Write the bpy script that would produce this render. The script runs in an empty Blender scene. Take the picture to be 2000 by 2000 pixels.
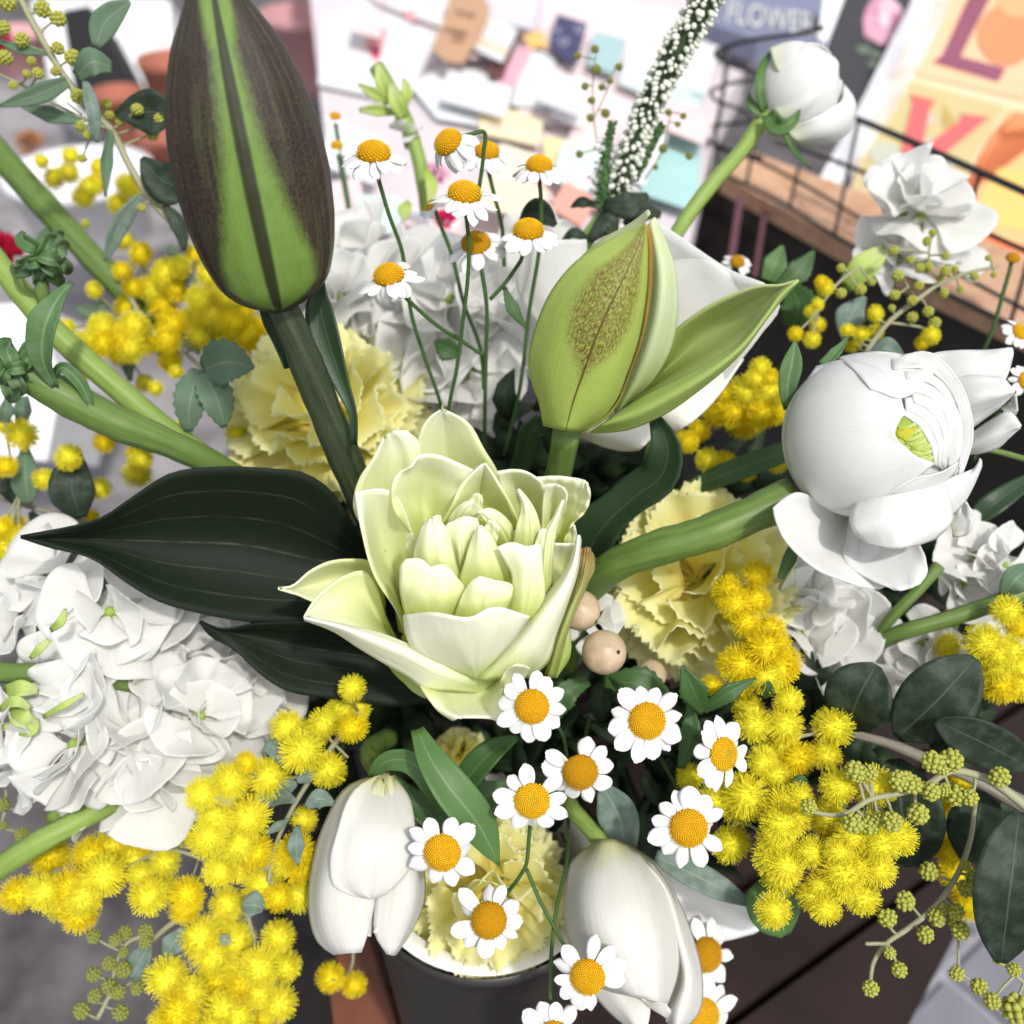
import bpy, math, random
import numpy as np
from mathutils import Vector, Matrix

# ------------------------------------------------------------------ camera
SC = bpy.context.scene
COL = SC.collection
PITCH = 38.0
F = 2050.0                                   # focal length in pixels of the 2000 px photograph
cam_d = bpy.data.cameras.new("camera")
cam = bpy.data.objects.new("camera", cam_d)
COL.objects.link(cam)
SC.camera = cam
cam_d.sensor_width = 36.0
cam_d.lens = F / 2000.0 * 36.0
cam_d.clip_start = 0.01
cam_d.clip_end = 400.0
cam.rotation_euler = (math.radians(90 - PITCH), 0, 0)
CR = np.array(cam.rotation_euler.to_matrix())
CL = np.array((0.0, 0.0, 0.75)) - CR @ np.array((-0.0116, -0.0166, -0.34))
cam.location = CL
cam_d.dof.use_dof = True
cam_d.dof.focus_distance = 0.345
cam_d.dof.aperture_fstop = 36.9 / 4.8        # a phone lens: an opening of about 4 mm

# ------------------------------------------------------------------ sky and sun
SUN_DIR = Vector((0.27, -0.55, 0.79)).normalized()      # towards the sun
elev = math.asin(SUN_DIR.z)
azim = math.atan2(SUN_DIR.x, SUN_DIR.y)
W = bpy.data.worlds.new("World")
SC.world = W
W.use_nodes = True
nt = W.node_tree
nt.nodes.clear()
sky = nt.nodes.new("ShaderNodeTexSky")
sky.sky_type = 'NISHITA'
sky.sun_disc = False
sky.sun_elevation = elev
sky.sun_rotation = azim
sky.air_density = 1.0
sky.dust_density = 2.5
sky.ozone_density = 0.6
hs = nt.nodes.new("ShaderNodeHueSaturation")
hs.inputs["Saturation"].default_value = 0.35
bg = nt.nodes.new("ShaderNodeBackground")
bg.inputs["Strength"].default_value = 0.15
wo = nt.nodes.new("ShaderNodeOutputWorld")
nt.links.new(sky.outputs[0], hs.inputs["Color"])
nt.links.new(hs.outputs[0], bg.inputs[0])
nt.links.new(bg.outputs[0], wo.inputs[0])
sun_d = bpy.data.lights.new("sun", 'SUN')
sun_d.energy = 2.2
sun_d.angle = math.radians(3.5)
sun_d.color = (1.0, 0.965, 0.91)
sun = bpy.data.objects.new("sun", sun_d)
COL.objects.link(sun)
sun.location = (1, -1, 3)
sun.rotation_euler = SUN_DIR.to_track_quat('Z', 'Y').to_euler()
vs = SC.view_settings
vs.view_transform = 'Standard'
vs.look = 'None'
vs.gamma = 1.0
vs.use_curve_mapping = False
vs.exposure = 0.42
SC.cycles.max_bounces = 8
SC.cycles.diffuse_bounces = 6
SC.cycles.transparent_max_bounces = 8
SC.cycles.use_denoising = True

# ------------------------------------------------------------------ places
def P(u, v, d):
    """world point seen at photograph pixel (u, v), d metres in front of the lens"""
    c = np.array(((u - 1000.0) / F * d, (1000.0 - v) / F * d, -d))
    return CL + CR @ c

def PA(a):
    a = np.asarray(a, float)
    d = a[..., 2:3]
    c = np.concatenate(((a[..., 0:1] - 1000) / F * d, (1000 - a[..., 1:2]) / F * d, -d), -1)
    return CL + c @ CR.T

def D(x, y, z):
    """direction: x right, y up, z towards the viewer"""
    v = CR @ np.array((x, y, z), float)
    return Vector(v / np.linalg.norm(v))

def px(n, d):
    return n / F * d

def G(u, v, h):
    """where the sight line of a pixel meets the level z = h"""
    r = CR @ np.array(((u - 1000.0) / F, (1000.0 - v) / F, -1.0))
    return CL + r * ((h - CL[2]) / r[2])

def onplane(u, v, p0, n):
    r = CR @ np.array(((u - 1000.0) / F, (1000.0 - v) / F, -1.0))
    return CL + r * (np.dot(np.asarray(p0) - CL, n) / np.dot(r, n))

def frame(loc, z, y=(0, 0, 1), s=1.0):
    z = Vector(z).normalized()
    y = Vector(y)
    x = y.cross(z)
    if x.length < 1e-4:
        x = Vector((1, 0, 0)).cross(z)
    x.normalize()
    y = z.cross(x)
    m = Matrix.Identity(4)
    for i, a in enumerate((x, y, z)):
        for k in range(3):
            m[k][i] = a[k] * s
    m.translation = Vector(loc)
    return m

def Rot(a, ax):
    return Matrix.Rotation(a, 4, ax)

# ------------------------------------------------------------------ meshes
def spl(pts, n):
    """smooth curve through pts, n samples"""
    p = np.asarray(pts, float)
    if len(p) == 1:
        return np.repeat(p, n, 0)
    dd = np.linalg.norm(np.diff(p[:, :2], axis=0), axis=1) + 1e-6
    if len(p) == 2:
        t = np.linspace(0, 1, n)[:, None]
        return p[0] * (1 - t) + p[1] * t
    s = np.concatenate(([0], np.cumsum(dd)))
    m = np.zeros_like(p)
    sl = np.diff(p, axis=0) / dd[:, None]
    m[1:-1] = (sl[:-1] * dd[1:, None] + sl[1:] * dd[:-1, None]) / (dd[:-1] + dd[1:])[:, None]
    m[0] = sl[0] * 1.2 - m[1] * 0.2
    m[-1] = sl[-1] * 1.2 - m[-2] * 0.2
    q = np.linspace(0, s[-1], n)
    i = np.clip(np.searchsorted(s, q, side='right') - 1, 0, len(dd) - 1)
    h = dd[i][:, None]
    t = ((q - s[i])[:, None]) / h
    t2, t3 = t * t, t * t * t
    return ((2 * t3 - 3 * t2 + 1) * p[i] + (t3 - 2 * t2 + t) * h * m[i]
            + (-2 * t3 + 3 * t2) * p[i + 1] + (t3 - t2) * h * m[i + 1])

def acr(cols, nu):
    """smooth across a list of sampled curves (uniform)"""
    k = len(cols)
    a = np.stack(cols, 1)                    # nv, k, 3
    q = np.linspace(0, k - 1, nu)
    i = np.clip(q.astype(int), 0, k - 2)
    t = (q - i)[None, :, None]
    p0 = a[:, np.maximum(i - 1, 0)]
    p1 = a[:, i]
    p2 = a[:, i + 1]
    p3 = a[:, np.minimum(i + 2, k - 1)]
    p0 = np.where((i == 0)[None, :, None], 2 * p1 - p2, p0)
    p3 = np.where((i == k - 2)[None, :, None], 2 * p2 - p1, p3)
    return 0.5 * (2 * p1 + (p2 - p0) * t + (2 * p0 - 5 * p1 + 4 * p2 - p3) * t * t
                  + (3 * p1 - p0 - 3 * p2 + p3) * t * t * t)

def C(pts, d0, d1, b=0.0):
    """pixel polyline with a depth running from d0 to d1 with a bulge b in the middle"""
    p = np.asarray(pts, float)
    dd = np.linalg.norm(np.diff(p, axis=0), axis=1)
    t = np.concatenate(([0], np.cumsum(dd))) / max(dd.sum(), 1e-6)
    d = d0 + (d1 - d0) * t + b * np.sin(np.pi * t)
    return np.concatenate((p, d[:, None]), 1)

class MB:
    def __init__(s):
        s.v, s.f, s.uv, s.n = [], [], [], 0

    def add(s, verts, faces, uvs=None):
        verts = np.asarray(verts, float)
        s.v.append(verts)
        o = s.n
        for f in faces:
            s.f.append(tuple(int(i) + o for i in f))
        s.uv.append(np.zeros((len(verts), 2)) if uvs is None else np.asarray(uvs, float))
        s.n += len(verts)

    def sheet(s, g, thick=0.0006, uv=None):
        """a grid of points turned into a thin closed skin"""
        g = np.asarray(g, float)
        nv, nu = g.shape[:2]
        du = np.gradient(g, axis=1)
        dv = np.gradient(g, axis=0)
        n = np.cross(du, dv)
        ln = np.linalg.norm(n, axis=2, keepdims=True)
        n = n / np.maximum(ln, 1e-14)
        bad = ln[..., 0] < 1e-13
        if bad.any():
            mean = n[~bad].mean(0) if (~bad).any() else np.array((0, 0, 1.0))
            n[bad] = mean / max(np.linalg.norm(mean), 1e-9)
        a = (g + n * thick / 2).reshape(-1, 3)
        b = (g - n * thick / 2).reshape(-1, 3)
        if uv is None:
            uu, vv = np.meshgrid(np.linspace(0, 1, nu), np.linspace(0, 1, nv))
            uv = np.stack((uu, vv), -1)
        uv = uv.reshape(-1, 2)
        N = nv * nu
        F_ = []
        for j in range(nv - 1):
            for i in range(nu - 1):
                q = (j * nu + i, j * nu + i + 1, (j + 1) * nu + i + 1, (j + 1) * nu + i)
                F_.append(q)
                F_.append(tuple(N + k for k in reversed(q)))
        rim = [i for i in range(nu)] + [j * nu + nu - 1 for j in range(1, nv)] \
            + [(nv - 1) * nu + i for i in range(nu - 2, -1, -1)] + [j * nu for j in range(nv - 2, 0, -1)]
        for k in range(len(rim)):
            p, q = rim[k], rim[(k + 1) % len(rim)]
            F_.append((q, p, N + p, N + q))
        s.add(np.concatenate((a, b)), F_, np.concatenate((uv, uv)))

    def tube(s, pts, rad, n=8, cap=True):
        pts = np.asarray(pts, float)
        k = len(pts)
        rad = np.broadcast_to(np.asarray(rad, float), (k,)) if np.ndim(rad) == 0 or len(np.atleast_1d(rad)) == k \
            else np.interp(np.linspace(0, 1, k), np.linspace(0, 1, len(rad)), rad)
        t = np.gradient(pts, axis=0)
        t /= np.maximum(np.linalg.norm(t, axis=1, keepdims=True), 1e-12)
        ref = np.array((0.31, 0.77, 0.55))
        if abs(np.dot(ref, t[0])) > 0.9:
            ref = np.array((0.9, -0.2, 0.3))
        x = np.cross(t, ref)
        x /= np.maximum(np.linalg.norm(x, axis=1, keepdims=True), 1e-9)
        y = np.cross(t, x)
        an = np.linspace(0, 2 * np.pi, n, endpoint=False)
        ring = pts[:, None] + rad[:, None, None] * (x[:, None] * np.cos(an)[None, :, None] + y[:, None] * np.sin(an)[None, :, None])
        V = ring.reshape(-1, 3)
        F_ = []
        for j in range(k - 1):
            for i in range(n):
                i2 = (i + 1) % n
                F_.append((j * n + i, j * n + i2, (j + 1) * n + i2, (j + 1) * n + i))
        if cap:
            F_.append(tuple(reversed(range(n))))
            F_.append(tuple((k - 1) * n + i for i in range(n)))
        uu, vv = np.meshgrid(np.linspace(0, 1, n), np.linspace(0, 1, k))
        s.add(V, F_, np.stack((uu, vv), -1).reshape(-1, 2))

    def ball(s, c, r, nu=10, nv=7, axis=None, sq=1.0):
        """an ellipsoid; sq stretches it along axis"""
        c = np.asarray(c, float)
        th = np.linspace(0, np.pi, nv)
        ph = np.linspace(0, 2 * np.pi, nu, endpoint=False)
        V = [(0, 0, sq)]
        for t in th[1:-1]:
            for p in ph:
                V.append((math.sin(t) * math.cos(p), math.sin(t) * math.sin(p), sq * math.cos(t)))
        V.append((0, 0, -sq))
        V = np.array(V) * r
        if axis is not None:
            m = np.array(frame((0, 0, 0), axis, (0.3, 0.5, 0.8)).to_3x3())
            V = V @ m.T
        F_ = []
        for i in range(nu):
            F_.append((0, 1 + i, 1 + (i + 1) % nu))
        for j in range(nv - 3):
            for i in range(nu):
                a = 1 + j * nu
                F_.append((a + i, a + nu + i, a + nu + (i + 1) % nu, a + (i + 1) % nu))
        a = 1 + (nv - 3) * nu
        L = len(V) - 1
        for i in range(nu):
            F_.append((a + i, L, a + (i + 1) % nu))
        s.add(V + c, F_)

    def lathe(s, prof, n=32, m=None):
        """prof: (r, z) pairs around z"""
        V, F_ = [], []
        for r, z in prof:
            for i in range(n):
                a = 2 * math.pi * i / n
                V.append((r * math.cos(a), r * math.sin(a), z))
        for j in range(len(prof) - 1):
            for i in range(n):
                i2 = (i + 1) % n
                F_.append((j * n + i, j * n + i2, (j + 1) * n + i2, (j + 1) * n + i))
        V = np.array(V)
        uu, vv = np.meshgrid(np.linspace(0, 1, n), np.linspace(0, 1, len(prof)))
        if m is not None:
            mm = np.array(m)
            V = V @ mm[:3, :3].T + mm[:3, 3]
        s.add(V, F_, np.stack((uu, vv), -1).reshape(-1, 2))

    def prism(s, poly, ext):
        """polygon of world points pushed along the vector ext"""
        a = np.asarray(poly, float)
        k = len(a)
        F_ = [tuple(reversed(range(k))), tuple(range(k, 2 * k))]
        for i in range(k):
            j = (i + 1) % k
            F_.append((i, j, k + j, k + i))
        s.add(np.concatenate((a, a + np.asarray(ext))), F_)

    def mesh(s, name, mat, inv=None, smooth=True):
        V = np.concatenate(s.v) if s.v else np.zeros((0, 3))
        U = np.concatenate(s.uv)
        if inv is not None:
            mm = np.array(inv)
            V = V @ mm[:3, :3].T + mm[:3, 3]
        me = bpy.data.meshes.new(name)
        me.from_pydata(V.tolist(), [], s.f)
        li = np.empty(len(me.loops), dtype=np.int32)
        me.loops.foreach_get("vertex_index", li)
        lay = me.uv_layers.new(name="UVMap")
        lay.data.foreach_set("uv", U[li].astype(np.float32).ravel())
        me.polygons.foreach_set("use_smooth", [smooth] * len(me.polygons))
        if mat is not None:
            me.materials.append(mat)
        me.update()
        return me

PM = {}

def thing(name, label, cat, loc, group=None, m=None):
    o = bpy.data.objects.new(name, None)
    o.empty_display_size = 0.01
    COL.objects.link(o)
    if m is None:
        m = Matrix.Translation(Vector(loc))
    o.matrix_world = m
    PM[o] = m
    o["label"] = label
    o["category"] = cat
    if group:
        o["group"] = group
    return o

def part(name, mb, mat, parent, label=None, kind=None, smooth=True):
    inv = PM[parent].inverted() if parent is not None else None
    o = bpy.data.objects.new(name, mb.mesh(name, mat, inv, smooth))
    COL.objects.link(o)
    if parent is not None:
        o.parent = parent
        PM[o] = PM[parent].copy()
    else:
        PM[o] = Matrix.Identity(4)
    if label:
        o["label"] = label
    if kind:
        o["kind"] = kind
    return o

def inst(name, me, parent, m, label=None, kind=None):
    """another object on shared mesh data, m is its world matrix"""
    o = bpy.data.objects.new(name, me)
    COL.objects.link(o)
    o.parent = parent
    o.matrix_basis = PM[parent].inverted() @ m
    PM[o] = m
    if label:
        o["label"] = label
    if kind:
        o["kind"] = kind
    return o

def solo(name, mb, mat, label, cat, group=None, smooth=True, kind=None):
    """a thing that is one mesh, with its origin at its middle"""
    V = np.concatenate(mb.v)
    c = (V.min(0) + V.max(0)) / 2
    m = Matrix.Translation(Vector(c))
    o = bpy.data.objects.new(name, mb.mesh(name, mat, m.inverted(), smooth))
    COL.objects.link(o)
    o.matrix_world = m
    PM[o] = m
    if label:
        o["label"] = label
    if cat:
        o["category"] = cat
    if group:
        o["group"] = group
    if kind:
        o["kind"] = kind
    return o

def setting(name, mb, mat, smooth=False, kind="structure"):
    o = bpy.data.objects.new(name, mb.mesh(name, mat, None, smooth))
    COL.objects.link(o)
    o["kind"] = kind
    return o

def loft(curves, nv=18, nu=11, thick=0.0006, ruf=0.0, rfreq=3.0, seed=0, rim=0.0, flat=1.0, rib=0.0):
    """skin through base-to-tip curves given as (u, v, depth)"""
    cols = [spl(c, nv) for c in curves]
    g = acr(cols, nu)
    if flat != 1.0:
        mid = g[..., 2].mean(1, keepdims=True)
        g[..., 2] = mid + (g[..., 2] - mid) * flat - 0.0012
    if rib:
        q = np.linspace(-1, 1, nu)[None, :]
        g[..., 2] += rib * np.exp(-(q / 0.10) ** 2) * np.sin(np.pi * np.linspace(0.12, 0.97, nv))[:, None]
    if ruf or rim:
        r = np.random.RandomState(seed)
        ph = r.rand(6) * 6.28
        tv = np.linspace(0, 1, nv)[:, None]
        tu = np.linspace(-1, 1, nu)[None, :]
        e = np.maximum(np.abs(tu) ** 2, tv ** 3)
        w = np.sin(tv * rfreq * 6.28 + ph[0] + tu * 2.1) * 0.6 + np.sin(tu * rfreq * 3.5 + ph[1] + tv * 3) * 0.5
        g[..., 2] += ruf * w * e + rim * (np.abs(tu) ** 4) * np.sin(np.pi * np.minimum(tv * 1.1, 1))
    mb = MB()
    mb.sheet(PA(g), thick)
    return mb

def leafS(mb, spine, widths, roll=0.0, fold=0.15, nv=14, nu=7, thick=0.0005, serr=0, wav=0.0, seed=0):
    """a leaf along a (u,v,d) spine; widths in px are full widths along it; roll turns it about the spine"""
    s = spl(spine, nv)
    w = np.interp(np.linspace(0, 1, nv), np.linspace(0, 1, len(widths)), widths) if len(widths) < 4 else \
        np.maximum(spl([(i, x * 1e-5, 0) for i, x in enumerate(widths)], nv)[:, 1] * 1e5, 0.2)
    r = np.random.RandomState(seed)
    p = PA(s)
    t = np.gradient(p, axis=0)
    t /= np.linalg.norm(t, axis=1, keepdims=True)
    view = CL - p
    view /= np.linalg.norm(view, axis=1, keepdims=True)
    x = np.cross(t, view)
    x /= np.linalg.norm(x, axis=1, keepdims=True)
    n = np.cross(x, t)
    a = math.radians(roll)
    xx = x * math.cos(a) + n * math.sin(a)
    nn = n * math.cos(a) - x * math.sin(a)
    hw = (w / 2 / F * s[:, 2])[:, None]
    g = np.zeros((nv, nu, 3))
    ph = r.rand() * 6
    for k in range(nu):
        q = k / (nu - 1) * 2 - 1
        sw = hw * (1 + (0.16 * (np.arange(nv) % 2)[:, None] * (abs(q) > 0.9) if serr else 0))
        g[:, k] = p + xx * sw * q + nn * sw * (fold * abs(q) ** 1.5 * 1.0 + wav * abs(q) * np.sin(np.arange(nv)[:, None] * 0.9 + ph + q))
    mb.sheet(g, thick)

def stemP(mb, pts, rpx, n=8, k=None):
    """a stalk through (u,v,d) points; rpx is a radius (or list) in pixels"""
    k = k or max(6, 5 * len(pts))
    s = spl(pts, k)
    rr = np.atleast_1d(np.asarray(rpx, float))
    r = np.interp(np.linspace(0, 1, k), np.linspace(0, 1, len(rr)), rr) if len(rr) > 1 else np.full(k, rr[0])
    if len(rr) and rr.max() > 10:
        q = np.arange(k)
        r = r * (1 + .025 * np.sin(q * .83 + pts[0][0]) + .02 * np.sin(q * 1.9 + pts[0][1]))
    mb.tube(PA(s), r / F * s[:, 2], n)

def RW(W, p=0.62, n=13, tip=3):
    """full widths of a rounded leaf"""
    return [max(tip, W * math.sin(math.pi * min(0.985, max(0.015, t))) ** p) for t in np.linspace(0, 1, n)]
# ------------------------------------------------------------------ materials
def N(m, t, **kw):
    n = m.node_tree.nodes.new(t)
    for k, v in kw.items():
        setattr(n, k, v)
    return n

def ramp(m, stops, fac=None, interp='LINEAR'):
    n = N(m, "ShaderNodeValToRGB")
    cr = n.color_ramp
    cr.interpolation = interp
    while len(cr.elements) < len(stops):
        cr.elements.new(0.5)
    for e, (p, c) in zip(cr.elements, stops):
        e.position = p
        e.color = (c[0], c[1], c[2], 1) if len(c) > 2 else (c[0],) * 3 + (1,)
    if fac is not None:
        m.node_tree.links.new(fac, n.inputs[0])
    return n.outputs[0]

def base_mat(name, rough=0.5, spec=0.3, transl=0.0, tcol=None):
    m = bpy.data.materials.new(name)
    m.use_nodes = True
    nt = m.node_tree
    b = nt.nodes["Principled BSDF"]
    b.inputs["Roughness"].default_value = rough
    b.inputs["Specular IOR Level"].default_value = spec
    out = nt.nodes["Material Output"]
    tr = None
    if transl > 0:
        tr = N(m, "ShaderNodeBsdfTranslucent")
        mx = N(m, "ShaderNodeMixShader")
        mx.inputs[0].default_value = transl
        nt.links.new(b.outputs[0], mx.inputs[1])
        nt.links.new(tr.outputs[0], mx.inputs[2])
        nt.links.new(mx.outputs[0], out.inputs[0])
    return m, b, tr

def setcol(m, b, tr, sock):
    m.node_tree.links.new(sock, b.inputs["Base Color"])
    if tr is not None:
        m.node_tree.links.new(sock, tr.inputs["Color"])

def mixc(m, fac, a, b_, mode='MIX'):
    n = N(m, "ShaderNodeMix", data_type='RGBA', blend_type=mode)
    for s, v in ((n.inputs[0], fac), (n.inputs[6], a), (n.inputs[7], b_)):
        if hasattr(v, "links"):
            m.node_tree.links.new(v, s)
        elif isinstance(v, (int, float)):
            s.default_value = v
        else:
            s.default_value = (v[0], v[1], v[2], 1)
    return n.outputs[2]

def math_(m, op, a, b_=0.0, c=0.0):
    n = N(m, "ShaderNodeMath", operation=op)
    for s, v in zip(n.inputs, (a, b_, c)):
        if hasattr(v, "links"):
            m.node_tree.links.new(v, s)
        else:
            s.default_value = v
    return n.outputs[0]

def noise(m, scale, vec=None, detail=4, rough=0.55, out=0):
    n = N(m, "ShaderNodeTexNoise")
    n.inputs["Scale"].default_value = scale
    n.inputs["Detail"].default_value = detail
    n.inputs["Roughness"].default_value = rough
    if vec is not None:
        m.node_tree.links.new(vec, n.inputs["Vector"])
    return n.outputs[out]

def uvxy(m):
    t = N(m, "ShaderNodeTexCoord")
    s = N(m, "ShaderNodeSeparateXYZ")
    m.node_tree.links.new(t.outputs["UV"], s.inputs[0])
    return t, s.outputs[0], s.outputs[1]

def scaled(m, vec, sx, sy, sz=1):
    n = N(m, "ShaderNodeMapping")
    n.inputs["Scale"].default_value = (sx, sy, sz)
    m.node_tree.links.new(vec, n.inputs["Vector"])
    return n.outputs[0]

def bump(m, b, h, strength=0.3, dist=0.001):
    n = N(m, "ShaderNodeBump")
    n.inputs["Strength"].default_value = strength
    n.inputs["Distance"].default_value = dist
    m.node_tree.links.new(h, n.inputs["Height"])
    m.node_tree.links.new(n.outputs[0], b.inputs["Normal"])

def petal_mat(name, c0, c1, mid=0.45, transl=0.25, rough=0.7, vein=0.25, c2=None, spec=0.12, edge=None, relief=0.22):
    """c0 at the petal's base, c1 from mid outwards (c2 at the tip), faint veins along it"""
    m, b, tr = base_mat(name, rough, spec, transl)
    t, u, v = uvxy(m)
    nz = noise(m, 6.0, scaled(m, t.outputs["UV"], 1.0, 0.6), 3)
    vv = math_(m, 'ADD', v, math_(m, 'MULTIPLY', math_(m, 'SUBTRACT', nz, 0.5), 0.35))
    stops = [(0.0, c0), (mid, c1), (1.0, c2 or c1)]
    col = ramp(m, stops, vv)
    if edge:
        e = math_(m, 'ABSOLUTE', math_(m, 'SUBTRACT', u, 0.5))
        e = math_(m, 'ADD', e, math_(m, 'MULTIPLY', math_(m, 'SUBTRACT', noise(m, 9, t.outputs["UV"]), 0.5), 0.12))
        col = mixc(m, ramp(m, [(0.44, (0,)), (0.5, (1,))], e), col, edge)
    st = noise(m, 1.0, scaled(m, t.outputs["UV"], 38.0, 2.2), 4)
    col = mixc(m, math_(m, 'MULTIPLY', ramp(m, [(0.45, (0,)), (0.75, (1,))], st), vein), col,
               tuple(x * y for x, y in zip(c0, (0.92, 0.94, 0.85))))
    setcol(m, b, tr, col)
    fold = noise(m, 1.0, scaled(m, t.outputs["UV"], 9.0, 1.6), 3)
    bump(m, b, math_(m, 'ADD', math_(m, 'MULTIPLY', st, 0.35), fold), relief, 0.0016)
    return m

def leaf_mat(name, c, c_vein, rough=0.4, spec=0.35, transl=0.12, mottle=0.35, ribs=0, bloom=None, vw=0.012, bend=0.0):
    m, b, tr = base_mat(name, rough, spec, transl)
    t, u, v = uvxy(m)
    nz = noise(m, 9.0, scaled(m, t.outputs["Object"], 12, 12, 12), 5)
    col = mixc(m, math_(m, 'MULTIPLY', nz, mottle), c, tuple(x * 2.1 for x in c))
    if bloom:
        n2 = noise(m, 3.0, scaled(m, t.outputs["Object"], 60, 60, 60), 5, 0.6)
        col = mixc(m, ramp(m, [(0.42, (0,)), (0.72, (1,))], n2), col, bloom)
    off = math_(m, 'ABSOLUTE', math_(m, 'SUBTRACT', u, 0.5))
    line = ramp(m, [(0.0, (1,)), (vw, (1,)), (vw * 2.2, (0,))], off)
    if ribs:
        for k in (0.17, 0.33):
            bow = math_(m, 'MULTIPLY', math_(m, 'SINE', math_(m, 'MULTIPLY', v, 3.1416)), k * 0.25)
            o2 = math_(m, 'ABSOLUTE', math_(m, 'SUBTRACT', off, math_(m, 'ADD', bow, k * 0.8)))
            l2 = ramp(m, [(0.0, (0.75,)), (vw * 0.6, (0.75,)), (vw * 1.4, (0,))], o2)
            line = math_(m, 'MAXIMUM', line, l2)
        brk = ramp(m, [(0.35, (0.15,)), (0.62, (1,))], noise(m, 14.0, t.outputs["UV"], 3))
        line = math_(m, 'MULTIPLY', line, brk)
        spk = ramp(m, [(0.735, (0,)), (0.76, (0.55,))], noise(m, 55.0, t.outputs["UV"], 2, 0.7))
        line = math_(m, 'MAXIMUM', line, spk)
    col = mixc(m, math_(m, 'MULTIPLY', line, 0.45), col, c_vein)
    setcol(m, b, tr, col)
    fine = noise(m, 1.0, scaled(m, t.outputs["UV"], 40, 14), 4)
    bump(m, b, math_(m, 'ADD', fine, math_(m, 'MULTIPLY', line, 0.8)), 0.25, 0.0006)
    return m

def stem_mat(name, c, c2, rough=0.45, transl=0.0, ns=1.0):
    m, b, tr = base_mat(name, rough, 0.3, transl)
    t, u, v = uvxy(m)
    nz = noise(m, 1.0, scaled(m, t.outputs["UV"], 14 * ns, 3 * ns), 5)
    n2 = noise(m, 220.0, t.outputs["Object"], 3)
    col = mixc(m, ramp(m, [(0.35, (0,)), (0.68, (1,))], nz), c, c2)
    col = mixc(m, math_(m, 'MULTIPLY', n2, 0.35), col, tuple(x * 0.6 for x in c))
    setcol(m, b, tr, col)
    bump(m, b, nz, 0.3, 0.0006)
    return m

def plain(name, c, rough=0.6, spec=0.25, var=0.15, scale=60.0, transl=0.0, bmp=0.15, c2=None, metal=0.0):
    m, b, tr = base_mat(name, rough, spec, transl)
    t = N(m, "ShaderNodeTexCoord")
    nz = noise(m, scale, t.outputs["Object"], 5)
    col = mixc(m, ramp(m, [(0.3, (0,)), (0.7, (1,))], nz), tuple(x * (1 - var) for x in c), c2 or tuple(min(1, x * (1 + var)) for x in c))
    setcol(m, b, tr, col)
    b.inputs["Metallic"].default_value = metal
    if bmp:
        bump(m, b, nz, bmp, 0.001)
    return m

M_LILY = petal_mat("lily petal", (0.60, 0.66, 0.16), (0.86, 0.89, 0.54), 0.5, 0.30, 0.7, 0.16, (0.91, 0.92, 0.76))
M_LILY2 = petal_mat("lily petal outside", (0.60, 0.68, 0.24), (0.90, 0.92, 0.70), 0.3, 0.28, 0.5, 0.14, (0.92, 0.92, 0.80))
M_LILYB = petal_mat("lily petal browned edge", (0.25, 0.30, 0.06), (0.45, 0.50, 0.18), 0.5, 0.15, 0.6, 0.5, (0.30, 0.17, 0.07), edge=(0.16, 0.09, 0.03))
M_WHITE = petal_mat("white petal", (0.70, 0.74, 0.52), (0.77, 0.77, 0.755), 0.25, 0.34, 0.7, 0.14, (0.78, 0.78, 0.775))
M_WHITE2 = petal_mat("white ranunculus petal", (0.76, 0.77, 0.73), (0.77, 0.77, 0.76), 0.25, 0.34, 0.7, 0.14, (0.78, 0.78, 0.775))
M_TULIP = petal_mat("white tulip petal", (0.66, 0.66, 0.34), (0.77, 0.765, 0.73), 0.20, 0.36, 0.65, 0.30, (0.78, 0.775, 0.76))
M_CREAM = petal_mat("cream white petal", (0.72, 0.66, 0.38), (0.82, 0.80, 0.70), 0.3, 0.25, 0.55, 0.10, (0.85, 0.84, 0.80))
M_STOCK = petal_mat("stock petal", (0.62, 0.68, 0.42), (0.91, 0.90, 0.88), 0.22, 0.62, 0.75, 0.14, (0.92, 0.92, 0.91))
M_CARN = petal_mat("carnation petal", (0.95, 0.81, 0.12), (0.96, 0.91, 0.38), 0.5, 0.58, 0.75, 0.08, (0.96, 0.95, 0.64))
M_RANG = petal_mat("ranunculus heart", (0.22, 0.32, 0.04), (0.45, 0.55, 0.12), 0.4, 0.2, 0.5, 0.5, (0.58, 0.64, 0.28))
M_DAISY = petal_mat("daisy ray", (0.74, 0.76, 0.66), (0.82, 0.82, 0.82), 0.2, 0.2, 0.55, 0.10, (0.83, 0.83, 0.83))
M_DARKLEAF = leaf_mat("dark lily leaf", (0.0065, 0.0115, 0.006), (0.085, 0.10, 0.055), 0.55, 0.13, 0.03, 0.25, ribs=1, vw=0.004)
M_EUC = leaf_mat("eucalyptus leaf", (0.012, 0.022, 0.012), (0.10, 0.13, 0.08), 0.5, 0.2, 0.05, 0.4, bloom=(0.045, 0.065, 0.045), vw=0.009)
M_GREY = leaf_mat("silver leaf", (0.10, 0.15, 0.115), (0.30, 0.36, 0.28), 0.6, 0.25, 0.12, 0.4, bloom=(0.22, 0.27, 0.245), vw=0.02)
M_OLIVE = leaf_mat("grey green leaf", (0.085, 0.14, 0.085), (0.25, 0.30, 0.19), 0.55, 0.25, 0.15, 0.5, vw=0.02)
M_GREEN = leaf_mat("green leaf", (0.035, 0.085, 0.022), (0.12, 0.19, 0.07), 0.42, 0.35, 0.18, 0.5, vw=0.02)
M_FRESH = leaf_mat("fresh green leaf", (0.065, 0.135, 0.038), (0.22, 0.31, 0.13), 0.45, 0.35, 0.2, 0.5, vw=0.02)
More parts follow.
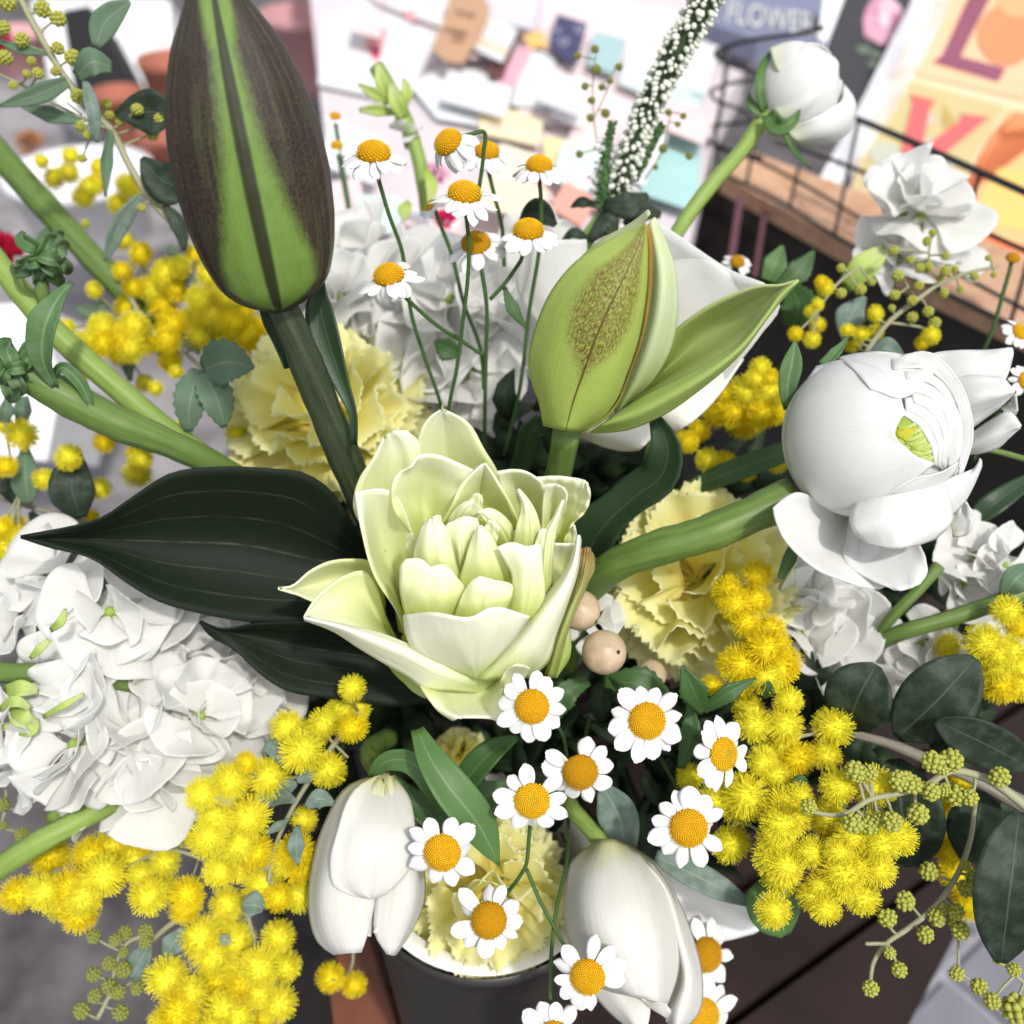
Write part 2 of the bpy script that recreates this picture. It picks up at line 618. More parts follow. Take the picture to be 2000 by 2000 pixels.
M_FILL = leaf_mat("deep foliage", (0.012, 0.024, 0.010), (0.05, 0.08, 0.03), 0.5, 0.2, 0.05, 0.5, vw=0.02)
M_GLOSSLEAF = leaf_mat("glossy lily leaf", (0.020, 0.042, 0.018), (0.10, 0.15, 0.06), 0.36, 0.35, 0.06, 0.5, ribs=0, vw=0.01)  # plain dark green leaf colour
M_LSTEM = stem_mat("lily stalk", (0.020, 0.030, 0.012), (0.075, 0.10, 0.055), 0.5)
M_GSTEM = stem_mat("green stalk", (0.20, 0.31, 0.06), (0.30, 0.42, 0.11), 0.45, 0.1)
M_MSTEM = stem_mat("mid green stalk", (0.085, 0.155, 0.03), (0.17, 0.26, 0.07), 0.45, 0.08)
M_DSTEM = stem_mat("daisy stalk", (0.035, 0.085, 0.02), (0.06, 0.12, 0.03), 0.5)
M_MIMSTEM = stem_mat("mimosa stalk", (0.26, 0.26, 0.15), (0.40, 0.40, 0.26), 0.6)
M_WOODY = stem_mat("woody twig", (0.17, 0.15, 0.11), (0.33, 0.31, 0.26), 0.7)
M_PUFF = plain("mimosa yellow", (0.94, 0.84, 0.03), 0.9, 0.02, 0.05, 600, 0.22, 0, (0.97, 0.90, 0.08))
M_PUFFD = plain("mimosa amber", (0.93, 0.75, 0.018), 0.9, 0.02, 0.06, 600, 0.22, 0, (0.95, 0.80, 0.03))
M_BUD = plain("mimosa bud", (0.36, 0.38, 0.055), 0.65, 0.2, 0.25, 900, 0.1, 0.1, (0.50, 0.50, 0.11))
M_BUDG = plain("mimosa green bud", (0.20, 0.23, 0.045), 0.65, 0.2, 0.25, 900, 0.1, 0.1, (0.32, 0.33, 0.09))
M_BERRY = plain("snowberry", (0.46, 0.33, 0.20), 0.38, 0.38, 0.10, 130, 0.2, 0.14, (0.64, 0.51, 0.35))
M_DARK = plain("dark calyx", (0.03, 0.02, 0.01), 0.7)
M_SEPAL = leaf_mat("downy sepal", (0.055, 0.115, 0.04), (0.25, 0.33, 0.18), 0.65, 0.2, 0.1, 0.7, bloom=(0.13, 0.20, 0.10), vw=0.03)
M_LGREEN = petal_mat("pale green sepal", (0.30, 0.42, 0.08), (0.42, 0.53, 0.15), 0.5, 0.2, 0.5, 0.3, (0.55, 0.60, 0.30))

def disc_mat(name, c_in, c_out, dark):
    m, b, tr = base_mat(name, 0.6, 0.2, 0.08)
    t = N(m, "ShaderNodeTexCoord")
    ln = N(m, "ShaderNodeVectorMath", operation='LENGTH')
    m.node_tree.links.new(t.outputs["Object"], ln.inputs[0])
    col = ramp(m, [(0.0, c_in), (0.25, c_in), (0.65, c_out), (1.0, c_out)], ln.outputs["Value"])
    nz = noise(m, 9.0, t.outputs["Object"], 4)
    col = mixc(m, ramp(m, [(0.45, (0,)), (0.8, (0.8,))], nz), col, dark)
    setcol(m, b, tr, col)
    return m

M_DISCG = plain("daisy disc gap shade", (0.42, 0.20, 0.004), 0.8, 0.05, 0.1, 300)  # darker base colour paints the shade between the florets
M_DISC = disc_mat("daisy disc", (0.76, 0.58, 0.03), (0.76, 0.45, 0.012), (0.60, 0.30, 0.004))
M_DISCY = disc_mat("young daisy disc", (0.50, 0.52, 0.05), (0.78, 0.50, 0.012), (0.66, 0.36, 0.006))
M_DISCB = disc_mat("old daisy disc", (0.40, 0.24, 0.012), (0.55, 0.29, 0.008), (0.22, 0.13, 0.01))

def lilybud_mat(name, green, dgreen, brown, brown2, wedge, rib, inside=False):
    """u runs across one tepal, v from stalk to tip"""
    m, b, tr = base_mat(name, 0.40, 0.36, 0.0)
    t, u, v = uvxy(m)
    off = math_(m, 'ABSOLUTE', math_(m, 'SUBTRACT', u, 0.5))
    jag = noise(m, 1.0, scaled(m, t.outputs["UV"], 26, 40), 5, 0.7)
    jag2 = noise(m, 1.0, scaled(m, t.outputs["UV"], 90, 160), 3, 0.7)
    wd = ramp(m, [(p, (w,)) for p, w in wedge], v)
    e = math_(m, 'SUBTRACT', off, wd)
    e = math_(m, 'ADD', e, math_(m, 'MULTIPLY', math_(m, 'SUBTRACT', jag, 0.5), 0.09))
    e = math_(m, 'ADD', e, math_(m, 'MULTIPLY', math_(m, 'SUBTRACT', jag2, 0.5), 0.10))
    mask = ramp(m, [(0.465, (0,)), (0.56, (1,))], math_(m, 'ADD', e, 0.5))
    if inside:
        mask = math_(m, 'SUBTRACT', 1.0, ramp(m, [(0.42, (0,)), (0.53, (1,))], math_(m, 'ADD', e, 0.5)))
        spots = noise(m, 1.0, scaled(m, t.outputs["UV"], 75, 48), 4, 0.8)
        mask = math_(m, 'MULTIPLY', mask, ramp(m, [(0.42, (0.12,)), (0.54, (1,))], spots))
    fine = noise(m, 1.0, scaled(m, t.outputs["UV"], 62, 105), 4, 0.85)
    streak = noise(m, 1.0, scaled(m, t.outputs["UV"], 40, 3), 4, 0.6)
    bc = mixc(m, ramp(m, [(0.44, (0,)), (0.60, (1,))], fine), brown, brown2)
    bc = mixc(m, ramp(m, [(0.5, (0,)), (0.8, (0.7,))], streak), bc, tuple(0.5 * (x + y) for x, y in zip(brown2, dgreen)))
    gc = mixc(m, noise(m, 1.0, scaled(m, t.outputs["UV"], 22, 30), 4), green, dgreen)
    col = mixc(m, mask, gc, bc)
    rl = ramp(m, [(0.0, (1,)), (rib, (1,)), (rib * 1.7, (0,))], off)
    col = mixc(m, math_(m, 'MULTIPLY', rl, 0.9), col, tuple(x * 0.8 for x in brown))
    setcol(m, b, tr, col)
    h = math_(m, 'ADD', math_(m, 'MULTIPLY', fine, 0.7), streak)
    bump(m, b, h, 0.45, 0.0008)
    return m

M_BUD1 = lilybud_mat("closed lily bud skin", (0.155, 0.255, 0.05), (0.105, 0.185, 0.032), (0.013, 0.0065, 0.0065), (0.062, 0.040, 0.026),
                     [(0.0, 0.0), (0.02, 0.04), (0.045, 0.22), (0.09, 0.37), (0.15, 0.33), (0.235, 0.23), (0.35, 0.155), (0.48, 0.10), (0.7, 0.08), (0.83, 0.22)], 0.03)
M_BUD2 = lilybud_mat("opening lily bud skin", (0.40, 0.50, 0.12), (0.32, 0.43, 0.075), (0.09, 0.040, 0.010), (0.22, 0.135, 0.035),
                     [(0.0, 0.0), (0.2, 0.0), (0.3, 0.08), (0.42, 0.22), (0.55, 0.29), (0.72, 0.30), (0.88, 0.22), (1.0, 0.15)], 0.006, True)
M_SEAM = petal_mat("brown tepal seam", (0.30, 0.36, 0.07), (0.22, 0.14, 0.035), 0.3, 0.05, 0.6, 0.4, (0.30, 0.16, 0.03))
M_BUD2B = petal_mat("opening lily inner tepal", (0.36, 0.45, 0.11), (0.55, 0.63, 0.27), 0.35, 0.2, 0.5, 0.15, (0.62, 0.67, 0.42))
M_BUD2C = petal_mat("opening lily hollow tepal", (0.30, 0.41, 0.07), (0.52, 0.60, 0.24), 0.5, 0.3, 0.7, 0.3, (0.66, 0.70, 0.40))
# ------------------------------------------------------------------ flower makers
RNG = random.Random(11)

def mesh_from(fn, name, mat):
    mb = MB()
    fn(mb)
    return mb.mesh(name, mat)

# --- daisies
def ray_grid(L, W, notch, cup, seed):
    r = random.Random(seed)
    nv, nu = 10, 7
    g = np.zeros((nv, nu, 3))
    tw = r.uniform(-0.12, 0.12)
    for j in range(nv):
        t = math.sin(j / (nv - 1) * math.pi / 2)
        w = W * (0.36 + 0.64 * math.sin(math.pi * min(0.10 + t * 0.66, 0.5)))
        if t > 0.55:
            w *= math.sqrt(max(0.05, 1 - ((t - 0.55) / 0.45) ** 2 * 0.80))
        for i in range(nu):
            q = i / (nu - 1) * 2 - 1
            end = L * (1 - notch * (1 - abs(abs(q) - 0.5) * 2) * 0.0 - 0.10 * q * q * t)
            y = t * end
            if t > 0.9:
                y -= notch * L * (0.5 + 0.5 * math.cos(q * 9.4))
            z = cup * q * q * W - 0.10 * L * t * t + 0.018 * math.cos(q * 9.0) * W + tw * q * W * t
            g[j, i] = (q * w / 2, y, z)
    return g

RAYS = []
for k in range(6):
    mb = MB()
    mb.sheet(ray_grid(1.28 + 0.06 * (k % 3), 1.0 - 0.08 * (k % 3), 0.02 + 0.012 * (k % 4), [-0.12, 0.1, -0.2, 0.05, -0.05, 0.14][k], k), 0.022)
    RAYS.append(mb.mesh("ray", M_DAISY))

def disc_mesh(h, mat, n=250, seed=0, dip=0.06):
    mb = MB()
    prof = []
    for k in range(9):
        a = k / 8 * math.pi / 2
        rr = math.sin(a)
        prof.append((max(rr, 0.001) * 0.97, h * math.cos(a) - dip * math.exp(-(rr / 0.22) ** 2) - 0.03))
    prof.append((0.9, -0.14))
    mb.lathe(prof[::-1], 24)
    r = random.Random(seed)
    for k in range(n):
        rr = math.sqrt((k + 0.5) / n)
        a = k * 2.39996
        z = h * math.sqrt(max(0, 1 - rr * rr)) - dip * math.exp(-(rr / 0.22) ** 2)
        nrm = Vector((rr * math.cos(a) * h, rr * math.sin(a) * h, math.sqrt(max(0.02, 1 - rr * rr))))
        nrm = Vector((rr * math.cos(a), rr * math.sin(a), max(0.12, z / max(h, 0.01)))).normalized()
        br = 0.056 * (0.72 + 0.35 * rr) * r.uniform(0.85, 1.15)
        c = Vector((rr * math.cos(a), rr * math.sin(a), z)) + nrm * 0.004
        m = np.array(frame((0, 0, 0), nrm, (0.2, 0.9, 0.3)).to_3x3())
        V = np.array([(math.cos(b), math.sin(b), 0) for b in np.linspace(0, 2 * math.pi, 5, endpoint=False)] + [(0.5 * math.cos(b), 0.5 * math.sin(b), 0.85) for b in np.linspace(0.6, 2 * math.pi + 0.6, 3, endpoint=False)]) * br
        V = V @ m.T + np.array(c)
        mb.add(V, [(0, 1, 5), (1, 2, 6), (1, 6, 5), (2, 3, 6), (3, 4, 7), (3, 7, 6), (4, 0, 5), (4, 5, 7), (5, 6, 7)])
    me = mb.mesh("disc", mat)
    me.materials.append(M_DISCG)
    nb = 24 * (len(prof) - 1)
    me.polygons.foreach_set("material_index", [1 if i < nb else 0 for i in range(len(me.polygons))])
    return me

DISC_FLAT = disc_mesh(0.42, M_DISC, 260, 1, 0.10)
DISC_YOUNG = disc_mesh(0.36, M_DISCY, 230, 5, 0.16)
DISC_MID = disc_mesh(0.55, M_DISC, 215, 6, 0.03)
DISC_DOME = disc_mesh(0.80, M_DISC, 260, 2, 0.0)
DISC_OLD = disc_mesh(0.72, M_DISCB, 260, 3, 0.0)

def cal_mesh():
    mb = MB()
    mb.lathe([(0.06, -0.62), (0.16, -0.6), (0.5, -0.45), (0.82, -0.2), (0.86, -0.1)], 14)
    for k in range(14):
        a = k / 14 * 6.283
        g = np.zeros((4, 3, 3))
        for j in range(4):
            for i in range(3):
                t = j / 3
                rr = 0.45 + 0.5 * t
                aa = a + (i - 1) * 0.2 * (1 - t * 0.7)
                g[j, i] = (rr * math.cos(aa), rr * math.sin(aa), -0.47 + 0.36 * t + 0.02)
        mb.sheet(g, 0.03)
    return mb.mesh("calyx", M_DSTEM)
CALYX = cal_mesh()

DAISY_GROUP = "white chamomile daisies"
def daisy(u, v, d, r, face, label, n=11, droop=8, stem=None, disc=None, seed=0, gap=None, rlen=1.0, spin=0.0, name="daisy", stem_r=4.2):
    """r: disc radius in px; face: camera-space facing (x right, y up, z to viewer)"""
    s = px(r, d)
    m = frame(P(u, v, d), D(*face), D(0, 1, 0.05), s)
    t = thing(name, label, "daisy", None, DAISY_GROUP, m)
    inst("disc", disc or (DISC_FLAT, DISC_MID, DISC_FLAT)[seed % 3], t, m)
    inst("calyx", CALYX, t, m)
    rr = random.Random(seed * 7 + 3)
    spin += rr.uniform(0, 6.28) if gap is None else 0
    m = m @ Matrix.Diagonal((1, 1, 1, 1))
    for k in range(n):
        if rr.random() < 0.035 and gap is None:
            continue
        a = 2 * math.pi * (k + rr.uniform(-0.22, 0.22)) / n + spin
        if gap and gap[0] < (math.degrees(a) % 360) < gap[1]:
            continue
        dr = math.radians(droop + rr.uniform(-13, 16))
        if rr.random() < .09:
            dr += math.radians(rr.uniform(25, 55))
        sc = rr.uniform(0.84, 1.12) * rlen
        pm = m @ Rot(a - math.pi / 2, 'Z') @ Matrix.Translation((0, 0.80, -0.06 + 0.025 * (k % 2))) @ Rot(-dr, 'X') @ Rot(rr.uniform(-0.2, 0.2), 'Y')
        inst("petal", RAYS[rr.randrange(6)], t, pm @ Matrix.Diagonal((sc * rr.uniform(0.9, 1.12), sc, sc, 1)))
    if stem:
        mb = MB()
        back = P(u, v, d) - np.array(D(*face)) * s * 0.5
        pts = [spl(stem, 6 * len(stem))]
        W_ = PA(pts[0])
        Wp = np.concatenate(([back], W_[1:] if len(W_) > 1 else W_))
        rad = np.full(len(Wp), px(stem_r, d))
        mb.tube(Wp, rad, 7)
        part("stem", mb, M_DSTEM, t)
    return t

# --- mimosa
def puff_mesh(mat, seed, n=680):
    r = random.Random(seed)
    mb = MB()
    mb.ball((0, 0, 0), 0.62, 12, 8)
    for k in range(n):
        z = 1 - 2 * (k + 0.5) / n
        a = k * 2.39996 + r.uniform(-0.2, 0.2)
        q = math.sqrt(max(0, 1 - z * z))
        d = Vector((q * math.cos(a), q * math.sin(a), z)) + Vector((r.uniform(-.14, .14), r.uniform(-.14, .14), r.uniform(-.14, .14)))
        d.normalize()
        L = r.uniform(0.74, 1.06)
        m = np.array(frame((0, 0, 0), d, (0.3, 0.2, 0.9)).to_3x3())
        w = 0.016
        V = [(w * math.cos(b), w * math.sin(b), 0.45) for b in (0, 2.1, 4.2)] + [(w * .8 * math.cos(b), w * .8 * math.sin(b), L) for b in (0, 2.1, 4.2)]
        g = 0.032
        V += [(g, 0, L), (-g * .5, g * .87, L), (-g * .5, -g * .87, L), (0, 0, L + g), (0, 0, L - g)]
        V = np.array(V) @ m.T
        mb.add(V, [(0, 1, 4, 3), (1, 2, 5, 4), (2, 0, 3, 5), (6, 7, 9), (7, 8, 9), (8, 6, 9), (7, 6, 10), (8, 7, 10), (6, 8, 10)])
    return mb.mesh("flower_head", mat)

PUFFS = [puff_mesh(M_PUFF, k) for k in range(3)]
PUFFSD = [puff_mesh(M_PUFFD, k + 9) for k in range(2)]

def bud_mesh(mat, seed):
    mb = MB()
    r = random.Random(seed)
    mb.ball((0, 0, 0), 0.70, 8, 6)
    n = 30
    for k in range(n):
        z = 1 - 2 * (k + 0.5) / n
        a = k * 2.39996
        q = math.sqrt(1 - z * z)
        d = np.array((q * math.cos(a), q * math.sin(a), z))
        mb.ball(d * 0.74, 0.25 * r.uniform(0.85, 1.15), 6, 5)
    return mb.mesh("bud", mat)
BUDS = [bud_mesh(M_BUD, 1), bud_mesh(M_BUD, 2)]
BUDSG = [bud_mesh(M_BUDG, 3), bud_mesh(M_BUDG, 4)]

MIM_GROUP = "mimosa sprigs in the bouquet"
def rnd_rot(r):
    return Matrix.Rotation(r.uniform(0, 6.28), 4, Vector((r.uniform(-1, 1), r.uniform(-1, 1), r.uniform(-1, 1.01))).normalized())

def sprig(label, heads, depth, slope=(0, 0), stems=(), leaves=(), buds=(), amber=0.15, seed=0, cat="mimosa sprig", jit=0.012, mleaf=None,
          rpx=4.0, budmat=None, mstem=None, org=(0, 0), f=1.0, name="mimosa_sprig", group=MIM_GROUP):
    """heads: (x, y, r[, dd]) in zoom coordinates org + f*(x, y); leaves: (spine, widths, roll)"""
    r = random.Random(seed + 50)
    cx = np.mean([h[0] for h in (list(heads) or list(buds))]) * f + org[0]
    cy = np.mean([h[1] for h in (list(heads) or list(buds))]) * f + org[1]

    def dep(u, v):
        return depth + slope[0] * (u - cx) / 100 + slope[1] * (v - cy) / 100
    t = thing(name, label, cat, P(cx, cy, dep(cx, cy) + 0.02), group)
    twigs = MB()
    anchor = None
    if stems:
        for st, rr in stems:
            pts = [(a[0], a[1], dep(a[0], a[1]) + 0.004 + (a[2] if len(a) > 2 else 0)) for a in st]
            stemP(twigs, pts, rr, 6)
    allst = np.concatenate([np.array([(a[0], a[1]) for a in spl([(q[0], q[1], 0) for q in st], 24)]) for st, _ in stems]) if stems else None
    for kind_, lst in (("flower_head", heads), ("bud", buds)):
        for h in lst:
            u, v, R = h[0] * f + org[0], h[1] * f + org[1], h[2] * f
            d = dep(u, v) + r.uniform(-jit, jit) * (1 if kind_ == "flower_head" else 0.3) + (h[3] if len(h) > 3 else 0)
            if kind_ == "flower_head":
                me = r.choice(PUFFSD) if r.random() < amber else r.choice(PUFFS)
            else:
                me = r.choice(budmat or BUDS)
            s = px(R, d) * r.uniform(0.96, 1.1) * (1.06 if kind_ == 'flower_head' else 1.0)
            m = Matrix.Translation(Vector(P(u, v, d))) @ rnd_rot(r) @ Matrix.Diagonal((s, s, s * r.uniform(0.88, 1.0), 1))
            inst(kind_, me, t, m)
            if allst is not None:
                dd = np.linalg.norm(allst - np.array((u, v)), axis=1)
                k = int(dd.argmin())
                if dd[k] < 130:
                    a = allst[k]
                    mid = ((u + a[0]) / 2 + r.uniform(-5, 5), (v + a[1]) / 2 + r.uniform(-5, 5))
                    stemP(twigs, [(a[0], a[1], dep(*a) + 0.004), (mid[0], mid[1], (d + dep(*a)) / 2 + 0.003), (u, v, d)], rpx * 0.6, 5, 6)
    if twigs.n:
        part("twig", twigs, mstem or M_MIMSTEM, t)
    for k, lf in enumerate(leaves):
        mb = MB()
        sp = [(a[0], a[1], dep(a[0], a[1]) + (a[2] if len(a) > 2 else 0)) for a in lf[0]]
        leafS(mb, sp, lf[1], lf[2] if len(lf) > 2 else RNG.uniform(-25, 25), 0.22, seed=k)
        part("leaf", mb, (lf[3] if len(lf) > 3 else None) or mleaf or M_GREY, t)
    return t

# --- ruffled petals
def fan_petal(L, W, ruffle, waves, serr, cup, seed, nv=9, nu=15, narrow=0.16):
    r = random.Random(seed)
    g = np.zeros((nv, nu, 3))
    p1, p2, p3 = r.uniform(0, 6), r.uniform(0, 6), r.uniform(0, 6)
    for j in range(nv):
        t = j / (nv - 1)
        w = W * (narrow + (1 - narrow) * math.sin(min(1.0, t * 1.15) * math.pi / 2) ** 1.3)
        for i in range(nu):
            q = i / (nu - 1) * 2 - 1
            a = q * w / L * 0.62
            rad = L * t * (1 - 0.16 * q * q) * (1 + 0.035 * math.sin(q * 5 + p3) * t)
            if j == nv - 1 and serr:
                rad *= 1 - serr * (i % 2) + r.uniform(-serr, serr) * 0.35
            x = rad * math.sin(a)
            y = rad * math.cos(a)
            z = ruffle * L * t * t * (math.sin(q * waves + p1) + 0.5 * math.sin(q * waves * 2.1 + p2 + t * 2)) + cup * L * (t * t * 0.5 + q * q * t * 0.25)
            g[j, i] = (x, y, z)
    return g

def petal_set(name, mat, specs, thick, nv=9, nu=15):
    out = []
    for k, sp in enumerate(specs):
        mb = MB()
        mb.sheet(fan_petal(*sp, seed=k * 3 + 1, nv=nv, nu=nu), thick)
        out.append(mb.mesh(name, mat))
    return out

CARN_P = petal_set("carnation_petal", M_CARN, [(1, 1.15, 0.09, 5, 0.05, 0.25), (1, 1.0, 0.12, 6, 0.06, 0.05), (1, 1.25, 0.08, 5, 0.05, 0.4), (1, 1.05, 0.14, 4.5, 0.06, 0.15), (1, 1.2, 0.10, 7, 0.05, 0.3)], 0.012, 12, 33)
STOCK_P = petal_set("stock_petal", M_STOCK, [(1, 1.25, 0.08, 2.2, 0.0, 0.1), (1, 1.45, 0.12, 2.8, 0.01, 0.3), (1, 1.2, 0.15, 2.4, 0.0, -0.1), (1, 1.5, 0.10, 3.4, 0.01, 0.4), (1, 1.3, 0.16, 3.0, 0.0, 0.2), (1, 1.15, 0.08, 2.0, 0.0, -0.25), (1, 1.4, 0.18, 3.2, 0.01, 0.55)], 0.005, 14, 25)

def ruffled(t, c, R, axis, meshes, n, spread=95, seed=0, inner=0.25, lift=0.35):
    """n petals spreading from c about axis; the middle ones stand up, the outer lie open"""
    r = random.Random(seed)
    ax = Vector(axis)
    fr = frame(c, ax, (0.1, 0.3, 0.9))
    for k in range(n):
        q = math.sqrt((k + 0.5) / n)
        el = math.radians(spread) * q * r.uniform(0.9, 1.08)          # angle from the axis
        az = k * 2.39996 + r.uniform(-0.35, 0.35)
        out = fr.to_3x3() @ Vector((math.sin(el) * math.cos(az), math.sin(el) * math.sin(az), math.cos(el)))
        up = fr.to_3x3() @ Vector((-math.cos(el) * math.cos(az), -math.cos(el) * math.sin(az), math.sin(el)))
        up = Matrix.Rotation(r.uniform(-0.7, 0.7) * (1.3 - q), 3, out) @ up
        s = R * (0.82 + 0.22 * q) * r.uniform(0.88, 1.1)
        m = frame(Vector(c) - out * s * 0.04 + out * R * inner * (1 - q) * 0.3, up, out, s)
        m = m @ Rot(-lift * q * r.uniform(0.2, 1.0), 'X')
        inst("petal", meshes[r.randrange(len(meshes))], t, m)

def floret(t, u, v, d, r_, face, seed, n=8, small=False):
    """one stock blossom: a green heart with petals around it"""
    R = px(r_, d) * 1.28
    c = P(u, v, d + 0.006)
    mb = MB()
    f = D(*face)
    mb.tube([c - np.array(f) * R * 0.9, c - np.array(f) * R * 0.3, c], [R * 0.07, R * 0.13, R * 0.10], 8)
    mb.ball(c + np.array(f) * R * 0.05, R * 0.09, 8, 6)
    o = part("floret", mb, M_LGREEN, t)
    rr = random.Random(seed + 900)
    fr = frame(c, f, (0.2, 0.4, 0.9))
    for k in range(n):
        ring = 0 if k < n * 0.55 else 1
        el = math.radians((84 if ring == 0 else 48) + rr.uniform(-15, 14))
        az = 2 * math.pi * k / (n * 0.55 if ring == 0 else n * 0.45) + rr.uniform(-0.35, 0.35) + ring * 0.6
        out = fr.to_3x3() @ Vector((math.sin(el) * math.cos(az), math.sin(el) * math.sin(az), math.cos(el)))
        up = fr.to_3x3() @ Vector((-math.cos(el) * math.cos(az), -math.cos(el) * math.sin(az), math.sin(el)))
        up = Matrix.Rotation(rr.uniform(-0.5, 0.5), 3, out) @ up
        s = R * (1.02 if ring == 0 else 0.78) * rr.uniform(0.85, 1.12)
        m = frame(Vector(c), up, out, s)
        inst("petal", STOCK_P[rr.randrange(7)], o, m)
    return o

def sphere_petal(mb, c, R, axis, xref, az, width, th0, th1, flare=0.0, wob=0.0, seed=0, nu=16, nv=14, thick=0.0006, dimple=0.0):
    fr = frame(c, axis, xref)
    r = random.Random(seed)
    p = r.uniform(0, 6)
    g = np.zeros((nv, nu, 3))
    for i in range(nu):
        q = i / (nu - 1) * 2 - 1
        a = math.radians(az + q * width / 2)
        edge = th0 + (th1 - th0) * 0.45 * abs(q) ** 2.6 + 3.0 * wob * math.sin(q * 4 + p)
        for j in range(nv):
            t = j / (nv - 1)
            th = math.radians(th1 + (edge - th1) * t)
            rad = R * (1 + flare * t ** 6 + wob * 0.02 * math.sin(q * 3 + p + t * 3) - 0.02 * abs(q) ** 4)
            rad *= 1 - dimple * math.exp(-(th / 0.55) ** 2)
            w = fr @ Vector((rad * math.sin(th) * math.cos(a), rad * math.sin(th) * math.sin(a), rad * math.cos(th)))
            g[j, i] = w
    mb.sheet(g, thick)
# ------------------------------------------------------------------ floor, crate, vase
M_FLOOR = plain("concrete floor", (0.070, 0.062, 0.064), 0.7, 0.3, 0.35, 16.0, 0, 0.3, (0.150, 0.138, 0.142))
M_TILE = plain("grey floor tile", (0.20, 0.20, 0.23), 0.45, 0.4, 0.12, 20)
M_GROUT = plain("pale joint", (0.36, 0.36, 0.40), 0.7)
M_BROWN = plain("dark brown board", (0.020, 0.010, 0.008), 0.45, 0.4, 0.4, 22)
M_COPPER = plain("red brown board", (0.20, 0.075, 0.04), 0.5, 0.35, 0.25, 25)
M_BLACKW = plain("black wood and voids", (0.012, 0.010, 0.009), 0.5, 0.3, 0.3, 25)  # also colours the slabs that stand for shaded voids
M_VASE = plain("dark grey bucket", (0.022, 0.020, 0.019), 0.42, 0.4, 0.2, 18)
M_LINER = plain("white liner", (0.82, 0.82, 0.82), 0.5, 0.3, 0.02, 30)

mb = MB()
gx = np.linspace(-30, 30, 3)
g = np.array([[(x, y, 0.0) for x in (-30, 0, 30)] for y in (-30, 10, 60)])
mb.add(g.reshape(-1, 3), [(0, 1, 4, 3), (1, 2, 5, 4), (3, 4, 7, 6), (4, 5, 8, 7)])
setting("floor", mb, M_FLOOR)

# paving tiles on the floor to the right
t0 = G(1900, 1960, 0.0)
mb = MB()
mb.prism([t0 + np.array(p) for p in ((-0.27, -0.5, 0.003), (0.9, -0.5, 0.003), (0.9, 0.75, 0.003), (-0.27, 0.75, 0.003))], (0, 0, 0.004))
floor_joint = setting("tiled_path", mb, M_GROUT)
PM[floor_joint] = Matrix.Identity(4)
tile_m = MB()
tile_m.prism([(-0.05, -0.032, 0), (0.05, -0.032, 0), (0.05, 0.032, 0), (-0.05, 0.032, 0)], (0, 0, 0.006))
tile_me = tile_m.mesh("tile", M_TILE, None, False)
for i in range(9):
    for j in range(13):
        x, y = -0.5 + i * 0.110 + (0.055 if j % 2 else 0), -0.45 + j * 0.074
        p = Vector(t0) + Rot(math.radians(38), 'Z') @ Vector((x, y, 0.008 + RNG.uniform(0, 0.0015)))
        if p.x < t0[0] - 0.21 or p.x > t0[0] + .8 or p.y < t0[1] - .42 or p.y > t0[1] + .65:
            continue
        inst("tile", tile_me, floor_joint, Matrix.Translation(p) @ Rot(math.radians(38) + RNG.uniform(-0.01, 0.01), 'Z'))

# vase: a dark bucket with a white liner
VC = np.array(P(950, 1686, 0.43))
VR = 0.050
vase = thing("vase", "dark grey bucket vase with white liner under the bouquet", "vase", VC - np.array((0, 0, 0.21)))
mv = Matrix.Translation(Vector(VC - np.array((0, 0, 0.21))))
mb = MB()
mb.lathe([(0.001, 0.001), (0.034, 0.0), (0.037, 0.004), (0.038, 0.03), (0.0483, 0.19), (VR, 0.205), (VR + 0.0015, 0.208), (VR - 0.001, 0.2095)], 64, mv)
part("bucket_wall", mb, M_VASE, vase)
mb = MB()
mb.lathe([(VR - 0.0018, 0.2105), (VR - 0.0085, 0.2115), (VR - 0.010, 0.207), (0.038, 0.15), (0.034, 0.06), (0.001, 0.058)], 64, mv)
part("liner", mb, M_LINER, vase)
ZB = VC[2] - 0.21

# crate under the vase
crate = thing("crate", "dark slatted wooden crate carrying the bucket vase", "crate", (VC[0], VC[1], 0))
zt = ZB - 0.001
c = np.array((VC[0] + 0.07, VC[1] - 0.01, zt - 0.018))
ang = math.radians(33)
e1 = np.array((math.cos(ang), math.sin(ang), 0))
e2 = np.array((-math.sin(ang), math.cos(ang), 0))
b0, b1 = G(1775, 2000, zt) - c, G(1880, 1800, zt) - c
b0, b1 = (np.dot(b0, e1), np.dot(b0, e2)), (np.dot(b1, e1), np.dot(b1, e2))
def xend(y):
    return float(np.clip(b0[0] + (b1[0] - b0[0]) * (y - b0[1]) / (b1[1] - b0[1]), -0.07, 0.55))
for k in range(13):
    w = 0.054
    o = (k - 4.4) * 0.060
    q = [c + e1 * x + e2 * (o + y) for x, y in ((-0.10, -w / 2), (xend(o - w / 2), -w / 2), (xend(o + w / 2), w / 2), (-0.10, w / 2))]
    mb = MB()
    mb.prism(q, (0, 0, 0.018 - 0.003 * (k % 2)))
    part("slat", mb, M_BROWN, crate, smooth=False)
mb = MB()
ys = np.linspace(-0.28, 0.52, 17)
q = [c + e1 * -0.085 + e2 * y for y in ys] + [c + e1 * (xend(y) - 0.012) + e2 * y for y in ys[::-1]]
mb.prism([p - np.array((0, 0, 0.004)) for p in q], (0, 0, -0.03))
part("slat_gap_shade", mb, M_BLACKW, crate, smooth=False)  # black sheet added so the gaps between slats look shaded
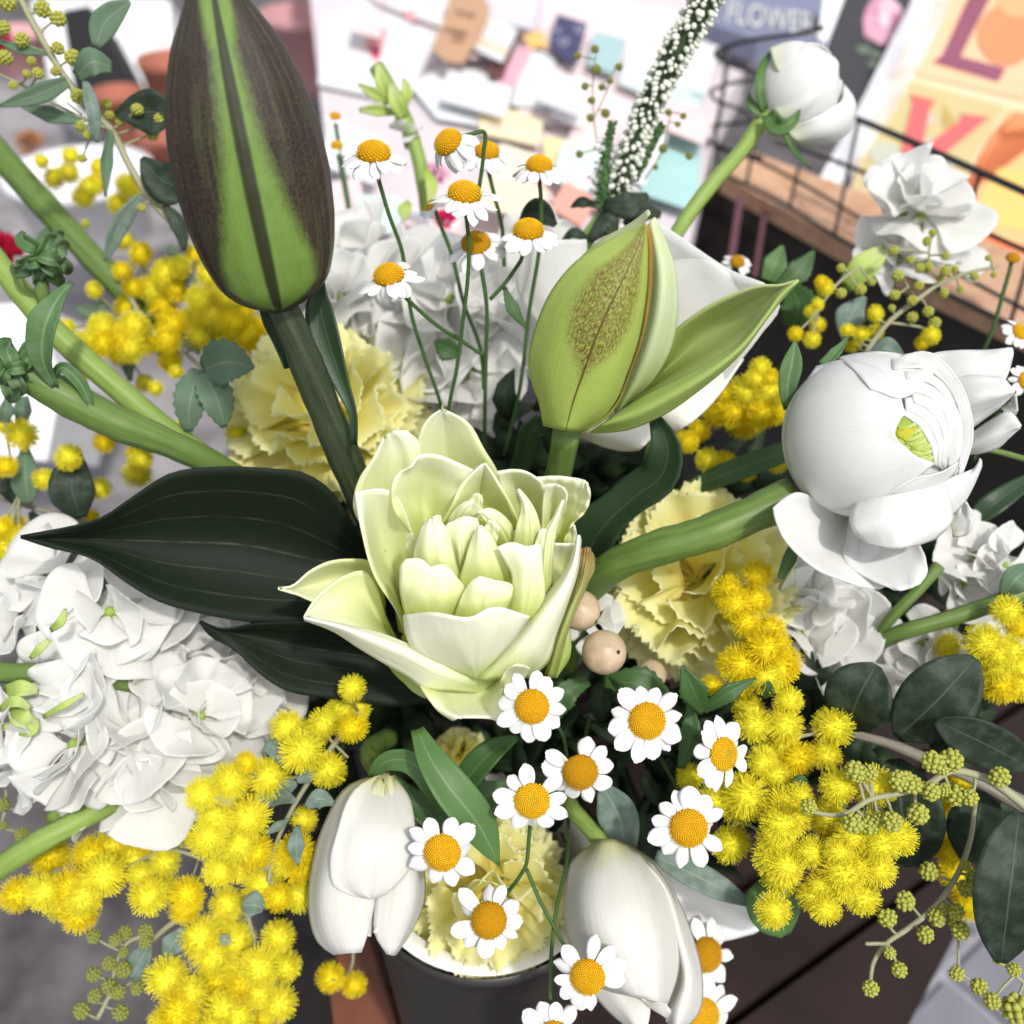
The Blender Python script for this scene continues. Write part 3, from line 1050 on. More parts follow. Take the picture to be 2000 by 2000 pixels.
for lx, ly in ((-0.05, -0.22), (-0.05, 0.44), (0.10, -0.22), (0.16, 0.44)):
    mb = MB()
    mb.prism([c + e1 * (lx + x) + e2 * (ly + y) - np.array((0, 0, 0.034)) for x, y in ((-.02, -.02), (.02, -.02), (.02, .02), (-.02, .02))], (0, 0, -(c[2] - 0.035)))
    part("leg", mb, M_BLACKW, crate, smooth=False)
# paper collar behind the right tulip
mb = loft([C([(1280, 1675), (1380, 1722), (1496, 1800)], .425, .415), C([(1285, 1730), (1390, 1775), (1488, 1812)], .415, .408, .004), C([(1290, 1800), (1400, 1838), (1470, 1822)], .42, .412)], 16, 9, .0012)
solo("paper_collar", mb, M_LINER, "curved white paper collar behind the right white tulip", "paper")
# red brown board standing by the crate
a0 = P(628, 1960, 0.56)
mb = MB()
mb.prism([P(632, 1815, 0.60), P(712, 1815, 0.60), P(800, 2080, 0.52), P(660, 2080, 0.52)], CR @ np.array((0, -0.008, -0.02)))
solo("plank", mb, M_COPPER, "red brown wooden plank beside the dark bucket at bottom left", "plank", smooth=False)
mb = MB()  # black slab added for the shaded inside of the crate
mb.prism([P(556, 1720, 0.62), P(640, 1720, 0.61), P(672, 2080, 0.535), P(560, 2080, 0.54)], CR @ np.array((0, -0.008, -0.02)))
solo("plank", mb, M_BLACKW, "black slab put in for the shaded void left of the red brown plank", "plank", smooth=False)

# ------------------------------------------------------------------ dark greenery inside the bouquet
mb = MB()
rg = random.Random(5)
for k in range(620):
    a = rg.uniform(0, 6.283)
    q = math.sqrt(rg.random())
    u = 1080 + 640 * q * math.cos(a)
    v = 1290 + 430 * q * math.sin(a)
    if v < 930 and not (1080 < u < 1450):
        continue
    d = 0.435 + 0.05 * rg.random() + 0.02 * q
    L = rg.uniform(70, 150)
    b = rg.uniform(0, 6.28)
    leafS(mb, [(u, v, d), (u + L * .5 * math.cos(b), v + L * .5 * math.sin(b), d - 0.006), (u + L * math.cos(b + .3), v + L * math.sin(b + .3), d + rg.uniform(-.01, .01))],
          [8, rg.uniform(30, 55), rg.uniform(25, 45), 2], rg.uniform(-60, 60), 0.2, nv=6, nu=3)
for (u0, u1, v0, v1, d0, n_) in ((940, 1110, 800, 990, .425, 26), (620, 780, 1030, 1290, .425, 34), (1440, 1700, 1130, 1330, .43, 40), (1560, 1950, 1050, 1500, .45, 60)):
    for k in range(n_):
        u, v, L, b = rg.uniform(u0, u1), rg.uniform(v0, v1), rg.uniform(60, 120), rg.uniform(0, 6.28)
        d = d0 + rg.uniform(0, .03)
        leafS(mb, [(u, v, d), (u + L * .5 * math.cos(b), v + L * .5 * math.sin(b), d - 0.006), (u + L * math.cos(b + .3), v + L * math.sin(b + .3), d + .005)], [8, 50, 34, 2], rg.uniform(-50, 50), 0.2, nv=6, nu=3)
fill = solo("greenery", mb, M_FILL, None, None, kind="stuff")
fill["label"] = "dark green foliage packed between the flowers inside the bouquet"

# ------------------------------------------------------------------ the shop behind: card table
def flat(name, c, rough=0.6, var=0.03):
    return plain(name, c, rough, 0.25, var, 30, 0, 0)
K = {}
def kol(c):
    if c not in K:
        K[c] = flat("printed %d" % len(K), c)
    return K[c]

TZ = 0.70
mb = MB()
tp = [G(*p, TZ) for p in ((600, 640), (640, 330), (600, -60), (560, -330), (1720, -330), (1400, 230), (1310, 640))]
mb.prism(tp, (0, 0, -0.03))
table = solo("display_table", mb, kol((0.64, 0.57, 0.59)), "white display table covered with greeting cards behind the bouquet", "table", smooth=False)

Z2 = lambda x, y: (650 + x * .36232, y * .36232)
Z3 = lambda x, y: (1300 + x * .36232, y * .36232)

card_n = [0]
def card(pts, c, label, cat="card", h=None, prints=(), tilt=0.0, grp="greeting cards on the table"):
    """a card lying on the table, seen at the pixel corners; prints: (pixel polygon, colour)"""
    card_n[0] += 1
    z = TZ + 0.002 + 0.0006 * card_n[0] if h is None else h
    W_ = [G(p[0], p[1], z) for p in pts]
    t = thing("greeting_card", label, cat, np.mean(W_, 0), grp)
    mb = MB()
    mb.prism(W_, (0, 0, 0.0010))
    part("card_sheet", mb, kol(c), t, smooth=False)
    for k, (pp, pc) in enumerate(prints):
        mb = MB()
        mb.prism([G(p[0], p[1], z + 0.0011) for p in pp], (0, 0, 0.0004))
        part("print", mb, kol(pc), t, smooth=False)
    return t

def zz(f, *p):
    return [f(x, y) for x, y in p]
WH = (0.72, 0.72, 0.735)
card(zz(Z2, (1150, -40), (2000, 60), (1720, 740), (980, 660)), (0.80, 0.66, 0.66), "large pale pink sheet under the navy card")
card(zz(Z2, (1340, 560), (1700, 700), (1560, 1180), (1150, 1080)), (0.78, 0.62, 0.62), "pink sheet beside the white flower spike")
card(zz(Z2, (-60, 120), (150, 10), (560, 200), (400, 560), (-80, 460)), WH, "white card with pink picture left of the brown tag",
     prints=[(zz(Z2, (205, 140), (292, 160), (262, 290), (172, 270)), (0.70, 0.30, 0.33)), (zz(Z2, (205, 255), (262, 270), (245, 330), (205, 310)), (0.72, 0.05, 0.16))])
card(zz(Z2, (130, -120), (620, -60), (590, 150), (240, 20)), (0.79, 0.74, 0.74), "white card with two pink spots behind the brown tag",
     prints=[(zz(Z2, (385, 60), (440, 55), (455, 110), (400, 120)), (0.70, 0.33, 0.36)), (zz(Z2, (250, -30), (300, -25), (300, 25), (255, 15)), (0.75, 0.48, 0.48))])
card(zz(Z2, (420, 470), (620, 340), (980, 470), (900, 700), (560, 640)), (0.76, 0.78, 0.80), "bluish white card below the brown tag",
     prints=[(zz(Z2, (690, 540), (770, 550), (770, 570), (690, 560)), (0.45, 0.45, 0.50))])
card(zz(Z2, (1040, 260), (1200, 310), (1180, 590), (960, 570)), (0.70, 0.74, 0.72), "mint white envelope right of the pink envelope")
card(zz(Z2, (1180, 390), (1360, 440), (1350, 700), (1170, 640)), WH, "white card below the navy card")
card(zz(Z2, (790, 560), (1140, 640), (1110, 790), (790, 720)), (0.80, 0.70, 0.46), "pale yellow card above the daisies",
     prints=[(zz(Z2, (840, 670), (920, 685), (915, 705), (838, 690)), (0.78, 0.50, 0.46))])
card(zz(Z2, (1140, 740), (1320, 770), (1390, 980), (1130, 920)), (0.82, 0.68, 0.34), "yellow card right of the pale yellow one")
card(zz(Z2, (890, 940), (1130, 880), (1190, 1080), (960, 1160)), (0.80, 0.55, 0.55), "pink card behind the daisies")
card(zz(Z2, (1700, 700), (1990, 740), (1960, 1150), (1640, 1040)), (0.38, 0.60, 0.58), "teal green card by the ranunculus stalk")
card(zz(Z2, (1010, 260), (1090, 245), (960, 500), (880, 455)), (0.76, 0.38, 0.46), "narrow pink envelope beside the dark red one")
card(zz(Z2, (925, 205), (1005, 185), (915, 440), (835, 410)), (0.13, 0.05, 0.045), "narrow dark red card between tag and pink envelope")
card(zz(Z2, (1020, 195), (1130, 165), (1160, 250), (1060, 260)), (0.80, 0.48, 0.16), "small orange card above the pink envelope")
card(zz(Z2, (780, 160), (900, 120), (870, 300), (740, 320)), (0.72, 0.64, 0.62), "beige white card right of the brown tag")
card(zz(Z2, (740, 180), (800, 190), (780, 300), (725, 290)), (0.16, 0.19, 0.34), "blue card edge behind the brown tag")
card(zz(Z2, (1600, 270), (1760, 320), (1700, 520), (1540, 450)), (0.66, 0.76, 0.75), "pale teal card next to the white spike")
card(zz(Z2, (1410, 170), (1590, 220), (1520, 410), (1375, 350)), (0.36, 0.52, 0.52), "grey teal card right of the navy card")
def heart(cx, cy, s):
    o = []
    for k in range(16):
        a = k / 16 * 6.283
        o.append(Z2(cx + s * 16 * math.sin(a) ** 3 / 16, cy - s * (13 * math.cos(a) - 5 * math.cos(2 * a) - 2 * math.cos(3 * a) - math.cos(4 * a)) / 16))
    return o
navy = (0.055, 0.050, 0.125)
hp = []
for hx, hy, hs in ((1330, 160, 24), (1243, 228, 26), (1212, 165, 16)):
    hp.append((heart(hx, hy, hs), (0.5, 0.5, 0.6)))
t = card(zz(Z2, (1205, 80), (1372, 130), (1312, 362), (1168, 262)), navy, "navy card with pale hearts", prints=hp)
z = TZ + 0.002 + 0.0006 * card_n[0]
for hx, hy, hs in ((1330, 158, 15), (1243, 226, 17), (1212, 163, 9)):
    mb = MB()
    mb.prism([G(p[0], p[1], z + 0.0016) for p in heart(hx, hy, hs)], (0, 0, 0.0003))
    part("print", mb, kol(navy), t, smooth=False)
def quad(cx, cy, w, h, a):
    a = math.radians(a)
    return [(cx + x * w / 2 * math.cos(a) - y * h / 2 * math.sin(a), cy + x * w / 2 * math.sin(a) + y * h / 2 * math.cos(a)) for x, y in ((-1, -1), (1, -1), (1, 1), (-1, 1))]
MINT, BLUSH, PEACH, LILAC = (0.60, 0.72, 0.68), (0.78, 0.60, 0.60), (0.80, 0.60, 0.45), (0.62, 0.60, 0.68)
for cx, cy, w, h, a, c_, lab, st in (
    (690, 300, 120, 90, 20, WH, "white envelope behind the leftmost tall daisy", None), (665, 395, 90, 80, -10, BLUSH, "blush card low behind the leftmost tall daisy", None),
    (930, 185, 130, 60, 16, WH, "white card with a mint stripe below the tag", MINT), (975, 15, 150, 60, 12, LILAC, "lilac white card at the top edge right of the tag", None),
    (960, 75, 80, 70, 25, WH, "white card with a peach stripe right of the tag", PEACH), (1150, 335, 130, 80, 18, MINT, "mint card with a pink stripe behind the foot of the spike", BLUSH),
    (850, 410, 110, 80, 10, BLUSH, "blush card behind the crimson flower", WH), (1010, 330, 90, 70, 20, (0.80, 0.74, 0.56), "cream card behind the rightmost tall daisy", None),
    (1120, 400, 70, 60, 30, (0.78, 0.36, 0.28), "coral card by the dark rounded leaf", None), (1245, 300, 80, 110, 25, WH, "white card right of the white spike", LILAC),
    (740, 420, 90, 70, 5, MINT, "pale mint card behind the budding stock stalk", None), (1340, 150, 90, 150, 20, WH, "white card left of the wire basket coil", MINT),
    (1330, 235, 120, 60, 22, BLUSH, "pink card behind the stalk of the closed ranunculus", None), (1000, 390, 130, 60, 12, (0.80, 0.68, 0.50), "sand coloured card behind the tall daisies at right", None),
    (720, 45, 60, 50, 15, BLUSH, "small blush card at the top left of the table", None), (1100, 190, 90, 50, 22, WH, "white card under the navy card corner", BLUSH)):
    pr = ()
    if st:
        pr = ((quad(cx, cy + h * .22 * math.cos(math.radians(a)), w * .8, h * .25, a), st),)
    card(quad(cx, cy, w, h, a), c_, lab, prints=pr)
# kraft tag with handwriting
tag_pts = zz(Z2, (640, -60), (800, -40), (845, 40), (838, 110), (705, 345), (600, 330), (530, 265), (615, 80))
t = card(tag_pts, (0.50, 0.30, 0.175), "brown kraft paper tag with two lines of handwriting")
z = TZ + 0.002 + 0.0006 * card_n[0]
ink = kol((0.16, 0.08, 0.05))
for (x, y, w, hh, n) in ((660, 60, 110, 16, 5), (600, 155, 130, 20, 6), (640, 205, 70, 18, 3)):
    mb = MB()
    pp = [G(*Z2(x + w * k / (n * 6), y + 0.25 * w * k / (n * 6) + hh * math.sin(k * 1.05) * (0.7 + 0.3 * math.sin(k * 2.3))), z + 0.0016) for k in range(n * 6)]
    mb.tube(pp, 0.0006, 5)
    part("writing", mb, ink, t)

# book with lettering, upright posters: planes that lean back behind the wire basket
def plane_at(u, v, d, n):
    return P(u, v, d), np.array(D(*n))
PB, NB = plane_at(1760, 250, 0.86, (-0.25, 0.30, 0.92))
PK, NK = plane_at(1480, 60, 0.95, (0.0, 0.75, 0.65))
PF, NF = plane_at(1700, 90, 0.92, (-0.1, 0.45, 0.88))

def board(name, label, cat, pts, plane, c, thick=0.004):
    p0, n = plane
    W_ = [onplane(u, v, p0, n) for u, v in pts]
    t = thing(name, label, cat, np.mean(W_, 0))
    mb = MB()
    mb.prism(W_, -n * thick)
    part("backing", mb, kol(c), t, smooth=False)
    return t

def decal(t, pts, plane, c, lift, name="print"):
    p0, n = plane
    mb = MB()
    mb.prism([onplane(u, v, p0 + n * lift, n) for u, v in pts], n * 0.0004)
    return part(name, mb, kol(c), t, smooth=False)

book = board("book", "slate blue book with FLOWERS in pale capitals on its cover", "book", [(1390, -60), (1640, -60), (1612, 85), (1480, 78), (1385, 45)], (PK, NK), (0.20, 0.215, 0.31), 0.02)
fc = bpy.data.curves.new("letters", 'FONT')
fc.body = "FLOWERS"
fc.extrude = 0.004
fo = bpy.data.objects.new("letters", fc)
COL.objects.link(fo)
bpy.context.view_layer.update()
fm = bpy.data.meshes.new_from_object(fo.evaluated_get(bpy.context.evaluated_depsgraph_get()))
bpy.data.objects.remove(fo)
bpy.data.curves.remove(fc)
L0 = onplane(1414, 42, PK + NK * 0.002, NK)
L1 = onplane(1610, 72, PK + NK * 0.002, NK)
L2 = onplane(1422, 2, PK + NK * 0.002, NK)
xs = np.array([v.co.x for v in fm.vertices])
ys = np.array([v.co.y for v in fm.vertices])
for v in fm.vertices:
    p = L0 + (L1 - L0) * (v.co.x / xs.max()) + (L2 - L0) * (v.co.y / ys.max()) + NK * (v.co.z * 0.1)
    v.co = PM[book].inverted() @ Vector(p)
fm.materials.append(kol((0.62, 0.62, 0.60)))
fo = bpy.data.objects.new("lettering", fm)
COL.objects.link(fo)
fo.parent = book
PM[fo] = PM[book].copy()

fl = board("flower_poster", "charcoal poster with pink peony and white border", "poster", zz(Z3, (860, -60), (1420, -60), (1180, 420), (1010, 700), (700, 560), (820, 250)), (PF, NF), (0.80, 0.80, 0.82))
decal(fl, zz(Z3, (985, -60), (1390, -60), (1210, 330), (1010, 610), (830, 520), (870, 240)), (PF, NF), (0.050, 0.050, 0.056), 0.001)
for k, (x, y, a, b, c) in enumerate(((1170, 90, 105, 120, (0.50, 0.24, 0.33)), (1120, 150, 55, 70, (0.58, 0.30, 0.40)), (1205, 60, 60, 70, (0.66, 0.42, 0.50)), (1240, 140, 45, 75, (0.52, 0.26, 0.35)), (1165, 195, 60, 45, (0.60, 0.34, 0.42)), (1180, 110, 30, 45, (0.72, 0.52, 0.58)))):
    decal(fl, [Z3(x + a * math.cos(q) * (1 + .12 * math.sin(3 * q + k)), y + b * math.sin(q) * (1 + .1 * math.cos(4 * q))) for q in np.linspace(0, 6.283, 18, endpoint=False)], (PF, NF), c, 0.0016 + 0.0004 * k)
for k, (x, y) in enumerate(((1070, 270), (1150, 300), (1130, 350))):
    decal(fl, [Z3(x + 42 * math.cos(q) + 12 * math.sin(q), y + 24 * math.sin(q)) for q in np.linspace(0, 6.283, 10, endpoint=False)], (PF, NF), (0.13, 0.17, 0.12), 0.0016 + 0.0003 * k)

lv = board("letter_print", "orange and gold print with big letters L and V behind the wire basket", "print", zz(Z3, (1440, -60), (2150, -60), (2150, 1500), (1900, 1560), (960, 1150), (1110, 640)), (PB, NB), (0.72, 0.55, 0.36))
decal(lv, zz(Z3, (1490, -60), (1980, -60), (1935, 540), (1340, 400)), (PB, NB), (0.78, 0.47, 0.29), 0.0008)
decal(lv, zz(Z3, (1965, 300), (2150, 330), (2150, 640), (1945, 540)), (PB, NB), (0.50, 0.52, 0.50), 0.0008)
decal(lv, zz(Z3, (1320, 440), (1830, 575), (1600, 960), (1530, 1090), (1560, 1400), (980, 1150), (1120, 700)), (PB, NB), (0.52, 0.43, 0.22), 0.0008)
decal(lv, zz(Z3, (1850, 590), (2150, 660), (2150, 1480), (1600, 1380), (1560, 1090)), (PB, NB), (0.78, 0.43, 0.20), 0.0008)
decal(lv, zz(Z3, (1890, 600), (2150, 660), (2150, 760), (1760, 720), (1600, 1130), (1560, 1100)), (PB, NB), (0.74, 0.24, 0.10), 0.0012)
decal(lv, zz(Z3, (1790, 900), (2150, 960), (2150, 1300), (1640, 1180)), (PB, NB), (0.78, 0.50, 0.16), 0.0012)
decal(lv, zz(Z3, (1640, 1250), (2150, 1380), (2150, 1560), (1650, 1430)), (PB, NB), (0.78, 0.16, 0.05), 0.0012)
decal(lv, zz(Z3, (1655, -60), (1775, -60), (1590, 305), (1835, 370), (1795, 440), (1440, 335), (1490, 300)), (PB, NB), (0.25, 0.085, 0.13), 0.0018, "letter_l")
decal(lv, [Z3(1830 + 150 * math.cos(q), 190 + 165 * math.sin(q) * (1 + .08 * math.cos(q))) for q in np.linspace(0, 6.283, 22, endpoint=False)], (PB, NB), (0.72, 0.25, 0.12), 0.0018)
decal(lv, [Z3(1900 + 110 * math.cos(q), 20 + 75 * math.sin(q)) for q in np.linspace(0, 6.283, 16, endpoint=False)], (PB, NB), (0.74, 0.36, 0.18), 0.0022)
decal(lv, zz(Z3, (1320, 508), (1460, 545), (1425, 580), (1385, 800), (1600, 640), (1590, 612), (1745, 632), (1700, 665), (1390, 925), (1250, 912), (1335, 545)), (PB, NB), (0.62, 0.13, 0.13), 0.0024, "letter_v")
for k, (x, y, a, b) in enumerate(((1180, 830, 80, 70), (1430, 790, 60, 50), (1490, 960, 80, 110), (1390, 640, 60, 40))):
    decal(lv, [Z3(x + a * math.cos(q), y + b * math.sin(q)) for q in np.linspace(0, 6.283, 14, endpoint=False)], (PB, NB), (0.46, 0.47, 0.38), 0.0014)
decal(lv, zz(Z3, (1500, 560), (1560, 640), (1600, 760), (1545, 740), (1490, 660)), (PB, NB), (0.44, 0.33, 0.11), 0.0015)

# clear sleeve round the letter print: a wrinkled edge of plastic film
m, b, tr = base_mat("clear film", 0.08, 0.5)
b.inputs["Base Color"].default_value = (0.9, 0.9, 0.92, 1)
tp_ = N(m, "ShaderNodeBsdfTransparent")
mx = N(m, "ShaderNodeMixShader")
mx.inputs[0].default_value = 0.30
m.node_tree.links.new(tp_.outputs[0], mx.inputs[1])
m.node_tree.links.new(b.outputs[0], mx.inputs[2])
m.node_tree.links.new(mx.outputs[0], m.node_tree.nodes["Material Output"].inputs[0])
M_FILM = m
def film(pl, pr, seed, nv=26, nu=7):
    a, b_ = spl([(x, y, 0) for x, y in pl], nv), spl([(x, y, 0) for x, y in pr], nv)
    r = np.random.RandomState(seed)
    ph = r.rand(4) * 6
    g = np.zeros((nv, nu, 3))
    for j in range(nv):
        for i in range(nu):
            q = i / (nu - 1)
            u, v = a[j, 0] * (1 - q) + b_[j, 0] * q, a[j, 1] * (1 - q) + b_[j, 1] * q
            lift = 0.012 + 0.006 * math.sin(j * 0.6 + ph[0]) * math.sin(q * 3.14) + 0.004 * math.sin(j * 1.7 + ph[1] + q * 3)
            g[j, i] = onplane(u, v, PB + NB * lift, NB)
    mb = MB()
    mb.sheet(g, 0.0003)
    return mb
part("film", film(zz(Z3, (1380, -60), (1180, 400), (1040, 640), (960, 860), (800, 1070)), zz(Z3, (1560, -60), (1400, 300), (1290, 500), (1130, 760), (900, 1080)), 3), M_FILM, lv)
mb = MB()
mb.prism([onplane(*Z3(x, y), PB - NB * 0.006, NB) for x, y in ((1360, -60), (1480, -60), (1130, 620), (1000, 900), (900, 1080), (790, 1040), (1030, 600))], -NB * 0.002)
part("sleeve_edge", mb, kol((0.80, 0.80, 0.84)), lv, smooth=False)

# wooden shelf with a wire basket front
M_WOOD, b, tr = base_mat("shelf wood", 0.5, 0.3)
tc = N(M_WOOD, "ShaderNodeTexCoord")
gr = noise(M_WOOD, 1.0, scaled(M_WOOD, tc.outputs["Object"], 18, 90, 90), 5)
setcol(M_WOOD, b, None, ramp(M_WOOD, [(0.3, (0.48, 0.27, 0.16)), (0.7, (0.62, 0.40, 0.26))], gr))
M_WIRE = plain("black wire", (0.012, 0.012, 0.013), 0.4, 0.5, 0.1)
shelf = thing("shelf", "light wooden shelf board with black panel put in for the shaded void under it", "shelf", P(1700, 420, 0.74))
def dshelf(u, v):
    return 0.80 - (u - 1400) / 600 * 0.20
mb = MB()
sp = [P(u, v, dshelf(u, v) + dd) for u, v, dd in ((1446, 286, 0.05), (2060, 520, 0.05), (2060, 668, 0.0), (1640, 470, 0.0), (1410, 342, 0.0))]
mb.prism(sp, CR @ np.array((0, -0.010, -0.010)))
part("board", mb, M_WOOD, shelf, smooth=False)
mb = MB()
mb.prism([P(u, v, dshelf(u, v) + 0.012) for u, v in ((1385, 338), (1640, 478), (2080, 690), (2080, 1150), (1330, 950), (1345, 560))], CR @ np.array((0, 0.0, -0.15)))
part("shade_panel", mb, M_BLACKW, shelf, smooth=False)  # black panel added as the dark void below the shelf
for k, (u0, v0, u1, v1, w) in enumerate(((1440, 385, 1420, 520, 13), (1490, 410, 1470, 540, 9))):
    mb = MB()
    mb.prism([P(u0, v0, 0.765), P(u0 + w, v0, 0.765), P(u1 + w, v1, 0.75), P(u1, v1, 0.75)], CR @ np.array((0, 0, -0.004)))
    part("panel_trim", mb, kol((0.10, 0.035, 0.05)), shelf, smooth=False)
basket = thing("wire_basket", "black wire basket front standing on the wooden shelf", "basket", P(1700, 350, 0.70))
def wire(pts, r, name="wire"):
    mb = MB()
    W_ = np.array([P(u, v, dshelf(u, v) - 0.012) for u, v in [tuple(p[:2]) for p in spl([(x, y, 0) for x, y in pts], max(6, len(pts) * 5))]])
    mb.tube(W_, r, 7)
    part(name, mb, M_WIRE, basket)
def wz(r, *p):
    wire(zz(Z3, *p), r)
wz(0.0022, (1030, 640), (1350, 775), (1700, 930), (2050, 1085))
wz(0.0015, (600, 760), (760, 815), (1010, 905), (1170, 975), (1540, 1165), (2050, 1400))
wz(0.0013, (270, 800), (430, 840), (700, 970), (1080, 1195), (1560, 1465), (2050, 1730))
wz(0.0016, (300, 930), (620, 1090), (950, 1290), (1400, 1520), (2050, 1850))
wz(0.0018, (850, 150), (700, 185), (470, 215), (340, 250), (265, 290), (310, 325), (470, 390), (520, 410))
wz(0.0014, (500, 430), (300, 465), (240, 500), (260, 530), (400, 590), (470, 640), (320, 670), (225, 695), (215, 735), (300, 790), (520, 850))
wz(0.0018, (340, 250), (310, 500), (270, 800), (300, 935))
for a, b_ in (((1040, 645), (910, 1270)), ((720, 890), (665, 1130)), ((475, 790), (432, 1005)), ((1355, 780), (1310, 905)), ((1695, 925), (1625, 1205)), ((1960, 1380), (1860, 1735))):
    wz(0.0013, a, b_)

# pots and oddments at the far left
mb = MB()
mb.prism([G(u, v, .30) for u, v in ((-120, 120), (560, 120), (600, 640), (430, 900), (-120, 1080))], (0, 0, -.05))
solo("plinth", mb, plain("pale stone", (0.24, 0.225, 0.235), 0.7, 0.25, 0.3, 14, 0, 0.2, (0.36, 0.34, 0.35)), "low pale grey stone plinth under the pots at left", "plinth", smooth=False)
M_TERRA = plain("terracotta", (0.36, 0.13, 0.085), 0.7, 0.2, 0.2, 14)
M_PINKPOT = plain("dusty pink pot", (0.55, 0.30, 0.31), 0.6, 0.25, 0.08, 14)
M_WPOT = plain("white pot", (0.78, 0.78, 0.80), 0.5, 0.3, 0.04, 14)
def pot(u, v, d, r, h, mat, label, top=1.0, cat="flower pot"):
    c = P(u, v, d)
    R = px(r, d)
    H = px(h, d)
    m_ = Matrix.Translation(Vector(c) - Vector((0, 0, H)))
    mb = MB()
    mb.lathe([(0.001, 0), (R * 0.72, 0), (R * 0.78, H * 0.05), (R, H * 0.85), (R * 1.06, H * 0.86), (R * 1.06, H), (R * 0.94, H), (R * 0.90, H * 0.8), (0.001, H * 0.78)], 36, m_)
    return solo("flower_pot", mb, mat, label, cat)
pot(150, 330, 1.25, 135, 150, M_WPOT, "round white pot on the floor at far left")
pot(330, 110, 1.55, 60, 120, M_TERRA, "small terracotta pot left of the tall lily bud")
pot(225, 175, 1.40, 45, 110, M_TERRA, "narrow terracotta pot in front of the black bag")
pot(330, 250, 1.3, 60, 120, M_TERRA, "terracotta pot half behind the tall lily bud")
pot(590, 20, 1.7, 80, 150, M_PINKPOT, "dusty pink pot right of the tall lily bud")
pot(20, 60, 1.5, 60, 80, M_PINKPOT, "pink pot at the top left corner")
for (pts, d, c, lab, nm, cat) in (
    (((60, 0), (330, 0), (340, 120), (250, 260), (120, 230)), 1.9, (0.78, 0.79, 0.80), "white paper bag standing far left", "paper_bag", "bag"),
    (((120, 20), (175, 10), (255, 160), (215, 240), (150, 210)), 1.6, (0.012, 0.012, 0.015), "black bag behind the grey green leaves", "bag", "bag"),
    (((640, -40), (720, -40), (650, 150), (620, 120)), 1.8, (0.10, 0.10, 0.12), "dark grey box right of the pink pot", "box", "box"),
    (((-40, 600), (60, 590), (120, 740), (90, 900), (-60, 880)), 0.95, (0.80, 0.80, 0.83), "white box at the left edge behind the green stalks", "box", "box")):
    mb = MB()
    mb.prism([P(u, v, d) for u, v in pts], CR @ np.array((0, 0, -0.12)))
    solo(nm, mb, kol(c), lab, cat, smooth=False)
for (u, v, d, r, c, lab) in ((5, 500, 0.62, 50, (0.33, 0.006, 0.03), "dark red flower at the left edge"), (0, 85, 0.9, 34, (0.35, 0.01, 0.04), "deep red flower in the top left corner"),
                             (60, 285, 1.1, 36, (0.42, 0.20, 0.10), "dried orange brown flower left of the white pot"), (870, 432, 0.60, 26, (0.62, 0.02, 0.13), "crimson flower behind the daisies"),
                             (672, 590, 0.58, 22, (0.75, 0.12, 0.24), "small hot pink flower right of the lily bud"), (850, 345, 0.6, 30, (0.75, 0.42, 0.55), "pale pink flower behind the daisies")):
    s = px(r, d)
    mm = petal_mat("petal of " + lab, tuple(x * 0.7 for x in c), c, 0.3, 0.2)
    ms = petal_set("petal", mm, [(1, 0.95, 0.12, 5, 0.0, 0.2), (1, 0.9, 0.15, 6, 0.02, 0.3)], 0.02)
    t = thing("garden_flower", lab, "flower", P(u, v, d))
    ruffled(t, P(u, v, d), s, D(0, 0.6, 0.8), ms, 11, 85, seed=int(u))
# ------------------------------------------------------------------ the open double lily
ZL = lambda x, y: (540 + x * .33126, 780 + y * .33126)
def LC(pts, d0, d1, b=0.0):
    return C([ZL(x, y) for x, y in pts], d0, d1, b)
lily = thing("double_lily", "open pale green double lily in the middle with two dark leaves", "lily", P(925, 1190, 0.392))
def lp(curves, mat=None, ruf=0.0008, thick=0.0007, nv=26, nu=19, seed=0, label=None, rf=2.0):
    inner = 14 <= seed <= 23
    rib = {1: .0012, 2: .0012, 4: .0010, 5: .0014, 6: .001, 7: .0012, 25: .0012, 26: .0008}.get(seed, 0.0010 if inner else 0.0)
    return part("petal", loft([LC(*c) for c in curves], nv, nu, thick, ruf, rf, seed, 0.0, 0.40 if inner else 1.0, rib), mat or M_LILY, lily, label)
# back and outer petals
lp([([(860, 700), (825, 330), (845, 200), (900, 110), (980, 58)], .385, .356, -.003), ([(1050, 750), (1020, 450), (1000, 250), (985, 120), (980, 58)], .392, .356, .009), ([(1330, 750), (1302, 430), (1225, 300), (1130, 140), (980, 58)], .385, .356, -.003)], seed=1)
lp([([(640, 900), (455, 620), (490, 470), (570, 350), (640, 212)], .376, .350, -.004), ([(760, 900), (700, 560), (690, 430), (675, 320), (660, 205)], .388, .354, .004), ([(840, 850), (800, 500), (790, 340), (770, 250), (700, 183)], .386, .353, -.001), ([(880, 800), (860, 520), (850, 350), (845, 260), (770, 185)], .385, .357, -.003)], seed=2)
lp([([(800, 1470), (740, 1300), (600, 1065), (510, 770), (456, 585)], .366, .347, -.001), ([(785, 1450), (705, 1235), (582, 1030), (505, 750), (478, 545)], .362, .343, -.004), ([(745, 1270), (680, 1080), (620, 930), (580, 730), (560, 530)], .386, .350, .006), ([(740, 1230), (730, 1050), (700, 800), (660, 640), (640, 535)], .388, .352, .006), ([(760, 1200), (780, 1050), (800, 800), (750, 640), (700, 552)], .380, .353, 0)], seed=3, nu=17)
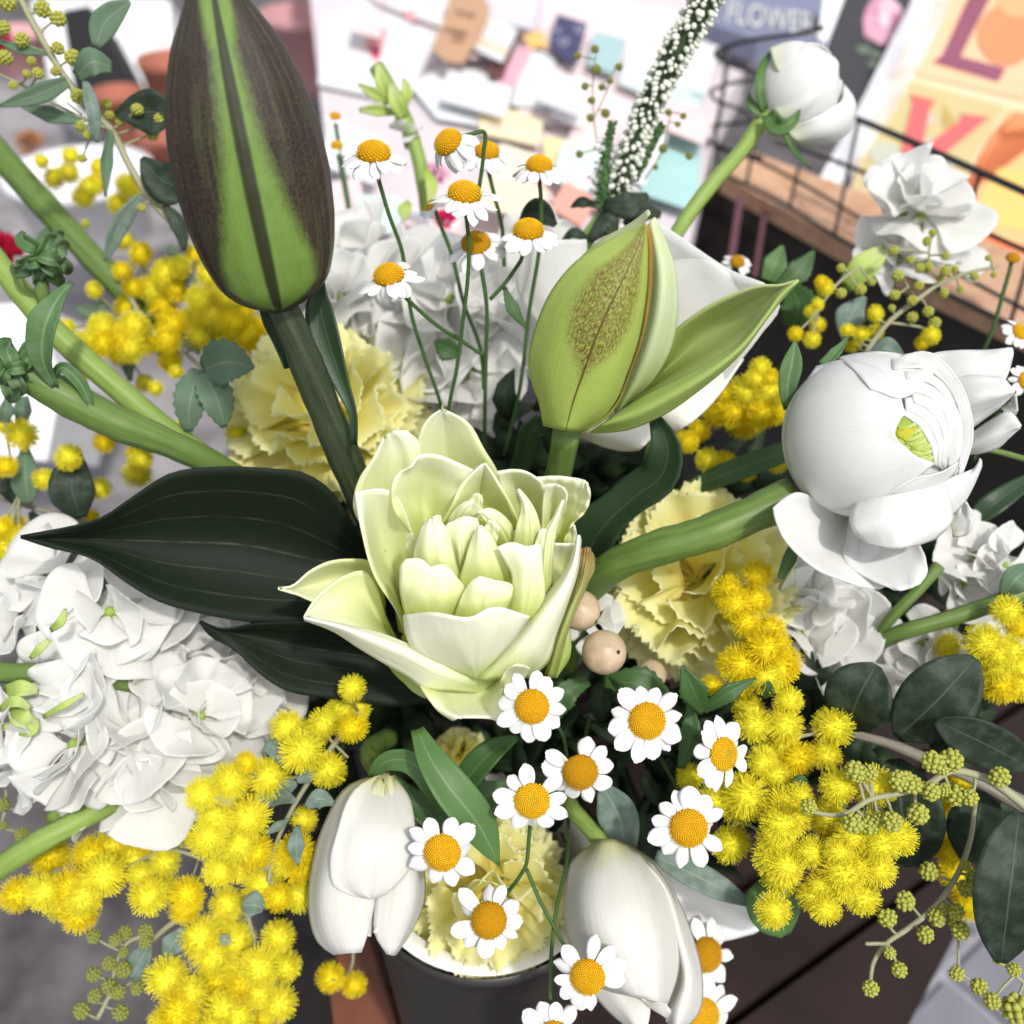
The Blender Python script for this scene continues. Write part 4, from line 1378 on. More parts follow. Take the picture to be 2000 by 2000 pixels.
lp([([(830, 860), (785, 778), (700, 660), (678, 560), (715, 440), (800, 400)], .370, .346, -.006), ([(860, 830), (840, 720), (800, 580), (810, 460), (845, 332)], .376, .348, .004), ([(920, 800), (910, 700), (900, 580), (920, 450), (960, 332)], .378, .349, .008), ([(1000, 780), (1020, 700), (1070, 560), (1140, 450), (1160, 415)], .368, .351, .0)], seed=4, nu=15, rf=3.0, ruf=.0012)
lp([([(1380, 740), (1340, 560), (1310, 480), (1298, 428)], .372, .351), ([(1440, 720), (1420, 560), (1400, 480), (1390, 416)], .376, .351, .006), ([(1500, 720), (1510, 560), (1490, 480), (1472, 428)], .376, .350, .006), ([(1560, 760), (1592, 640), (1590, 560), (1560, 480)], .368, .348)], seed=6)
lp([([(1620, 870), (1590, 650), (1555, 540), (1525, 462)], .374, .352), ([(1640, 880), (1660, 700), (1670, 570), (1660, 453)], .378, .351, .005), ([(1660, 880), (1720, 740), (1770, 600), (1800, 470)], .375, .349, .002), ([(1690, 855), (1745, 735), (1822, 655), (1850, 560), (1838, 500)], .368, .346)], seed=7, ruf=.0018, rf=5)
lp([([(1560, 900), (1570, 640), (1575, 560), (1590, 500)], .366, .344), ([(1600, 860), (1630, 680), (1650, 580), (1645, 500)], .369, .345, .006), ([(1640, 850), (1675, 690), (1708, 600), (1712, 560), (1690, 520)], .362, .341)], seed=8)
lp([([(1630, 1120), (1618, 1000), (1622, 900), (1640, 850)], .372, .352), ([(1690, 1080), (1690, 950), (1710, 852)], .372, .352, .004), ([(1720, 1020), (1765, 900), (1775, 850)], .368, .350)], seed=9)
lp([([(1680, 900), (1700, 810), (1745, 735)], .372, .362), ([(1720, 920), (1740, 830), (1752, 760)], .372, .362), ([(1770, 920), (1775, 850), (1755, 740)], .370, .360)], M_LILY, seed=10)
# inner ring
lp([([(940, 780), (1030, 635), (1095, 500), (1160, 430), (1225, 372)], .354, .343, -.002), ([(1060, 720), (1130, 600), (1170, 500), (1205, 430), (1226, 372)], .362, .343, .003), ([(1200, 720), (1200, 600), (1212, 500), (1222, 430), (1227, 372)], .366, .343, .007), ([(1330, 740), (1310, 620), (1280, 520), (1250, 440), (1228, 372)], .362, .343, .003), ([(1440, 760), (1388, 630), (1330, 530), (1275, 440), (1229, 374)], .354, .343, -.002)], seed=5)
lp([([(990, 760), (1030, 680), (1070, 630), (1120, 600), (1148, 596)], .349, .338), ([(1070, 760), (1090, 690), (1120, 640), (1165, 612)], .347, .335, -.003), ([(1150, 740), (1170, 700), (1190, 665), (1186, 630), (1172, 610)], .349, .338)], seed=14)
lp([([(1420, 870), (1395, 760), (1330, 680), (1260, 644), (1188, 664)], .348, .337), ([(1380, 860), (1330, 760), (1280, 700), (1235, 668), (1189, 664)], .346, .336, -.003), ([(1290, 860), (1262, 780), (1235, 725), (1210, 690), (1189, 666)], .350, .338)], seed=15)
lp([([(1385, 930), (1412, 760), (1445, 640), (1430, 560), (1420, 532)], .347, .333), ([(1480, 930), (1490, 750), (1478, 640), (1450, 570), (1424, 529)], .343, .331, -.004), ([(1560, 930), (1556, 760), (1520, 650), (1475, 580), (1430, 530)], .350, .335)], seed=16)
lp([([(1555, 1200), (1552, 950), (1582, 780), (1640, 680), (1690, 592)], .348, .334), ([(1585, 1200), (1590, 960), (1612, 790), (1655, 690), (1692, 592)], .344, .331, -.003), ([(1615, 1180), (1622, 980), (1642, 800), (1668, 695), (1694, 594)], .350, .335)], seed=17)
lp([([(1080, 1080), (1062, 960), (1022, 810), (998, 745), (1040, 715)], .349, .337), ([(1085, 1060), (1090, 900), (1090, 790), (1110, 690)], .343, .331, -.004), ([(1095, 1050), (1125, 900), (1165, 800), (1192, 740), (1180, 700)], .350, .338)], seed=18)
lp([([(1085, 1120), (1080, 1060), (1110, 960), (1150, 830), (1195, 743)], .344, .331), ([(1200, 1100), (1205, 930), (1200, 830), (1198, 742)], .334, .327, -.004), ([(1300, 1100), (1300, 960), (1260, 850), (1202, 743)], .336, .328, -.003), ([(1395, 1100), (1355, 980), (1300, 870), (1245, 775), (1206, 744)], .345, .332)], seed=19)
lp([([(812, 1010), (806, 930), (830, 830), (865, 745), (900, 703)], .349, .335), ([(900, 1080), (880, 930), (890, 820), (905, 740), (912, 705)], .341, .331, -.005), ([(1000, 1110), (985, 930), (965, 830), (945, 755), (930, 710)], .338, .330, -.005), ([(1112, 1118), (1062, 980), (1032, 850), (1000, 755), (955, 714)], .347, .335)], seed=20)
lp([([(762, 1280), (733, 1150), (727, 1040), (735, 975), (765, 940)], .346, .332), ([(860, 1280), (850, 1150), (850, 1040), (850, 940)], .335, .327, -.004), ([(960, 1280), (980, 1150), (960, 1050), (900, 985)], .333, .327, -.004), ([(1040, 1275), (1112, 1115), (1055, 1040), (990, 975), (930, 985)], .342, .331)], seed=21)
lp([([(1350, 1270), (1385, 1130), (1390, 1040), (1345, 950), (1302, 868)], .341, .327), ([(1420, 1300), (1450, 1120), (1450, 1000), (1420, 920), (1385, 842)], .331, .323, -.004), ([(1470, 1300), (1510, 1150), (1510, 1000), (1490, 900), (1470, 865)], .332, .324, -.004), ([(1505, 1290), (1575, 1180), (1568, 1000), (1562, 900), (1552, 850)], .343, .329)], seed=22)
lp([([(1050, 1275), (1080, 1190), (1112, 1125), (1150, 1075), (1200, 1044)], .338, .327), ([(1150, 1285), (1160, 1200), (1180, 1120), (1210, 1044)], .330, .324, -.002), ([(1260, 1285), (1260, 1200), (1260, 1120), (1270, 1062)], .330, .324, -.002), ([(1345, 1260), (1388, 1150), (1391, 1098), (1330, 1078)], .338, .327)], seed=23)
for k_, (L_, M_, R_, dd) in enumerate((
    ([(985, 900), (1000, 800), (1035, 735)], [(1020, 900), (1035, 800), (1062, 722)], [(1060, 900), (1080, 800), (1090, 716)], .338),
    ([(1215, 860), (1225, 760), (1250, 715)], [(1250, 860), (1262, 780), (1275, 722)], [(1290, 870), (1310, 800), (1310, 745)], .337),
    ([(1500, 1000), (1520, 860), (1560, 770)], [(1530, 1000), (1545, 880), (1575, 760)], [(1560, 1010), (1580, 880), (1592, 770)], .335),
    ([(1330, 1060), (1345, 960), (1380, 890)], [(1370, 1060), (1385, 960), (1405, 880)], [(1420, 1060), (1430, 960), (1430, 890)], .334),
    ([(1080, 720), (1110, 640), (1165, 560)], [(1130, 720), (1160, 640), (1190, 555)], [(1200, 720), (1215, 640), (1212, 565)], .347),
    ([(880, 860), (895, 780), (930, 690)], [(915, 860), (935, 780), (950, 680)], [(960, 860), (975, 780), (972, 692)], .345))):
    lp([(L_, dd + .006, dd + .001), (M_, dd + .005, dd), (R_, dd + .006, dd + .001)], seed=14 + k_ % 3, nu=11)
# the small petals left of the middle
lp([([(800, 960), (770, 940), (762, 880), (795, 790)], .362, .350), ([(820, 960), (800, 900), (798, 785)], .360, .349), ([(830, 960), (822, 860), (800, 783)], .362, .350)], seed=24)
# front petals, seen from outside
lp([([(1175, 1640), (1000, 1570), (800, 1470), (760, 1350), (748, 1272)], .352, .336), ([(1175, 1645), (1060, 1510), (960, 1390), (920, 1257)], .350, .322, -.003), ([(1178, 1645), (1170, 1500), (1150, 1390), (1130, 1288)], .348, .318, -.003), ([(1180, 1645), (1235, 1500), (1280, 1380), (1290, 1226)], .349, .318, -.003), ([(1182, 1640), (1300, 1525), (1420, 1385), (1492, 1280)], .352, .326)], M_LILY2, seed=25, nu=19, ruf=.0006)
lp([([(720, 1440), (640, 1270), (592, 1110), (520, 1013), (400, 1040), (300, 1105), (220, 1190), (163, 1285)], .380, .338, .002), ([(720, 1445), (600, 1310), (520, 1200), (430, 1150), (330, 1190), (163, 1287)], .378, .338, .006), ([(740, 1450), (600, 1385), (400, 1333), (250, 1300), (164, 1289)], .365, .337, -.002)], seed=26)
lp([([(1330, 1590), (1150, 1610), (1000, 1548), (780, 1445), (600, 1375), (400, 1328), (163, 1284)], .362, .334, -.006), ([(1310, 1660), (1140, 1660), (960, 1600), (760, 1500), (560, 1420), (370, 1345), (163, 1290)], .362, .332, -.010), ([(1260, 1740), (1050, 1715), (850, 1692), (800, 1650), (650, 1562), (500, 1472), (330, 1362), (166, 1300)], .366, .338, -.004)], M_LILY2, seed=27)
lp([([(640, 1200), (560, 960), (430, 944), (300, 962), (200, 1012), (80, 1105), (10, 1112)], .385, .350, -.004), ([(640, 1250), (480, 1080), (330, 1060), (220, 1090), (90, 1115), (10, 1114)], .388, .351, .007), ([(640, 1300), (430, 1230), (300, 1215), (215, 1192), (120, 1150), (50, 1132), (11, 1118)], .378, .350, -.002)], seed=28)
lp([([(1175, 1645), (1290, 1518), (1490, 1276), (1632, 1105), (1730, 960), (1775, 800)], .350, .332, -.001), ([(1250, 1650), (1400, 1500), (1560, 1290), (1690, 1100), (1755, 950), (1780, 800)], .346, .327, -.006), ([(1380, 1640), (1500, 1540), (1620, 1340), (1715, 1150), (1768, 980), (1786, 802)], .348, .328, -.005), ([(1480, 1640), (1590, 1560), (1650, 1380), (1722, 1180), (1772, 1020), (1793, 830)], .356, .334)], M_LILY2, seed=29, nu=15)
lp([([(1585, 1630), (1618, 1460), (1700, 1260), (1765, 1090), (1795, 880)], .362, .338), ([(1610, 1640), (1660, 1460), (1730, 1260), (1800, 1090), (1840, 870)], .358, .336, -.002), ([(1640, 1640), (1690, 1450), (1755, 1260), (1835, 1085), (1882, 950), (1850, 890)], .364, .341)], M_LILYB, seed=30, label="outer petal with browned edge", ruf=.0014, rf=5)
lp([([(1640, 1640), (1660, 1500), (1712, 1340)], .370, .362), ([(1650, 1640), (1695, 1500), (1718, 1340)], .368, .360), ([(1652, 1632), (1726, 1520), (1724, 1340)], .370, .362)], M_LGREEN, seed=31)
lp([([(780, 1560), (842, 1680), (890, 1760), (960, 1840), (1040, 1892)], .364, .343, -.006), ([(850, 1560), (880, 1690), (950, 1765), (990, 1825), (1080, 1880)], .368, .337, -.002), ([(1000, 1560), (1010, 1680), (1040, 1780), (1080, 1830), (1130, 1875)], .372, .342, .006), ([(1175, 1560), (1180, 1700), (1200, 1780), (1230, 1840), (1260, 1880)], .374, .340, .006), ([(1330, 1540), (1290, 1690), (1250, 1780), (1270, 1840), (1310, 1905)], .370, .336, .004), ([(1420, 1540), (1350, 1650), (1325, 1740), (1335, 1820), (1338, 1908)], .364, .338, -.006)], seed=32, nv=26, nu=24, ruf=.0010, rf=2.2)
lp([([(1340, 1780), (1322, 1690), (1360, 1590), (1420, 1562)], .350, .338), ([(1380, 1760), (1380, 1680), (1420, 1600), (1460, 1570)], .358, .340), ([(1400, 1740), (1420, 1690), (1460, 1640), (1496, 1585)], .360, .346)], seed=33)
lp([([(640, 1540), (720, 1640), (830, 1735), (880, 1760)], .372, .360), ([(680, 1560), (750, 1640), (840, 1710), (882, 1755)], .367, .357), ([(660, 1530), (800, 1640), (860, 1700), (890, 1750)], .362, .352)], M_LGREEN, seed=34)
# hidden receptacle closing the cup
mb = MB()
mb.ball(P(920, 1190, 0.392), px(150, 0.392), 20, 12, D(0, 0, 1), 0.12)
part("receptacle", mb, petal_mat("lily throat", (0.34, 0.38, 0.06), (0.42, 0.46, 0.10)), lily)
for k, (x, y, a) in enumerate(((20, 1116, -2.7), (182, 1292, -2.6), (640, 214, 1.9), (978, 45, 1.6), (1225, 360, 1.6))):
    u, v = ZL(x, y)
    mb = MB()
    d = (.3505, .338, .350, .356, .343)[k]
    stemP(mb, [(u - 5 * math.cos(a), v + 5 * math.sin(a), d), (u + 4 * math.cos(a), v - 4 * math.sin(a), d)], [3.5, 2.2], 6)
    part("petal_tip", mb, M_GSTEM, lily)
mb = MB()
stemP(mb, [(925, 1190, .395), (960, 1330, .42), (1010, 1480, .47), (1040, 1560, .52)], [26, 26], 12)
part("stem", mb, M_LSTEM, lily)
# its two dark leaves
def dl(curves, nv=34, nu=19, ruf=.0015, seed=0, mat=None, rf=1.5):
    return part("leaf", loft([C(*c) for c in curves], nv, nu, .0006, ruf, rf, seed), mat or M_DARKLEAF, lily)
dl([([(760, 1150), (705, 1050), (680, 1008), (640, 952), (600, 926), (520, 915), (430, 912), (330, 926), (260, 970), (200, 1010), (110, 1033), (40, 1047)], .398, .352, -.008),
    ([(770, 1160), (690, 1110), (600, 1090), (480, 1065), (340, 1058), (250, 1055), (160, 1052), (40, 1049)], .405, .352, .006),
    ([(760, 1190), (690, 1210), (590, 1218), (490, 1215), (400, 1200), (300, 1170), (250, 1140), (180, 1092), (100, 1070), (40, 1050)], .402, .353, -.004)], seed=1)
dl([([(830, 1250), (700, 1216), (600, 1214), (495, 1218), (430, 1227), (391, 1212)], .392, .378, -.004), ([(830, 1300), (700, 1280), (600, 1265), (500, 1245), (430, 1232), (390, 1214)], .398, .378, .006), ([(850, 1370), (790, 1380), (700, 1372), (640, 1364), (550, 1345), (500, 1310), (455, 1268), (408, 1240), (389, 1216)], .397, .379, -.002)], seed=2)

# ------------------------------------------------------------------ closed lily bud
A0, A1 = np.array((547.0, 598.0, .336)), np.array((396.0, -125.0, .284))
bud1 = thing("lily_bud", "large closed lily bud, dark purple brown with a green stripe", "lily bud", P(700, 950, .362), "lily buds")
TT = np.array([0, .012, .03, .055, .083, .15, .235, .35, .48, .6, .7, .83, .92, 1])
RR = np.array([26, 52, 76, 97, 110, 128, 141, 149, 146, 130, 107, 58, 32, 8.0])
nvb = 60
tq = np.linspace(0, 1, nvb) ** 1.15
ax = PA(A0[None] * (1 - tq[:, None]) + A1[None] * tq[:, None])
rq = np.interp(tq, TT, RR)
ker = np.array([1, 2, 1]) / 4
rq2 = np.convolve(np.concatenate(([rq[0]], rq, [rq[-1]])), ker, 'valid')
depq = A0[2] * (1 - tq) + A1[2] * tq
rw = rq2 / F * depq * 0.97
adir = (ax[-1] - ax[0]) / np.linalg.norm(ax[-1] - ax[0])
vw = CL - ax[nvb // 2]
fz = vw - adir * np.dot(vw, adir)
fz /= np.linalg.norm(fz)
fx = np.cross(adir, fz)
for k in range(3):
    nu = 40
    g = np.zeros((nvb, nu, 3))
    for i in range(nu):
        q = i / (nu - 1) * 2 - 1
        th = math.radians(k * 120 - 3 + q * 61)
        prof = 1 + 0.006 * math.cos(q * 21) * (abs(q) > .2) + 0.035 * math.cos(q * math.pi / 2) - 0.055 * max(0, abs(q) - 0.90) / 0.10 + 0.020 * math.exp(-(q / 0.05) ** 2) - 0.015 * math.exp(-((abs(q) - 0.13) / 0.07) ** 2)
        g[:, i] = ax + (rw * prof)[:, None] * (fx * math.sin(th) + fz * math.cos(th))
    uu, vv = np.meshgrid(np.linspace(0, 1, nu), tq)
    mb = MB()
    mb.sheet(g, 0.0007, np.stack((uu, vv), -1))
    part("tepal", mb, M_BUD1, bud1)
mb = MB()
stemP(mb, [(549, 594, .336), (575, 650, .341), (610, 740, .352), (655, 850, .368), (700, 955, .388), (760, 1080, .42), (900, 1350, .48)], [30, 33, 33, 32, 34, 36, 36], 16, 40)
part("stem", mb, M_LSTEM, bud1)
mb = MB()
leafS(mb, [(692, 868, .358), (690, 810, .353), (668, 745, .352), (640, 660, .352), (625, 590, .352), (628, 540, .350)], [14, 20, 40, 62, 60, 8], 28, .35, 20, 9)
part("leaf", mb, M_GLOSSLEAF, bud1)
mb = MB()
leafS(mb, [(560, 720, .352), (540, 660, .350), (515, 610, .346), (505, 585, .342)], [14, 30, 36, 4], -40, .3, 14, 7)
part("leaf", mb, M_GLOSSLEAF, bud1)

# ------------------------------------------------------------------ opening lily bud
ZB_ = lambda x, y: (1020 + x * .28468, 400 + y * .28468)
def BC(pts, d0, d1, b=0.0):
    return C([ZB_(x, y) for x, y in pts], d0, d1, b)
bud2 = thing("lily_bud", "opening green lily bud with brown speckles and one petal spread", "lily bud", P(1110, 900, .372), "lily buds")
def bp(curves, mat, name="tepal", nv=30, nu=21, ruf=.0, thick=.0008, seed=0, label=None):
    return part(name, loft([BC(*c) for c in curves], nv, nu, thick, ruf, 2, seed), mat, bud2, label)
bp([([(150, 1515), (118, 1350), (60, 1180), (48, 1060), (92, 850), (205, 590), (390, 375), (560, 268), (720, 185), (838, 128)], .362, .312, -.004),
    ([(220, 1530), (190, 1350), (190, 1150), (240, 950), (360, 680), (530, 450), (690, 300), (838, 128)], .350, .310, -.008),
    ([(300, 1545), (350, 1350), (420, 1150), (510, 900), (610, 680), (720, 450), (800, 270), (840, 128)], .345, .309, -.010),
    ([(360, 1550), (500, 1400), (600, 1200), (690, 950), (760, 700), (810, 450), (835, 270), (842, 128)], .348, .310, -.008),
    ([(400, 1552), (560, 1450), (645, 1340), (722, 1150), (792, 950), (842, 700), (864, 450), (856, 220), (844, 130)], .358, .312, -.004)], M_BUD2, nv=44, nu=33, label="front tepal with brown speckles")
bp([([(400, 1545), (575, 1440), (660, 1330), (735, 1150), (805, 950), (855, 700), (876, 450), (866, 220), (850, 140)], .3575, .3115, -.0045), ([(430, 1540), (600, 1440), (680, 1330), (750, 1150), (822, 950), (868, 700), (886, 450), (874, 220), (853, 150)], .357, .311, -.0045)], M_SEAM, "seam", 40, 4, thick=.0016)
bp([([(640, 1440), (735, 1150), (800, 950), (850, 700), (870, 450), (862, 280), (868, 130)], .364, .316, -.003), ([(660, 1420), (800, 1180), (890, 950), (950, 700), (960, 450), (930, 280), (885, 110)], .360, .315, -.009), ([(690, 1395), (905, 1190), (1012, 1000), (1050, 850), (1060, 560), (1042, 420), (985, 260), (905, 85)], .368, .317, -.004)], petal_mat("pale inner tepal", (0.46, 0.56, 0.20), (0.66, 0.74, 0.46), 0.35, 0.25, 0.5, 0.2))
bp([([(380, 390), (545, 240), (720, 145), (800, 90), (868, 36)], .345, .316), ([(400, 420), (570, 290), (730, 190), (820, 130), (872, 60)], .338, .314)], M_BUD2B, nu=6)
bp([([(820, 1260), (1000, 1010), (1045, 878), (1200, 745), (1400, 635), (1650, 553), (1780, 550), (1890, 512)], .366, .322, -.002), ([(760, 1330), (980, 1120), (1140, 960), (1300, 830), (1480, 720), (1650, 620), (1760, 575), (1891, 514)], .376, .322, .008), ([(700, 1390), (960, 1200), (1150, 1060), (1330, 950), (1500, 830), (1650, 690), (1740, 610), (1892, 516)], .374, .322, .007), ([(640, 1445), (860, 1310), (1065, 1215), (1300, 1082), (1500, 945), (1680, 735), (1760, 620), (1893, 518)], .358, .320, -.003)], M_BUD2C, label="spread hollow tepal")
bp([([(640, 1440), (860, 1302), (1065, 1205), (1300, 1072), (1500, 935), (1680, 725), (1760, 612), (1893, 514)], .357, .319, -.003), ([(560, 1500), (800, 1420), (1020, 1310), (1260, 1170), (1500, 980), (1675, 760), (1770, 630), (1894, 516)], .352, .317, -.004), ([(470, 1562), (700, 1545), (955, 1445), (1205, 1275), (1500, 1015), (1665, 795), (1782, 645), (1896, 520)], .362, .321, -.002)], petal_mat("tepal outside", (0.33, 0.45, 0.11), (0.40, 0.52, 0.16), 0.5, 0.2, 0.5, 0.3))
mb = MB()
stemP(mb, [(1107, 842, .366), (1100, 880, .374), (1085, 950, .39), (1060, 1060, .42), (1040, 1300, .48)], [27, 26, 26, 27, 28], 14, 30)
part("stem", mb, M_MSTEM, bud2)
mb = MB()
leafS(mb, [(1277, 812, .372), (1305, 880, .372), (1292, 930, .378), (1240, 970, .388), (1170, 1040, .40), (1130, 1130, .42)], [22, 74, 84, 80, 110, 60], -25, .35, 20, 9)
part("leaf", mb, M_GLOSSLEAF, bud2)
mb = MB()
leafS(mb, [(1080, 850, .40), (1050, 830, .392), (1020, 900, .40), (985, 960, .41)], [30, 50, 40, 20], 20, .3, 14, 7)
part("leaf", mb, M_GLOSSLEAF, bud2)

# cream flower behind it
cream = thing("white_tulip", "wide open white tulip behind the opening lily bud", "tulip", P(1290, 830, .44), "white tulips")
def cp(o, zf, curves, mat, nv=22, nu=15, ruf=.001, seed=0, name="petal", thick=.0008):
    return part(name, loft([C([zf(x, y) for x, y in c[0]], *c[1:]) for c in curves], nv, nu, thick, ruf, 2, seed), mat, o)
cp(cream, ZB_, [([(700, 1400), (500, 800), (560, 400), (900, 130)], .43, .40), ([(850, 1450), (850, 800), (900, 400), (1000, 165)], .44, .40, .008), ([(950, 1500), (1200, 1000), (1330, 700), (1390, 430)], .44, .398, .008), ([(1000, 1570), (1270, 1350), (1480, 1085), (1640, 880), (1765, 690), (1655, 540)], .425, .39, -.004)], M_STOCK, seed=1)
cp(cream, ZB_, [([(380, 1590), (450, 1615), (560, 1660), (700, 1688), (800, 1680)], .41, .40), ([(420, 1540), (600, 1560), (750, 1600), (840, 1650)], .40, .395), ([(500, 1480), (700, 1460), (900, 1470), (885, 1600)], .41, .405)], M_CREAM, seed=2)
cp(cream, ZB_, [([(860, 1500), (950, 1560), (1010, 1575)], .415, .41), ([(900, 1400), (1080, 1460), (1150, 1500)], .405, .40), ([(950, 1300), (1200, 1280), (1330, 1330)], .41, .405), ([(1300, 1000), (1450, 1040), (1520, 1060)], .42, .41)], M_CREAM, seed=3)
cp(cream, ZB_, [([(300, 1000), (100, 800), (-40, 560), (10, 330)], .435, .415), ([(400, 900), (250, 700), (150, 450), (200, 250)], .43, .408), ([(560, 900), (480, 600), (450, 380), (440, 240)], .435, .415)], M_STOCK, seed=5)
cp(cream, ZB_, [([(900, 1000), (900, 700), (1000, 400), (1150, 290)], .425, .405), ([(1000, 1000), (1130, 760), (1280, 560), (1380, 440)], .420, .398), ([(1150, 1100), (1330, 900), (1500, 700), (1600, 580)], .425, .40)], M_STOCK, seed=6)
mb = MB()
stemP(mb, [(1290, 860, .44), (1260, 1000, .46), (1180, 1300, .50)], [24], 10)
part("stem", mb, M_GSTEM, cream)

# ------------------------------------------------------------------ big ranunculus
RCu, RCv, RCd = 1692, 853, .362
ran = thing("ranunculus", "big white ranunculus at right with a green eye", "ranunculus", P(RCu - 120, RCv + 60, .375), "white ranunculus")
RC = P(RCu, RCv, RCd)
RRad = px(163, RCd)
RAX = D(0.24, -0.04, 0.88)
XR = D(1, 0, -0.6)
def rp(k, az, w, th0, th1=150, mat=None, flare=0.02, seed=0, wob=1.0):
    mb = MB()
    sphere_petal(mb, RC, RRad * k, RAX, D(0, 1, 0), az, w, th0, th1, flare, wob, seed, 34, 26, .0005, .15)
    part("petal", mb, mat or M_WHITE2, ran)
for k_, az_ in enumerate((0, 120, 240)):
    rp(0.975 - .002 * k_, az_, 190, 0.5, 150, seed=1 + k_, wob=.3, flare=0)
ZR = lambda x, y: (1500 + x * .28474, 650 + y * .28474)
def on_ball(x, y, k):
    """depth of the ball's skin, k times its radius, at a zoom position"""
    u, v = ZR(x, y)
    r = np.array(((u - 1000.0) / F, (1000.0 - v) / F, -1.0))
    c = CR.T @ (RC - CL)
    a_, b_, c_ = np.dot(r, r), np.dot(r, c), np.dot(c, c) - (RRad * k) ** 2
    q = b_ * b_ - a_ * c_
    return (u, v, (b_ - math.sqrt(q)) / a_ if q > 0 else b_ / a_)
def ball_petal(rows, mat=None, nv=26, nu=19, lift=0.0, edge=None, seed=0, thick=.0005):
    """rows of (x, y, k) run from the petal's foot to its free edge"""
    cur = [np.array([on_ball(*p) for p in spl([(x, y, k) for x, y, k in row], nv)]) for row in rows]
    part("petal", loft(cur, nv, nu, thick, .0004, 2, seed), mat or M_WHITE2, ran)
def rows_k(rows, k0, k1):
    return [[(x, y, k0 + (k1 - k0) * (i / (len(r_) - 1)) ** 2) for i, (x, y) in enumerate(r_)] for r_ in rows]
# green heart in the slit
ball_petal(rows_k([[(915, 560), (860, 690), (930, 810), (1030, 870), (1150, 915)], [(935, 560), (930, 690), (1000, 790), (1070, 840), (1150, 912)], [(960, 560), (1050, 640), (1110, 740), (1150, 820), (1155, 910)]], .984, .984), M_RANG, thick=.0003)
for k_ in range(7):
    t_ = k_ / 6
    x0, y0 = 905 + 130 * t_ + 12 * math.sin(k_ * 2), 600 + 230 * t_
    ball_petal(rows_k([[(x0 - 30, y0 + 50), (x0 + 40, y0 + 62 + 8 * math.sin(k_)), (x0 + 120, y0 + 30)], [(x0 - 26, y0 + 22), (x0 + 44, y0 + 40), (x0 + 110, y0 + 4)]], .988, .990), M_RANG, 14, 5, thick=.0006, seed=k_)
ball_petal(rows_k([[(885, 700), (940, 740), (960, 745)], [(880, 690), (950, 700), (1005, 690)], [(895, 655), (950, 655), (1015, 650)]], .993, .995), petal_mat("ranunculus eye", (0.42, 0.42, 0.03), (0.55, 0.50, 0.05)), 10, 7)
# crescents on the right of the slit, the outer ones overlapping the inner
for k_, (inner_, outer_) in enumerate((
    ([(930, 570), (1015, 625), (1085, 720), (1125, 810), (1140, 905)], [(955, 430), (1090, 490), (1190, 620), (1230, 770), (1180, 930)]),
    ([(945, 535), (1060, 590), (1130, 690), (1165, 790), (1165, 905)], [(930, 380), (1100, 430), (1220, 580), (1260, 770), (1200, 950)]),
    ([(1000, 480), (1100, 530), (1180, 640), (1205, 760), (1190, 890)], [(960, 330), (1130, 390), (1260, 560), (1300, 760), (1220, 960)]),
    ([(985, 400), (1120, 450), (1215, 570), (1250, 700), (1235, 860)], [(940, 260), (1140, 320), (1290, 500), (1340, 740), (1240, 1000)]),
    ([(950, 320), (1120, 350), (1240, 480), (1290, 640), (1280, 850)], [(900, 190), (1130, 220), (1300, 420), (1370, 720), (1270, 1020)]),
    ([(860, 250), (1080, 250), (1250, 400), (1325, 620), (1310, 880)], [(820, 130), (1100, 130), (1320, 340), (1410, 680), (1300, 1060)]))):
    kk = .986 + .004 * k_
    outer_ = [(inner_[0][0] * .45 + outer_[0][0] * .55, inner_[0][1] * .45 + outer_[0][1] * .55)] + outer_[1:]
    mid = [((a[0] * .55 + b_[0] * .45) , (a[1] * .55 + b_[1] * .45)) for a, b_ in zip(inner_, outer_)]
    cur = [np.array([on_ball(*p) for p in spl([(x, y, q_) for x, y in crv], 24)]) for crv, q_ in ((inner_, kk + .012), (mid, kk + .004), (outer_, kk - .012))]
    part("petal", loft(cur, 24, 11, .0005, .0003, 3, k_), M_WHITE2, ran)
ball_petal(rows_k([[(480, 170), (560, 230), (640, 310), (700, 385)], [(620, 140), (700, 230), (770, 330), (810, 425)], [(800, 130), (850, 220), (890, 330), (905, 450)], [(960, 160), (975, 240), (990, 330), (1000, 415)], [(1080, 210), (1080, 260), (1075, 320), (1060, 370)]], .985, 1.030), nu=21)
# the big front petal and a lower one
ball_petal(rows_k([[(330, 230), (520, 190), (700, 220), (850, 330), (945, 560)], [(170, 480), (380, 400), (600, 400), (790, 480), (905, 600)], [(120, 680), (350, 620), (600, 600), (770, 640), (872, 705)], [(130, 860), (350, 850), (600, 820), (800, 790), (955, 795)], [(220, 1080), (450, 1050), (700, 990), (900, 920), (1030, 850)], [(420, 1220), (650, 1190), (850, 1110), (1020, 1000), (1145, 895)]], .985, 1.022), nu=31, nv=34)
ball_petal(rows_k([[(560, 1260), (700, 1190), (850, 1080), (980, 1010), (1050, 985)], [(800, 1290), (900, 1200), (1010, 1100), (1120, 1000), (1200, 950)], [(1050, 1230), (1140, 1140), (1230, 1030), (1290, 940), (1310, 880)]], .99, 1.035), nu=19)
cp(ran, ZR, [([(520, 1150), (330, 1130), (200, 1095), (80, 1160), (38, 1200)], .372, .345), ([(560, 1200), (420, 1230), (260, 1250), (130, 1280), (60, 1300)], .378, .344, .004), ([(600, 1220), (540, 1320), (450, 1430), (300, 1480), (140, 1450)], .378, .343, .004), ([(640, 1230), (640, 1400), (600, 1550), (500, 1640), (330, 1620)], .374, .343, -.001), ([(700, 1230), (760, 1450), (800, 1600), (800, 1740), (560, 1720)], .372, .347)], M_WHITE, seed=4, nv=24, nu=21)
